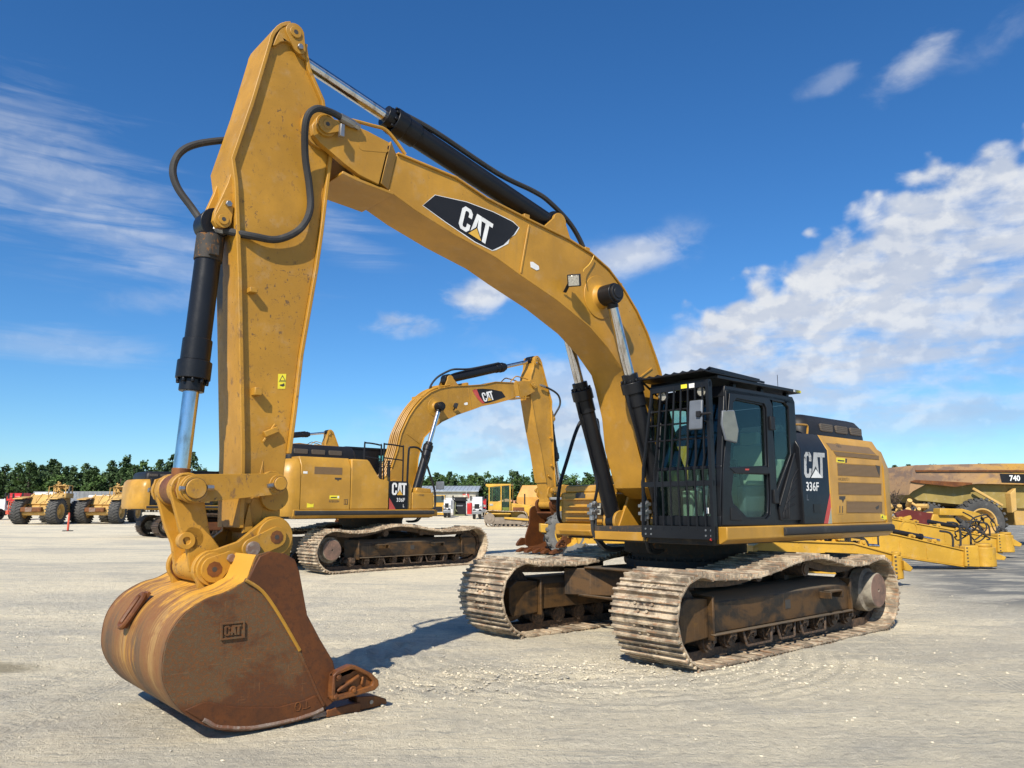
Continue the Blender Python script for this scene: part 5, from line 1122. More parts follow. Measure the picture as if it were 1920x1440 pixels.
        mb = MB(); mb.prism([(1.48, .50), (1.48, 1.46), (1.10, 1.46), (1.10, .45)], 3.105, 3.12, 'z'); mb.tube([(1.50, .50, 3.11), (1.50, 1.46, 3.11)], .014, 6, 1); mb.tube([(1.50, .56, 3.10), (1.15, .52, 2.95)], .014, 6, 1); mb.prism([(1.46, 3.10), (.25, 3.09), (.25, 3.115), (1.30, 3.155)], 1.445, 1.46); mb.build('visor_frame', BLK, rg, bevel=.004)
        mb = MB(); mb.box(-.62, -.50, yL + .031, yL + .034, 3.055, 3.085, 0); mb.box(-.50, -.44, yL + .031, yL + .034, 3.055, 3.085, 1); mb.build('reflector_tag', [WARN, LET], rg)
        # work lamps
        for u, v in ((1244, 742), (1317, 733)):
            p = G(u, v, 1.34); p.x = 1.30; fw = Vector((1, .1, -.15)).normalized()
            mb = MB(); mb.cyl(p, p + fw * .07, .052, .062, n=20); mb.cyl(p - fw * .03, p, .035, .052, n=20); mb.beam(p - fw * .01, p + Vector((-.03, 0, .12)), .04, .012); wl = mb.build('work_lamp', BLKM, root)
            mb = MB(); mb.cyl(p + fw * .0655, p + fw * .074, .050, n=20); mb.build('lamp_lens', LENS, wl)
        # mirror hung in front of the guard
        mb = MB(); p = G(1305, 778, 1.47); fw = Vector((.96, .10, .12)).normalized(); sd = Vector((-.1, .96, 0)).normalized(); u_ = fw.cross(sd)
        mb.obox(p, (fw, sd, u_), (.018, .085, .17)); sh = mb.build('mirror_shell', GREYM, root, bevel=.03, seg=3)
        mb = MB(); mb.obox(p + fw * .03 + sd * .05, (fw, sd, u_), (.02, .025, .03)); mb.cyl(p + fw * .03 + sd * .05, p + fw * .02 + sd * .20, .014, n=8); mb.build('mirror_clamp', BLKM, sh)
        mb = MB(); a = G(1352, 996, 1.42); b_ = G(1337, 1010, 1.42); mb.beam((1.36, 1.44, 1.33), (1.42, 1.40, 1.24), .03, .02); mb.build('red_hook', RED, gd, bevel=.004)
m_, n_, b_, P_ = mat('yellow_screen', .6); X_, Y_, Z_ = n_.sep(P_)
g1 = n_.math('SINE', n_.math('MULTIPLY', X_, 2 * math.pi * 16)); g2 = n_.math('SINE', n_.math('MULTIPLY', Z_, 2 * math.pi * 16))
n_.put(b_.inputs['Base Color'], n_.mix(n_.step(n_.math('MAXIMUM', g1, g2), .55, .8), (.40, .24, .03), (.04, .035, .03))); paint_mesh = m_
# ---------------------------------------------------------------- ground
m, n, b, P = mat('dusty_hardstand', .92, spec=.25)
big_ = n.noise(n.mapv(P, (.55, 1.5, 1)), .20, 6, .6, .5); mid = n.noise(n.mapv(P, (.7, 1.6, 1), rot=(0, 0, .35)), 1.1, 9, .68, .5); fin = n.noise(P, 11, 8, .75); grit = n.noise(P, 60, 4, .7)
X, Y, Z = n.sep(P)
ctr = n.math('ADD', n.math('MULTIPLY', big_, .62), n.math('MULTIPLY', mid, .46))
right_grey = n.step(n.math('SUBTRACT', n.math('MULTIPLY', X, 1.0), n.math('MULTIPLY', Y, .28)), -.5, 5.0, 0., .085)
far_grey = n.step(Y, 12, 24, 0., .0)
ctr = n.math('ADD', n.math('ADD', ctr, right_grey), far_grey)
col = n.mix(n.step(ctr, .46, .66), (.76, .675, .49), (.52, .48, .385))
col = n.mix(n.math('MULTIPLY', n.step(fin, .50, .68), .38), col, (.90, .81, .63))
col = n.mix(n.math('MULTIPLY', n.step(fin, .50, .34), .40), col, (.33, .30, .245))
col = n.mix(n.math('MULTIPLY', n.step(grit, .60, .74), .45), col, (.20, .19, .165))
col = n.mix(n.math('MULTIPLY', n.step(grit, .40, .28), .40), col, (.82, .78, .68))
# thin swept lines left by tyres and blades
sw = n.noise(n.mapv(P, (.5, 12, 1), rot=(0, 0, -.20)), 2.0, 6, .65, .5)
col = n.mix(n.math('MULTIPLY', n.step(sw, .53, .66), .55), col, (.34, .335, .30))
sw2 = n.noise(n.mapv(P, (9, .6, 1), rot=(0, 0, .3)), 1.6, 6, .65, .6)
col = n.mix(n.math('MULTIPLY', n.step(sw2, .58, .70), .28), col, (.90, .80, .60))
# asphalt showing beyond the booms on the right
asph = n.math('MULTIPLY', n.step(n.math('SUBTRACT', X, n.math('MULTIPLY', Y, .30)), 2.2, 4.4), n.step(Y, 11.3, 13.6))
asph = n.math('MULTIPLY', asph, n.step(mid, .66, .45))
col = n.mix(asph, col, (.175, .18, .175))
# printed marks: two ribbed tyre tracks at the left, the arcs scrubbed by the turning track
for x0, sl in ((-3.62, .10), (-4.30, .22), (4.6, -.12)):
    q_ = n.math('SUBTRACT', n.math('SUBTRACT', X, x0), n.math('MULTIPLY', n.math('SUBTRACT', Y, 6.5), sl * .25)); q_ = n.math('ADD', q_, n.math('MULTIPLY', n.math('SUBTRACT', big_, .5), .5))
    mk = n.math('MULTIPLY', n.step(n.math('ABSOLUTE', q_), .19, .14), n.step(n.math('SINE', n.math('MULTIPLY', q_, 110)), -.1, .7))
    col = n.mix(n.math('MULTIPLY', mk, n.math('MULTIPLY', n.step(mid, .35, .6), .42)), col, (.30, .28, .235))
dx_ = n.math('SUBTRACT', X, .9); dy_ = n.math('SUBTRACT', Y, 9.4); dd = n.math('SQRT', n.math('ADD', n.math('MULTIPLY', dx_, dx_), n.math('MULTIPLY', dy_, dy_)))
ar = n.math('MULTIPLY', n.math('MULTIPLY', n.step(n.math('ABSOLUTE', n.math('SUBTRACT', dd, 2.2)), 1.0, .5), n.step(n.math('SINE', n.math('ADD', n.math('MULTIPLY', dd, 34), n.math('MULTIPLY', mid, 7))), -.1, .8)), n.step(Y, 9.3, 8.6))
col = n.mix(n.math('MULTIPLY', ar, .40), col, (.36, .335, .27))
# damp patch of sand at the left
dp = n.math('SQRT', n.math('ADD', n.math('POWER', n.math('DIVIDE', n.math('ADD', X, 5.75), 1.2), 2), n.math('POWER', n.math('DIVIDE', n.math('SUBTRACT', Y, 8.1), .42), 2)))
col = n.mix(n.math('MULTIPLY', n.step(n.math('ADD', dp, n.math('MULTIPLY', fin, .6)), 1.35, .9), .8), col, (.30, .255, .165))
n.put(b.inputs['Base Color'], col)
n.put(b.inputs['Normal'], n.bump(n.math('ADD', n.math('ADD', n.math('MULTIPLY', fin, 1.0), n.math('MULTIPLY', grit, .30)), n.math('MULTIPLY', sw, .25)), 1.0, .06))
GROUND = m

def rut(x, y):
    """height of the small relief near the camera: rubble berms, curved track prints, tyre ribs"""
    v = Vector((x * .9, y * 1.3, 0))
    h = .020 * noise.fractal(v, 1, 2.2, 4) + .014 * noise.fractal(v * 7, .7, 2, 4)
    ang = math.atan2(y - 9.4, x - .9); d = math.hypot(x - .9, y - 9.4)
    g = math.exp(-((d - 2.2) / .75) ** 2) * (1 if y < 9.6 else 0) * (1 if x < 1.9 else 0)
    h += g * .034 * math.sin(d * 30 + noise.noise(v * 2) * 3) * (.5 + noise.noise(v * 3))
    b_ = math.exp(-((y - (7.5 + .30 * x)) / .38) ** 2) * (1 if -1.6 < x < 1.6 else 0)
    h += b_ * .07 * abs(noise.fractal(v * 5, .8, 2, 4))
    for x0, sl in ((-3.62, .10), (-4.30, .22)):
        q = x - x0 - sl * (y - 6.5) * .25 - .04 * noise.noise(Vector((y, x0, 0)))
        if abs(q) < .16: h += .011 * math.sin(q * 110) * (.6 + .4 * math.sin(y * 40)) - .008
    return h
xs = [-160, -130, -110, -90, -70, -57, -45, -30, -20, -14, -10.5] + [(-8.5 + i * .075) for i in range(0, int(17.5 / .075))] + [9.2, 10.5, 13, 17, 24, 34, 42, 50, 60, 70, 80, 100, 120, 170]
ys = [-80, -40, -15, -4, 0, 2, 3] + [(3.6 + i * .075) for i in range(0, int(10.4 / .075))] + [14.2, 14.8, 15.6, 16.6, 18, 20, 23, 27, 33, 42, 52, 60, 66, 72, 78, 84, 90, 96, 102, 110, 130, 200, 420]
nx_, ny_ = len(xs), len(ys); vs = []
for y in ys:
    for x in xs:
        inn = -8.5 <= x <= 8.95 and 3.6 <= y <= 13.95
        ed = min(1, max(0, min(x + 8.5, 8.95 - x, y - 3.6, 13.95 - y) / .8)) if inn else 0
        vs.append((x, y, ground_h(x, y) + (rut(x, y) * ed if inn else 0)))
me = bpy.data.meshes.new('ground'); me.from_pydata(vs, [], [(j * nx_ + i, j * nx_ + i + 1, (j + 1) * nx_ + i + 1, (j + 1) * nx_ + i) for j in range(ny_ - 1) for i in range(nx_ - 1)])
me.materials.append(GROUND); me.polygons.foreach_set('use_smooth', [True] * len(me.polygons))
g = bpy.data.objects.new('ground', me); COL.objects.link(g); structure(g); g['label'] = 'dusty pale gravel yard with grey worn patches'
# loose stones
m, n, b, P = mat('stone', .9); v = n.noise(P, 3, 3, .6); n.put(b.inputs['Base Color'], n.mix(n.step(v, .4, .6), (.62, .55, .41), (.36, .33, .27))); STONE = m
rs = random.Random(3); mb = MB()
for k in range(7500):
    mode = rs.random()
    if mode < .35: x = rs.gauss(0, 1.0) ; y = 7.6 + .30 * x + rs.gauss(0, .45)
    elif mode < .50: x = rs.gauss(2.4, .9); y = rs.gauss(8.0, .5)
    elif mode < .70: x = rs.gauss(-4.6, 1.4); y = rs.gauss(11.2, 1.3)
    else: x = rs.uniform(-6, 8); y = rs.uniform(4.2, 14)
    r = .004 + .011 * rs.random() ** 3.5 * (1.3 if mode < .7 else 1.0)
    z = ground_h(x, y) + (rut(x, y) if -7.5 < x < 8 and 4.4 < y < 13 else 0)
    a, b_, c = r * rs.uniform(.8, 1.5), r * rs.uniform(.8, 1.3), r * rs.uniform(.5, .9); an = rs.uniform(0, 3.14); ca, sa = math.cos(an), math.sin(an)
    P8 = [(a, 0, 0), (0, b_, 0), (-a, 0, 0), (0, -b_, 0), (a * .6, b_ * .6, c), (-a * .5, b_ * .4, c * 1.2), (-a * .5, -b_ * .6, c), (a * .5, -b_ * .5, c * .9)]
    mb.add([(x + p[0] * ca - p[1] * sa, y + p[0] * sa + p[1] * ca, z + p[2] - r * .1) for p in P8], [(0, 1, 4), (1, 5, 4), (1, 2, 5), (2, 6, 5), (2, 3, 6), (3, 7, 6), (3, 0, 7), (0, 4, 7), (4, 5, 6, 7)])
o = mb.build('gravel', STONE, None, sharp=10); o['kind'] = 'stuff'; o['label'] = 'small loose stones scattered on the yard'
# ---------------------------------------------------------------- trees at the edge of the yard
def leafmat(name, a, b_, c):
    m, n, b, P = mat(name, .7, spec=.25); oi = n.new('ShaderNodeObjectInfo'); v = n.noise(P, .55, 4, .6); w = n.noise(P, 3.2, 3, .6)
    col = n.mix(n.step(v, .38, .62), a, b_); col = n.mix(n.math('MULTIPLY', n.step(w, .5, .7), .6), col, c)
    col = n.mix(n.math('MULTIPLY', oi.outputs['Random'], .55), col, tuple(x * .55 for x in a))
    n.put(b.inputs['Base Color'], col); return m
LEAF1 = leafmat('pine_foliage', (.060, .105, .036), (.040, .074, .030), (.10, .15, .048))
LEAF2 = leafmat('broadleaf_foliage', (.085, .150, .034), (.050, .095, .028), (.135, .20, .05))
m, n, b, P = mat('bark', .9); n.put(b.inputs['Base Color'], (.09, .07, .055)); BARK = m
def tree_mesh(h, w, pine, seed):
    r_ = random.Random(seed); cr = MB(); tk = MB()
    tk.cyl((0, 0, 0), (r_.uniform(-.2, .2), 0, h * .55), .20, .12, n=7); tk.cyl((0, 0, h * .5), (r_.uniform(-.2, .2), 0, h * .92), .12, .04, n=6)
    nc = 40 if pine else 38
    for k in range(nc):
        f = (k + r_.random()) / nc
        z = h * (.10 + .88 * f)
        prof_ = (math.sin(min(1, (1 - f) * 1.15 + .08) * math.pi * .5)) if pine else math.sin(math.pi * min(.97, max(.06, .12 + f * .85))) ** .6
        rad = w * .5 * prof_ * r_.uniform(.55, 1.1); a = r_.uniform(0, 6.28)
        c = Vector((rad * math.cos(a), rad * math.sin(a), z)); cs = w * r_.uniform(.13, .24) * (.7 if f > .85 else 1)
        if k % 3 == 0: tk.cyl((0, 0, z - .5), c, .05, .02, n=4)
        for q in range(30):
            d = Vector((r_.gauss(0, 1), r_.gauss(0, 1), r_.gauss(0, .7))).normalized() * cs * r_.uniform(.35, 1.1); p = c + d
            s_ = r_.uniform(.11, .22); u = Vector((r_.gauss(0, 1), r_.gauss(0, 1), r_.gauss(0, .6))).normalized(); v = u.orthogonal().normalized(); v = (v + u.cross(v) * r_.uniform(-1, 1)).normalized()
            cr.add([p - u * s_ - v * s_ * .6, p + u * s_ - v * s_ * .7, p + u * s_ * .8 + v * s_, p - u * s_ * .9 + v * s_ * .7], [(0, 1, 2, 3)])
    return cr, tk
protos = []
for i in range(9):
    pine = i not in (2, 5, 7)
    hh = [9.6, 8.8, 8.4, 10.4, 9.0, 7.8, 9.9, 8.6, 8.2][i]; ww = [3.6, 4.2, 5.4, 3.4, 4.4, 5.6, 3.8, 5.0, 4.0][i]
    cr, tk = tree_mesh(hh, ww, pine, 100 + i)
    name_ = 'pine_tree' if pine else 'broadleaf_tree'
    t_ = thing(name_, 'dark green pine in the belt of trees beyond the yard' if pine else 'lighter green broadleaf tree in the belt of trees beyond the yard', 'tree', (0, 0, 0), 0, 'pines in the tree belt' if pine else 'broadleaf trees in the tree belt')
    cro = cr.build('crown', LEAF1 if pine else LEAF2, t_, sharp=180); tko = tk.build('trunk', BARK, t_)
    protos.append((t_, pine))
rt = random.Random(11); k = 0; spots = []
for row, (yy, step_) in enumerate(((135, 1.02), (140, 1.25))):
    x = -97
    while x < 100:
        u_ = 960 + x / yy * 1468
        vis = u_ < 470 or 740 < u_ < 1190 or u_ > 1640
        if vis: spots.append((x + rt.uniform(-.5, .5), yy + rt.uniform(-1.5, 1.5), u_))
        x += step_ * rt.uniform(.8, 1.2)
for (x, y, u_) in spots:
    i = rt.randrange(9) if u_ > 600 else rt.choice([0, 1, 3, 4, 6, 8, 0, 3, 6, 2, 7])
    src, pine = protos[i]
    s_ = (.83 if u_ < 330 else .77 if u_ < 470 else .73 if u_ < 1300 else .82) * rt.uniform(.88, 1.08)
    if k < 9: pass
    o = src.copy(); COL.objects.link(o); o.location = (x, y, ground_h(x, y) - .05); o.rotation_euler = (0, 0, rt.uniform(0, 6.28)); o.scale = (s_, s_, s_ * rt.uniform(.90, 1.04)); o.scale.x *= 1.15
    for ch in src.children:
        c = ch.copy(); COL.objects.link(c); c.parent = o
    k += 1
for src, _ in protos:                                           # the first of each kind stands in the belt too
    src.location = (rt.uniform(-94, -60), 147, .7); src.scale = (1.1,) * 3

# ---------------------------------------------------------------- small builders for the machines behind
def at(u, v_ground, ): # a point of the ground seen at this pixel
    s_ = sight(u, v_ground); h = GZ
    for _ in range(60): t_ = (h - CAM_H) / s_.z; h += .3 * (ground_h(s_.x * t_, s_.y * t_) - h)
    return Vector((s_.x * t_, s_.y * t_, h))
def tyre(parent, x, y, r, w, m_t=TYRE, m_r=YELB, lugs=22, side=1, lugd=.05, name='wheel'):
    """wheel on an axle along local y"""
    mb = MB(); mb.lathe((x, y, r), (0, 1, 0), [(-w * .42, r * .58), (-w * .5, r * .72), (-w * .48, r * .90), (-w * .38, r * .965), (w * .38, r * .965), (w * .48, r * .90), (w * .5, r * .72), (w * .42, r * .58)], 40)
    for k in range(lugs):
        for s_ in (1, -1):
            a = 2 * math.pi * (k + (.5 if s_ > 0 else 0)) / lugs; e = Vector((math.cos(a), 0, math.sin(a))); tg = Vector((-math.sin(a), 0, math.cos(a)))
            ax2 = (Vector((0, s_, 0)) + tg * .45).normalized(); n2 = e; b2 = n2.cross(ax2)
            c = Vector((x, y, r)) + e * (r * .985 - lugd * .2) + Vector((0, s_ * w * .25, 0)) + tg * w * .10
            mb.obox(c, (ax2, b2, n2), (w * .28, r * .052, lugd * .55))
    t_ = mb.build(name, m_t, parent)
    mb = MB(); mb.lathe((x, y, r), (0, side, 0), [(-w * .3, r * .1), (-w * .3, r * .58), (w * .43, r * .60), (w * .43, r * .54), (w * .1, r * .46), (w * .1, r * .24), (w * .3, r * .20), (w * .3, .02), (-w * .3, .02)], 28)
    for k in range(10): a = k * math.pi / 5; mb.cyl((x + r * .34 * math.cos(a), y + side * w * .1, r + r * .34 * math.sin(a)), (x + r * .34 * math.cos(a), y + side * (w * .1 + .04), r + r * .34 * math.sin(a)), r * .03, n=6)
    mb.build('rim', m_r, t_); return t_

# ---- second excavator, and the one far behind it
E2 = Frame(-3.60, 20.0, 43, GZ)
ex2 = thing('excavator', 'yellow crawler excavator in the middle distance, its arched boom reaching right', 'excavator', (E2.o.x, E2.o.y, GZ), E2.a)
build_tracks(ex2, 2); excavator(ex2, (1.0, 8.0, 10.0, .60, .64, .56)); upper(ex2, code='-1030', serial='RKB02084')
E3 = Frame(-15.75, 40.0, 40, GZ)
ex3 = thing('excavator', 'distant yellow excavator with black meshed engine door, left behind the bucket linkage', 'excavator', (E3.o.x, E3.o.y, GZ), E3.a, scale=1.10)
build_tracks(ex3, 1, shoe=LINK, frame=RUSTD); excavator(ex3, (-8, 12, 10, .60, .66, .56)); upper(ex3, meshside=True)

# ---- first excavator
ex1 = thing('excavator', 'large foreground yellow excavator with barred black cab and rusty bucket on the ground', 'excavator', tuple(M1.o), M1.a)
build_tracks(ex1, 2); excavator(ex1, None, hero=True); upper(ex1, hero=True, guard=True)

# ---- wheel scrapers on the left
def scraper(loc, rz, label, scale=1, first=True):
    t_ = thing('wheel_scraper', label, 'scraper', loc, rz, 'wheel scrapers parked in a row', scale)
    # local +x = towards the viewer end (push block), y = width
    mb = MB(); mb.prism([(-1.2, .75), (2.35, .70), (2.50, .85), (2.45, 1.15), (1.7, 1.30), (1.2, 1.75), (.4, 2.15), (-1.2, 2.2)], -1.0, 1.0); mb.box(-2.6, -1.2, -.8, .8, .8, 1.7)
    mb.prism([(.55, 1.95), (1.45, 1.50), (1.60, 1.62), (.70, 2.38), (.50, 2.38)], -1.25, 1.25); bd = mb.build('body', YELO, t_, bevel=.03)
    for y in (-1.1, -.45, .2, .85):
        mb = MB(); mb.prism([(.62, 2.40), (1.50, 1.66), (1.56, 1.72), (.66, 2.48)], y, y + .07); mb.build('rib', YELO, bd)
    mb = MB(); mb.box(2.42, 2.80, -.95, .65, .98, 1.36); mb.build('push_block', RUSTC, t_, bevel=.06)
    mb = MB(); mb.box(2.80, 2.83, -.55, -.05, 1.00, 1.34); mb.build('scuffed_patch', RUSTG, t_)
    for y in (-1.35, 1.35):
        tyre(t_, 1.75, y, 1.02, .80, TYRE, YELO, 26, 1 if y > 0 else -1, .07)
        mb = MB(); mb.prism([(2.55, 1.98), (2.55, 2.05), (1.1, 2.22), (1.1, 2.15)], y - .38, y + .38); mb.build('fender', YELO, t_, bevel=.02)
    for y in (-1.2, 1.2): tyre(t_, -2.2, y, .95, .7, TYRE, YELO, 20, 1 if y > 0 else -1, .06)
    mb = MB(); mb.tube([(1.2, .35, 2.2), (1.2, .35, 2.95), (1.15, .40, 3.0), (.3, .40, 3.0), (.3, .4, 2.3)], .035, 6, 2); mb.tube([(1.9, -.2, 1.7), (1.9, -.2, 2.15), (1.4, .3, 2.45), (1.2, .35, 2.5)], .03, 6, 2); mb.build('hand_rail', YELO, t_)
    rr = random.Random(5); mb = MB(); mb.box(-1.1, .2, .15, 1.25, 2.1, 2.5); mb.box(-.9, .1, .3, 1.2, 3.12, 3.18)
    for k in range(26):
        p = Vector((rr.uniform(-1.0, .25), rr.uniform(.1, 1.2), rr.uniform(2.4, 3.2))); q = p + Vector((rr.uniform(-.4, .4), rr.uniform(-.3, .3), rr.uniform(-.4, .3)))
        mb.cyl(p, q, rr.uniform(.03, .11), n=8)
    for x in (-1.0, .15): mb.box(x, x + .06, .2, .26, 2.4, 3.14); mb.box(x, x + .06, 1.15, 1.21, 2.4, 3.14)
    mb.build('engine', YELO, t_, bevel=.01)
    mb = MB(); mb.box(-1.6, -.2, -.8, .1, 1.5, 2.3); mb.cyl((-1.4, .7, 2.1), (-1.4, .7, 3.1), .07, n=10); mb.build('engine_block', GRYP, t_, bevel=.02)
    return t_
scraper(tuple(at(92, 982)), R(-100) + .25, 'old yellow wheel scraper left of the red marker post, big grey tyres facing us', 1.0)
scraper(tuple(at(205, 981)), R(-100) + .25, 'old yellow wheel scraper between the marker post and the distant excavator', .98)
p = at(127, 996)
dl = thing('marker_post', 'orange-red plastic marker post standing alone on the gravel at the left', 'post', tuple(p))
mb = MB(); mb.lathe((0, 0, 0), (0, 0, 1), [(.04, .001), (.04, .062), (.90, .055), (1.0, .055), (1.10, .045), (1.12, .001)], 20); mb.build('post', REDS, dl)
mb = MB(); mb.prism([(.30 * math.cos(k * math.pi / 4 + .39), .30 * math.sin(k * math.pi / 4 + .39)) for k in range(8)], .0, .05, 'z'); mb.build('rubber_base', RUB, dl, bevel=.01)
p = at(37, 979); mb = MB(); mb.beam((-.6, 0, .08), (.5, .1, .10), .12, .06); mb.beam((.2, 0, .05), (.75, -.1, .05), .25, .04); db = mb.build('broken_barrier', REDS, None); tag(db, 'flattened red and white piece of barrier lying at the far left', 'debris'); db.location = p

# ---- lorries and trailers behind
def lorry(u0, u1, vt, vb, d, m_cab, label, cat, name, kind):
    sc = d / 1468; X0 = (u0 - 960) * sc; X1 = (u1 - 960) * sc; zt = 1.6 + (951 - vt) / 1450 * d; L = X1 - X0; gz = ground_h((X0 + X1) / 2, d)
    t_ = thing(name, label, cat, ((X0 + X1) / 2, d, gz)); h = zt - gz; w = L / 2
    if kind == 'box':
        mb = MB(); mb.box(-w, w, 0, 2.5, 1.1, h); b_ = mb.build('body', m_cab, t_, bevel=.05)
        mb = MB()
        k = -w + .4
        while k < w - .2: mb.box(k, k + .05, -.02, 0, 1.12, h - .05); k += .6
        mb.build('ribs', m_cab, b_)
        mb = MB(); mb.box(-w, w, .3, 2.2, .9, 1.1); mb.build('frame', BLKM, t_)
        for x in (-w + .8, w - 1.2, w - .2): tyre(t_, x, .35, .5, .3, RUB, GRYP, 14, -1, .02)
    else:
        mb = MB(); mb.prism([(-.9, .9), (.0, .9), (.0, 2.0), (.35, h), (2.4, h), (2.4, .9)], -w, w, 'x'); b_ = mb.build('cab', m_cab, t_, bevel=.10, seg=3)
        mb = MB(); mb.prism([(-.005, 1.95), (.30, h - .35), (.28, h - .35), (-.03, 1.95)], -w * .8, w * .8, 'x'); mb.build('windscreen', DGLASS, t_)
        mb = MB(); mb.box(-w * .5, w * .5, -.94, -.9, 1.05, 1.55)
        mb.build('grille', BLKM if kind != 'grid' else m_cab, t_); mb = MB()
        for s_ in (-1, 1): mb.box(s_ * w * .75 - .12, s_ * w * .75 + .12, -.95, -.9, 1.1, 1.35)
        mb.build('headlight', LENS, t_, bevel=.02); mb = MB(); mb.box(-w * 1.02, w * 1.02, -1.05, -.85, .5, .85); mb.build('bumper', m_cab if kind == 'grid' else STEEL, t_, bevel=.04)
        for s_ in (-1, 1):
            tw = MB(); tw.lathe((s_ * (w - .2), -.3, .5), (1, 0, 0), [(-.15, .2), (-.15, .46), (-.1, .5), (.1, .5), (.15, .46), (.15, .2)], 24); tw.build('wheel', RUB, t_)
            mm = MB(); mm.box(s_ * (w + .18) - .08, s_ * (w + .18) + .08, .1, .16, 1.9, 2.4); mm.cyl((s_ * w, .1, 2.1), (s_ * (w + .18), .13, 2.15), .02, n=6); mm.build('mirror', BLKM, t_)
        if kind == 'grid':
            mb = MB()
            for k in range(5): mb.box(-w * .6 + k * w * .3 - .03, -w * .6 + k * w * .3 + .03, -1.12, -1.06, .6, 1.7)
            for z in (.6, 1.1, 1.64): mb.box(-w * .62, w * .62, -1.12, -1.06, z, z + .06)
            mb.build('grille_guard', m_cab, t_)
            mb = MB(); mb.box(-w * .45, w * .45, -1.05, -.95, .65, 1.6); mb.build('radiator', BLKM, t_)
    return t_
lorry(10, 36, 925, 972, 84, REDP, 'tall red truck cab at the far left edge, behind the small red grille truck', 'truck', 'truck_cab', 'cab')
lorry(62, 121, 924, 970, 96, WHT, 'short white box trailer at the far left behind the scraper', 'trailer', 'box_trailer', 'box')
lorry(60, 218, 922, 968, 108, GRYP, 'long grey trailer behind the two wheel scrapers', 'trailer', 'box_trailer', 'box')
lorry(164, 214, 929, 968, 100, WHT, 'white box trailer showing between the two wheel scrapers', 'trailer', 'box_trailer', 'box')
lorry(14, 40, 942, 974, 72, REDS, 'small salmon-red truck with a square grille guard at the far left', 'truck', 'grille_truck', 'grid').location.x += .55
lorry(-14, 9, 949, 974, 72, WHT, 'white pickup truck cut by the left edge of the view', 'pickup', 'pickup_truck', 'cab')
lorry(404, 436, 928, 968, 78, WHT, 'white truck seen under the idler link between bucket cylinder and stick', 'truck', 'truck_cab', 'cab')
lorry(420, 434, 943, 968, 70, REDP, 'red pickup truck in front of the white truck, left of the stick', 'pickup', 'pickup_truck', 'cab')
lorry(886, 904, 932, 962, 82, WHT, 'white pickup truck in front of the warehouse, right of the black screening machine', 'pickup', 'pickup_truck', 'cab')
lorry(896, 911, 936, 961, 88, REDP, 'dark red pickup truck beside the white one, left of the bulldozer', 'pickup', 'pickup_truck', 'cab')
lorry(832, 846, 938, 962, 86, WHT, 'white pickup truck between the yellow loader and the black screening machine', 'pickup', 'pickup_truck', 'cab')

# ---- warehouse
wh = thing('warehouse', 'long low grey metal warehouse with a pale ridge roof in front of the trees', 'building', (-12.6, 122, .76))
mb = MB(); mb.box(-16, 6.9, 0, 16, 0, 3.3); mb.build('wall', paint('grey_cladding', (.42, .43, .42), 0, rough=.6), wh)
mb = MB(); mb.box(-16.02, 6.92, -.02, 16.02, 2.35, 3.3); mb.build('upper_wall', paint('beige_cladding', (.36, .34, .28), 0, rough=.6), wh)
mb = MB(); mb.prism([(-.5, 3.25), (-.5, 3.38), (8, 4.35), (16.5, 3.38), (16.5, 3.25), (8, 4.2)], -16.5, 7.4, 'x'); rf = mb.build('roof', paint('metal_roof', (.36, .40, .44), 0, rough=.45), wh)
mb = MB()
for k in range(40): mb.beam((-16.4 + k * .61, -.5, 3.395), (-16.4 + k * .61, 8, 4.365), .05, .03)
mb.build('roof_ribs', GRYP, rf)
for x in (-10.5, -7.6, .0, 5.4): mb = MB(); mb.box(x, x + .14, -.10, -.03, 0, 3.3); mb.build('drainpipe', WHT, wh)
for x in (-13, -5, 1.5): mb = MB(); mb.box(x, x + 1.8, -.05, -.02, 0, 2.2); mb.build('roller_door', WHT, wh)
mb = MB(); mb.box(4.9, 5.9, -.08, -.03, 2.25, 2.95, 0); word(mb, 'OFFICE' if False else 'A', (5.25, -.082, 2.38), (.3, 0, 0), (0, 0, .4), .002, 1); mb.build('sign', [LRED, LETD], wh)

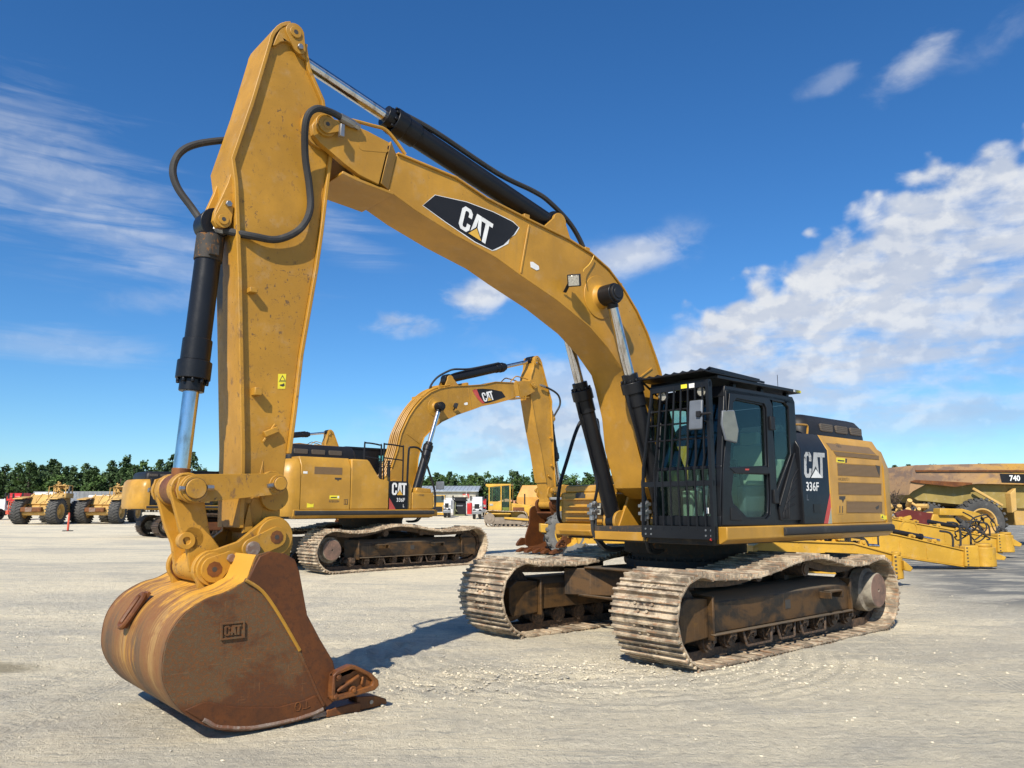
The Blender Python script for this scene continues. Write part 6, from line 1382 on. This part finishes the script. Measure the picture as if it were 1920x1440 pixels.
# ---- bulldozer
p = at(952, 988); dz = thing('bulldozer', 'small yellow bulldozer with boxy glazed cab, standing left of the second bucket', 'bulldozer', (p.x, p.y + .8, GZ), R(-8)); dz.scale = (1.05, 1, 1.06)
mb = MB(); loop = [(x * .62, z * 1.08) for x, z in [(1.95, .02), (2.35, .15), (2.5, .5), (2.3, .85), (1.9, .98), (0, 1.0), (-1.9, 1.05), (-2.35, .95), (-2.5, .6), (-2.35, .2), (-2.0, .02), (0, .02)]]
for y0, y1 in ((-1.0, -.5), (.5, 1.0)):
    mb = MB(); P_ = resample(loop, 38)
    for i in range(38):
        a, b_ = P_[i], P_[(i + 1) % 38]; d = (b_ - a); L = d.length; d.normalize(); nn = Vector((d.y, -d.x)); c = (a + b_) / 2; nn = nn if (c - Vector((max(-1, min(1, c.x)), .4))).dot(nn) > 0 else -nn
        mb.obox((c.x, (y0 + y1) / 2, c.y), (Vector((d.x, 0, d.y)), Vector((0, 1, 0)), Vector((nn.x, 0, nn.y))), (L * .5, (y1 - y0) / 2, .018)); mb.obox((c.x + nn.x * .03, (y0 + y1) / 2, c.y + nn.y * .03), (Vector((d.x, 0, d.y)), Vector((0, 1, 0)), Vector((nn.x, 0, nn.y))), (.012, (y1 - y0) / 2, .025))
    tr_ = mb.build('track', SHOE, dz)
    mb = MB(); mb.prism(rrect(-1.15, 1.15, .20, .66, .14), y0 - .02, y0 + .12); mb.cyl((-1.16, y0 - .06, .58), (-1.16, y1, .58), .38, n=24); mb.cyl((-1.16, y0 - .09, .58), (-1.16, y0 - .05, .58), .18, n=16); mb.cyl((1.14, y0 + .02, .50), (1.14, y1, .50), .38, n=24)
    for k in range(7): mb.cyl((-.9 + k * .3, y0 + .02, .14), (-.9 + k * .3, y1, .14), .09, n=12)
    mb.build('track_frame', paint('dusty_frame', (.21, .17, .13), .5, rough=.85, dust=.8, dustc=(.33, .29, .22)), tr_, bevel=.01)
mb = MB(); mb.box(-1.3, .2, -.62, .62, .55, 1.35); mb.box(-1.45, -1.2, -1.0, 1.0, .86, .92); mb.box(-1.4, .35, -1.0, -.5, .86, .95); mb.box(-1.4, .35, .5, 1.0, .86, .95); mb.prism([(.3, .6), (1.95, .6), (1.95, 1.35), (1.6, 1.50), (.2, 1.66)], -.52, .52); mb.build('body', YELB, dz, bevel=.03)
mb = MB(); mb.box(.45, 1.25, -.535, -.52, 1.05, 1.35); mb.build('side_grille', RUSTC, dz)
mb = MB(); mb.box(-1.30, -.35, -.72, -.5, 1.0, 1.75); mb.prism([(-1.35, 2.75), (-1.5, 2.85), (-1.5, 2.98), (.32, 2.98), (.32, 2.88)], -.75, .75); mb.build('cab_shell', YELB, dz, bevel=.03)
mb = MB()
for x in (-1.28, -.42, .22):
    for y in (-.70, .70): mb.box(x, x + .08, y - .04, y + .04, 1.0, 2.9)
mb.box(-1.28, .3, .66, .74, 1.0, 1.75); mb.build('cab_post', YELB, dz, bevel=.01)
mb = MB(); mb.box(-1.18, -.45, -.705, -.69, 1.78, 2.82); mb.box(-.34, .22, -.705, -.69, 1.02, 2.82); mb.build('side_window', GLASS, dz)
mb = MB(); mb.box(-.36, -.32, -.72, -.70, 1.0, 2.84); mb.box(.19, .24, -.72, -.70, 1.0, 2.84); mb.box(-.36, .24, -.72, -.70, 2.80, 2.85); mb.box(-.8, -.77, -.72, -.70, 1.78, 2.82); mb.build('door_frame', BLKM, dz)
mb = MB(); mb.box(-1.2, .1, -.6, .6, 1.0, 1.7); mb.build('console', BLKM, dz)
mb = MB(); mb.box(-1.28, -.95, -.74, -.70, 1.45, 1.60); mb.build('work_lamp', LENS, dz, bevel=.02)
mb = MB(); mb.cyl((1.2, .2, 1.5), (1.2, .2, 2.3), .05, n=10); mb.build('exhaust', BLKM, dz)
mb = MB(); mb.beam((-.1, -1.08, .62), (1.7, -1.08, .5), .10, .14); mb.prism([(2.05, .1), (2.35, .05), (2.25, .5), (2.35, 1.0), (2.15, 1.0), (2.1, .5)], -1.3, 1.3); mb.build('blade', YELB, dz, bevel=.02)

# ---- dump truck body behind the second stick
p = at(1010, 977); dt = thing('dump_truck', 'orange dump truck with tilted steel body, behind the bulldozer and the second stick', 'dump truck', (p.x, p.y, GZ), R(-6))
mb = MB(); 
v = [(-1.9, -1.3, 1.75), (2.6, -1.3, 1.55), (2.9, -1.3, 2.6), (-1.95, -1.3, 2.7), (-1.7, -1.0, 1.4), (2.4, -1.0, 1.2), (-1.45, -.8, 3.75), (3.0, -.8, 3.75)]
mb.prism([(-2.05, 1.9), (-1.3, 1.35), (2.8, 1.2), (3.0, 2.4), (-2.0, 2.4)], -1.35, 1.35); mb.add([(-2.0, -1.35, 2.4), (3.0, -1.35, 2.4), (3.0, -.95, 3.55), (-1.5, -.95, 3.55), (-2.0, 1.35, 2.4), (3.0, 1.35, 2.4), (3.0, .95, 3.55), (-1.5, .95, 3.55)], [(0, 1, 2, 3), (4, 7, 6, 5), (0, 3, 7, 4), (1, 5, 6, 2), (3, 2, 6, 7), (0, 4, 5, 1)]); mb.build('dump_body', ORA, dt, bevel=.04)
for x in (-1.4, 1.8): tyre(dt, x, -1.0, .80, .55, TYRE, YELO, 20, -1); tyre(dt, x, 1.0, .80, .55, TYRE, YELO, 20, 1)
mb = MB(); mb.box(-3.6, 2.6, -.5, .5, .8, 1.3); mb.prism([(-4.3, .9), (-2.2, .9), (-2.2, 2.05), (-3.1, 2.25), (-4.2, 1.9)], -1.0, 1.0); mb.build('chassis', paint('faded_salmon', (.50, .25, .14), .8, rough=.7, dust=.6), dt, bevel=.05)
mb = MB(); mb.box(-3.9, -3.0, -1.02, -.98, 1.5, 1.9); mb.build('engine_vent', GRYP, dt)

# ---- yellow loader seen from the front, black screening machine
p = at(822, 968); gl_ = thing('wheel_loader', 'yellow wheel loader seen head-on in front of the warehouse, right of the second excavator', 'loader', (p.x, p.y, GZ))
mb = MB(); mb.box(-.7, .7, 0, 3.0, .9, 1.7); mb.box(-.9, .9, -.4, -.2, .55, .85); mb.box(-.55, .55, -.3, 0, .9, 1.35); mb.build('body', YELB, gl_, bevel=.04)
mb = MB(); mb.box(-.65, .65, .4, 1.9, 1.7, 2.0); mb.box(-.70, .70, .35, 1.95, 2.72, 2.82)
for x in (-.66, .60):
    for y in (.4, 1.84): mb.box(x, x + .06, y, y + .06, 1.7, 2.75)
mb.build('cab', YELB, gl_, bevel=.01); mb = MB(); mb.box(-.6, .6, .38, .40, 1.98, 2.72); mb.build('windscreen', DGLASS, gl_)
mb = MB(); mb.box(-.45, .45, -.36, -.30, .9, 1.5); mb.build('grille', BLKM, gl_)
for s_ in (-1, 1):
    tw = MB(); tw.lathe((s_ * .95, .1, .62), (1, 0, 0), [(-.25, .2), (-.25, .55), (-.18, .62), (.18, .62), (.25, .55), (.25, .2)], 24); tw.build('wheel', TYRE, gl_)
p = at(862, 967); sm = thing('screening_machine', 'black and olive screening machine parked in front of the warehouse', 'machine', (p.x, p.y, GZ))
mb = MB(); mb.box(-.75, .75, 0, 2.6, 2.15, 2.35); mb.box(-.75, -.62, 0, .12, .5, 2.2); mb.box(.62, .75, 0, .12, .5, 2.2); mb.box(-.62, .62, .3, 2.4, .5, 2.15); mb.box(-.9, .9, -.1, 2.8, .25, .42); mb.prism([(-.6, 2.35), (.6, 2.35), (.85, 2.62), (-.85, 2.62)], .2, 2.2); mb.build('frame', BLKM, sm, bevel=.02)
mb = MB(); mb.box(-.45, .35, .22, .30, 1.55, 1.68); mb.build('roller', STEEL, sm)
mb = MB(); mb.beam((-.62, -.05, .4), (-.50, -.05, 2.0), .08, .10); mb.beam((-.50, -.05, 1.2), (-.30, -.05, .9), .08, .10); mb.box(-.7, .6, -.12, -.02, .42, .62); mb.build('olive_arm', GRN, sm)
for s_ in (-1, 1):
    mb = MB(); mb.prism(rrect(-.4, 2.6, .0, .5, .2), s_ * .75 - .15, s_ * .75 + .15, 'x'); mb.build('track', RUB, sm)
mb = MB(); mb.ball((.55, .8, 2.62), .34, 8, (1.2, 1, .8)); mb.build('hopper_load', paint('pale_sand', (.45, .38, .28), 0), sm)
p = at(880, 964); rv = thing('fuel_cart', 'slim red fuel cart right of the black screening machine', 'cart', (p.x, p.y, GZ))
mb = MB(); mb.box(-.3, .3, 0, 1.6, .5, 2.0); mb.build('tank', REDP, rv, bevel=.12, seg=3)
for s_ in (-.3, .3): mb = MB(); mb.cyl((s_ - .05, .3, .3), (s_ + .05, .3, .3), .3, n=20); mb.build('wheel', RUB, rv)

# ---- low yellow wheel machine behind the first excavator's front
LF = Frame(3.6, 24.6, 8, GZ)
lw = thing('wheel_tractor', 'low yellow wheeled machine with a pale grey lugged tyre, behind the first excavator', 'tractor', (LF.o.x, LF.o.y, GZ), LF.a)
def LX(u, v, y=0): q = LF.hit(u, v, 'y', y); return q
q = LX(1062, 1000, -.5)
tyre(lw, q.x + .02, -.35, .66, .55, TYREL, YELB, 18, -1, .09)
tyre(lw, q.x + .2, 1.5, .66, .5, TYREL, YELB, 18, 1, .09); tyre(lw, q.x + 2.6, -.35, .66, .55, TYREL, YELB, 18, -1, .09); tyre(lw, q.x + 2.6, 1.5, .66, .5, TYREL, YELB, 18, 1, .09)
mb = MB(); a = LX(1012, 952, -.5); mb.prism([(LX(1013, 984, -.5).x, LX(1013, 998, -.5).z), (LX(1013, 984, -.5).x, LX(1013, 981, -.5).z), (LX(1030, 984, -.5).x, LX(1030, 983, -.5).z), (q.x + .1, 1.0), (q.x + .1, .62)], -.55, -.25); mb.prism([(q.x - .35, .85), (q.x - .10, 1.70), (q.x + 3.0, 1.72), (q.x + 3.0, .75)], -.2, 1.3)
mb.prism([(q.x + .3, .35), (q.x + .3, .75), (q.x + 2.4, .65), (q.x + 2.4, .35)], -.62, -.4); mb.build('body', YELB, lw, bevel=.03)
mb = MB(); mb.box(q.x - .45, q.x + .9, -.4, 1.4, 1.66, 1.74); mb.build('top_plate', GRYP, lw, bevel=.02)

# ---- articulated dump truck at the right
TF = Frame(16.6, 30.5, 2, GZ)
adt = thing('dump_truck', 'big rusty articulated dump truck numbered 740, cut by the right edge', 'dump truck', (TF.o.x, TF.o.y, GZ), TF.a)
def TX(pts, y=-1.5): return [(lambda h: (h.x, h.z))(TF.hit(u, v, 'y', y)) for u, v in pts]
bedp = [(1712, 878), (1718, 872), (1868, 869), (1990, 869), (1990, 910), (1835, 907), (1792, 911), (1742, 905), (1712, 921), (1704, 928)]
mb = MB(); mb.prism(TX(bedp), -1.5, 1.5); bed = mb.build('dump_body', RUSTG, adt, bevel=.03)
m, n, b, P = mat('rusty_yellow_bed', .7, spec=.3); v = n.noise(n.mapv(P, (1, 1, 2)), .9, 8, .66, .4); w = n.noise(P, 9, 6, .7); X_, Y_, Z_ = n.sep(P)
col = n.mix(n.step(v, .42, .56), (.20, .135, .095), (.36, .22, .11)); col = n.mix(n.step(n.math('ADD', n.math('MULTIPLY', X_, .12), v), .60, .86), col, (.48, .27, .06)); col = n.mix(n.math('MULTIPLY', n.step(w, .55, .68), .6), col, (.20, .085, .035)); n.put(b.inputs['Base Color'], col); BEDM = m
bed.data.materials[0] = BEDM
mb = MB(); mb.prism(TX([(1706, 903), (1716, 900), (1822, 905), (1822, 908), (1790, 913), (1716, 905)], -1.53), -1.56, -1.5); mb.beam(*[(p[0], -1.53, p[1]) for p in TX([(1716, 883), (1990, 883)])], .05, .06); mb.build('bed_rail', RUSTC, bed)
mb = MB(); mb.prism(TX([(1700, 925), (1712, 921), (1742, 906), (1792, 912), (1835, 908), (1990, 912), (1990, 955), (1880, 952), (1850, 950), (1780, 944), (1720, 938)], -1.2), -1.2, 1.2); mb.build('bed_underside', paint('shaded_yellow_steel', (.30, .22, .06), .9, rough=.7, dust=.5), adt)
mb = MB(); c_ = TX([(1878, 905), (1990, 908), (1990, 890), (1874, 888)]); mb.prism(c_, -1.506, -1.502); O = Vector((TX([(1893, 902)])[0][0], -1.508, TX([(1893, 902)])[0][1])); X1 = TX([(1913, 903)])[0]; Y1 = TX([(1893, 891)])[0]
word(mb, '740', O, (X1[0] - O.x, 0, 0), (0, 0, Y1[1] - O.z), .004, 1, .03); mb.build('number_panel', [BLKM, LET], adt)
tc_ = TX([(1843, 972)], -1.4)[0]
tyre(adt, tc_[0] - .1, -1.30, .88, .62, TYRE, YELO, 26, -1, .07); tyre(adt, tc_[0] - 1.9, -1.0, .80, .62, TYRE, YELO, 26, -1, .07); tyre(adt, tc_[0], 1.3, .9, .62, TYRE, YELO, 26, 1, .07); tyre(adt, tc_[0] + 4.5, -1.3, .93, .62, TYRE, YELO, 26, -1, .07)
mb = MB(); a, b_ = TX([(1824, 916), (1880, 948)], -1.45); mb.beam((a[0], -1.45, a[1]), (b_[0], -1.45, b_[1]), .08, .10); mb.prism(TX([(1893, 925), (1903, 915), (1905, 958), (1896, 962)], -1.45), -1.5, -1.2); mb.prism(TX([(1880, 940), (1990, 935), (1990, 985), (1905, 985), (1900, 962)], -1.1), -1.1, .8); mb.build('chassis', YELO, adt, bevel=.02)
# ---- second dark bed behind it
p = Vector((19.5, 40.5, GZ)); d2 = thing('dump_truck', 'pale ribbed dump truck bed behind the truck numbered 740', 'dump truck', tuple(p), 0)
mb = MB(); mb.box(-1.6, 4, 0, 3, 1.75, 3.25); mb.build('dump_body', paint('pale_ribbed_bed', (.42, .32, .19), .8, rough=.7, dust=.5), d2, bevel=.03)
mb = MB()
for z in (1.85, 2.15, 2.45, 2.75): mb.box(-1.7, 4, -.12, 0, z, z + .10)
for x in (-1.5, -.9, -.3): mb.box(x, x + .1, -.10, 0, 1.8, 2.9)
mb.build('rib', paint('rib_beige', (.50, .40, .24), .5), d2); mb = MB(); mb.box(-1.65, 4, -.13, .0, 2.92, 3.3); mb.build('top_band', RUSTG, d2)
for x in (-.6, 1.6): tyre(d2, x, .3, .8, .5, TYRE, YELO, 20, -1)
mb = MB(); mb.box(-1.4, 4, .5, 2.5, 1.1, 1.75); mb.build('chassis', BLKD, d2)

# ---- detached booms laid on the ground at the right
def hoses(parent, c, n_, r, seed, ext=(.55, .2, .35)):
    rr = random.Random(seed)
    for k in range(n_):
        pts = []; a0 = rr.uniform(0, 6.28); q = c + Vector((rr.uniform(-1, 1) * ext[0], rr.uniform(-1, 1) * ext[1], rr.uniform(-.2, .8) * ext[2])); rad = rr.uniform(.14, .32)
        for j in range(7): a = a0 + j * rr.uniform(.6, 1.0); pts.append(q + Vector((rad * math.cos(a), rr.uniform(-.08, .08), rad * math.sin(a))) )
        mb = MB(); mb.tube(pts, r, 6, 5); mb.build('hose', RUB, parent)
def spare_boom(fr, y, ptop, pbot, knuckle, label, seed, circle=None, hc=None, nh=7, uprights=(), grp='detached yellow booms laid on the ground'):
    t_ = thing('detached_boom', label, 'boom', (fr.o.x, fr.o.y, fr.o.z), fr.a, grp)
    q = lambda pts: [(lambda h: (h.x, max(.02, h.z)))(fr.hit(u, v, 'y', y)) for u, v in pts]
    tp, bt = q(ptop), q(pbot)
    mb = MB(); mb.prism(tp + bt[::-1], y, y + .42); mb.ribbon(tp, .03, y - .03, y + .45, side=-1 if tp[0][0] > tp[-1][0] else 1); mb.ribbon(bt, .03, y - .03, y + .45, side=1 if tp[0][0] > tp[-1][0] else -1)
    bm_ = mb.build('beam', YELB, t_, bevel=.01)
    mb = MB(); i0, i1 = len(tp) // 3, len(tp) - 1; a, b_ = tp[0], tp[-1]
    mb.beam((a[0] * .75 + b_[0] * .25, y + .21, (a[1] * .75 + b_[1] * .25) + .035), (a[0] * .45 + b_[0] * .55, y + .21, (a[1] * .45 + b_[1] * .55) + .035), .36, .012); mb.build('top_sheet', GRYP, bm_)
    k = q(knuckle); x0, z0 = min(p[0] for p in k), min(p[1] for p in k); x1, z1 = max(p[0] for p in k), max(p[1] for p in k); w_ = x1 - x0
    mb = MB(); mb.prism([(x0, z0 + .02), (x0 + w_ * .35, z0), (x0 + w_ * .35, z1), (x0 + .05, z1 - .02)], y - .08, y + .5); mb.cyl((x0 + w_ * .62, y + .2, z0 - .0), (x0 + w_ * .62, y + .2, z1 - .05), w_ * .26, n=20); mb.cyl((x0 + w_ * .62, y + .2, z1 - .05), (x0 + w_ * .62, y + .2, z1 + .03), w_ * .20, n=16)
    mb.prism([(x0 + w_ * .7, z0 + (z1 - z0) * .35), (x1, z0 + (z1 - z0) * .30), (x1 + .05, z0 + (z1 - z0) * .45), (x0 + w_ * .7, z0 + (z1 - z0) * .75)], y, y + .12); kn = mb.build('end_knuckle', YELB, t_, bevel=.02)
    for j in range(6): zz = z0 + .06 + j * (z1 - z0 - .12) / 5; mb = MB(); mb.box(x0 + .06, x0 + .10, y - .085, y - .08, zz - .015, zz + .015); mb.build('bolt', LETD, kn)
    rr_ = random.Random(seed + 40); L_ = len(tp)
    for j in range(5):
        f = .12 + .17 * j + rr_.uniform(-.03, .03); a, b_ = Vector(tp[0]), Vector(tp[-1]); px_ = a.lerp(b_, f)
        for i in range(L_ - 1):
            if min(tp[i][0], tp[i + 1][0]) <= px_.x <= max(tp[i][0], tp[i + 1][0]): k_ = (px_.x - tp[i][0]) / (tp[i + 1][0] - tp[i][0]); px_.y = tp[i][1] + k_ * (tp[i + 1][1] - tp[i][1])
        mb = MB(); mb.prism([(px_.x - .09, px_.y), (px_.x - .05, px_.y + .13), (px_.x + .04, px_.y + .13), (px_.x + .09, px_.y)], y + .04 + .1 * (j % 2), y + .08 + .1 * (j % 2)); mb.cyl((px_.x, y + .02, px_.y + .08), (px_.x, y + .30, px_.y + .08), .03, n=10); mb.build('lug', YELB, bm_, bevel=.006)
    a, b_ = Vector(tp[0]), Vector(tp[-1]); dd_ = (b_ - a).normalized(); p0 = a + dd_ * (b_ - a).length * .42 + Vector((0, .16)); p1 = p0 + dd_ * .95
    mb = MB(); mb.cyl((p0.x, y + .30, p0.y), (p1.x, y + .30, p1.y), .06, n=14); mb.cyl((p1.x, y + .30, p1.y), ((p1 + dd_ * .06).x, y + .30, (p1 + dd_ * .06).y), .075, n=14); ch_ = mb.build('hydraulic_cylinder', BLKM, bm_)
    mb = MB(); mb.cyl(((p1 + dd_ * .05).x, y + .30, (p1 + dd_ * .05).y), ((p1 + dd_ * .5).x, y + .30, (p1 + dd_ * .5).y), .03, n=12); mb.build('piston_rod', CHR, bm_)
    mb = MB()
    for j in range(3): f = .3 + .2 * j; pa = a.lerp(b_, f); mb.box(pa.x - .012, pa.x + .012, y - .012, y, max(.03, pa.y - .34), pa.y - .06)
    mb.build('stiffener', YELB, bm_)
    if circle:
        c_ = q([circle])[0]; mb = MB(); mb.lathe((c_[0], y, c_[1]), (0, -1, 0), [(0, .01), (0, .28), (.03, .28), (.03, .24), (.015, .24), (.015, .01)], 28); mb.build('round_plate', YELB, bm_)
    if hc:
        c_ = q([hc])[0]; hoses(t_, Vector((c_[0], y + .2, c_[1])), nh, .017, seed)
        for j, (dx, h_) in enumerate(((-.25, .55), (-.05, .75), (.2, .65), (.3, .5))[:2 + nh // 4]):
            mb = MB(); mb.tube([(c_[0] + dx, y + .15, c_[1] - .55), (c_[0] + dx + .03, y + .12, c_[1] - .55 + h_), (c_[0] + dx - .25, y + .15, c_[1] - .45 + h_)], .026, 6, 4); mb.build('hose', RUB, t_)
    return t_
G1 = Frame(8.0, 15.0, 4, .12); G2 = Frame(10.5, 18.6, 4, .14); G3 = Frame(13.2, 22.4, 4, GZ)
spare_boom(G1, 0, [(1412, 1026), (1440, 1014), (1600, 1020), (1680, 1042)], [(1412, 1066), (1440, 1068), (1600, 1075), (1680, 1090)], [(1670, 1038), (1706, 1038), (1706, 1087), (1670, 1087)], 'nearest detached yellow boom, mostly hidden behind the foreground tracks', 4, None, (1600, 1012), 9)
spare_boom(G2, 0, [(1560, 985), (1680, 1004), (1812, 1034)], [(1560, 1022), (1680, 1042), (1812, 1062)], [(1806, 1026), (1882, 1022), (1882, 1063), (1806, 1063)], 'detached yellow boom with a grey top sheet and coiled black hoses, second from the front', 5, None, (1808, 1004), 7)
spare_boom(G3, 0, [(1660, 972), (1760, 990), (1880, 1012)], [(1660, 1002), (1760, 1020), (1880, 1036)], [(1868, 1006), (1912, 1000), (1912, 1036), (1868, 1036)], 'detached yellow boom behind the coiled hoses, with a round plate on its side', 6, (1703, 993), (1862, 1000), 3)
# scrap between the booms and the trucks
G4 = Frame(14, 25.5, 2, GZ); sp_ = thing('scrapped_arm', 'yellow and maroon scrapped loader arm lying behind the booms', 'arm', tuple(G4.o), G4.a)
q4 = lambda pts: [(lambda h: (h.x, max(.02, h.z)))(G4.hit(u, v, 'y', 0)) for u, v in pts]
mb = MB(); mb.prism(q4([(1678, 962), (1700, 955), (1750, 963), (1760, 985), (1690, 985)]), 0, .1); mb.build('maroon_plate', paint('maroon_paint', (.12, .018, .012), .6, under=(.3, .16, .06)), sp_)
mb = MB(); mb.prism(q4([(1748, 964), (1785, 968), (1800, 985), (1790, 1004), (1740, 992)]), -.05, .1); mb.prism(q4([(1758, 953), (1800, 954), (1830, 962), (1870, 985), (1840, 990), (1800, 967), (1757, 966)]), -.15, .25); mb.prism(q4([(1676, 975), (1705, 966), (1708, 972), (1676, 985)]), -.1, .05); mb.build('arm', YELB, sp_, bevel=.02)
rr = random.Random(8)
mb = MB()
for k in range(34):
    u, v = rr.uniform(1680, 1762), rr.uniform(948, 968); h = q4([(u, v)])[0]; mb.cyl((h[0], .6 + rr.uniform(0, .8), h[1]), (h[0] + rr.uniform(-.3, .3), .6 + rr.uniform(0, .8), h[1] + rr.uniform(-.25, .2)), rr.uniform(.03, .10), n=8)
o = mb.build('scrap_heap', YELO, None, bevel=0); o.location = G4.o; o.rotation_euler = (0, 0, G4.a); tag(o, 'heap of small yellow scrap parts under the rusty truck bed', 'scrap'); o['kind'] = 'stuff'
mb = MB()
for k in range(70):
    h = q4([(rr.uniform(1695, 1748), rr.uniform(925, 948))])[0]; c = Vector((h[0], 2.2 + rr.uniform(-.3, .3), h[1])); d = Vector((rr.gauss(0, 1), rr.gauss(0, .6), rr.gauss(0, 1))).normalized()
    mb.tube([c - d * .35, c + Vector((rr.uniform(-.1, .1), 0, rr.uniform(-.1, .1))), c + d * .35], .010, 4, 3)
mb.prism(rrect(0, 0, 0, 0, 0), 0, 0) if False else None
o = mb.build('wire_tangle', LINK, None); o.location = G4.o; o.rotation_euler = (0, 0, G4.a); tag(o, 'tangle of brown wire heaped under the rusty truck bed', 'wire'); o['kind'] = 'stuff'
p = G4.hit(1745, 965, 'y', 2.0); mb = MB(); mb.cyl((p.x - .1, 2.3, 0), (p.x - .1, 2.3, 1.0), .35, n=24); mb.cyl((p.x - .1, 2.3, 1.0), (p.x - .1, 2.3, 1.03), .32, n=24); o = mb.build('steel_drum', RUSTG, None, bevel=.02); o.location = G4.o; o.rotation_euler = (0, 0, G4.a); tag(o, 'brown steel drum beside the tangle of wire', 'drum')
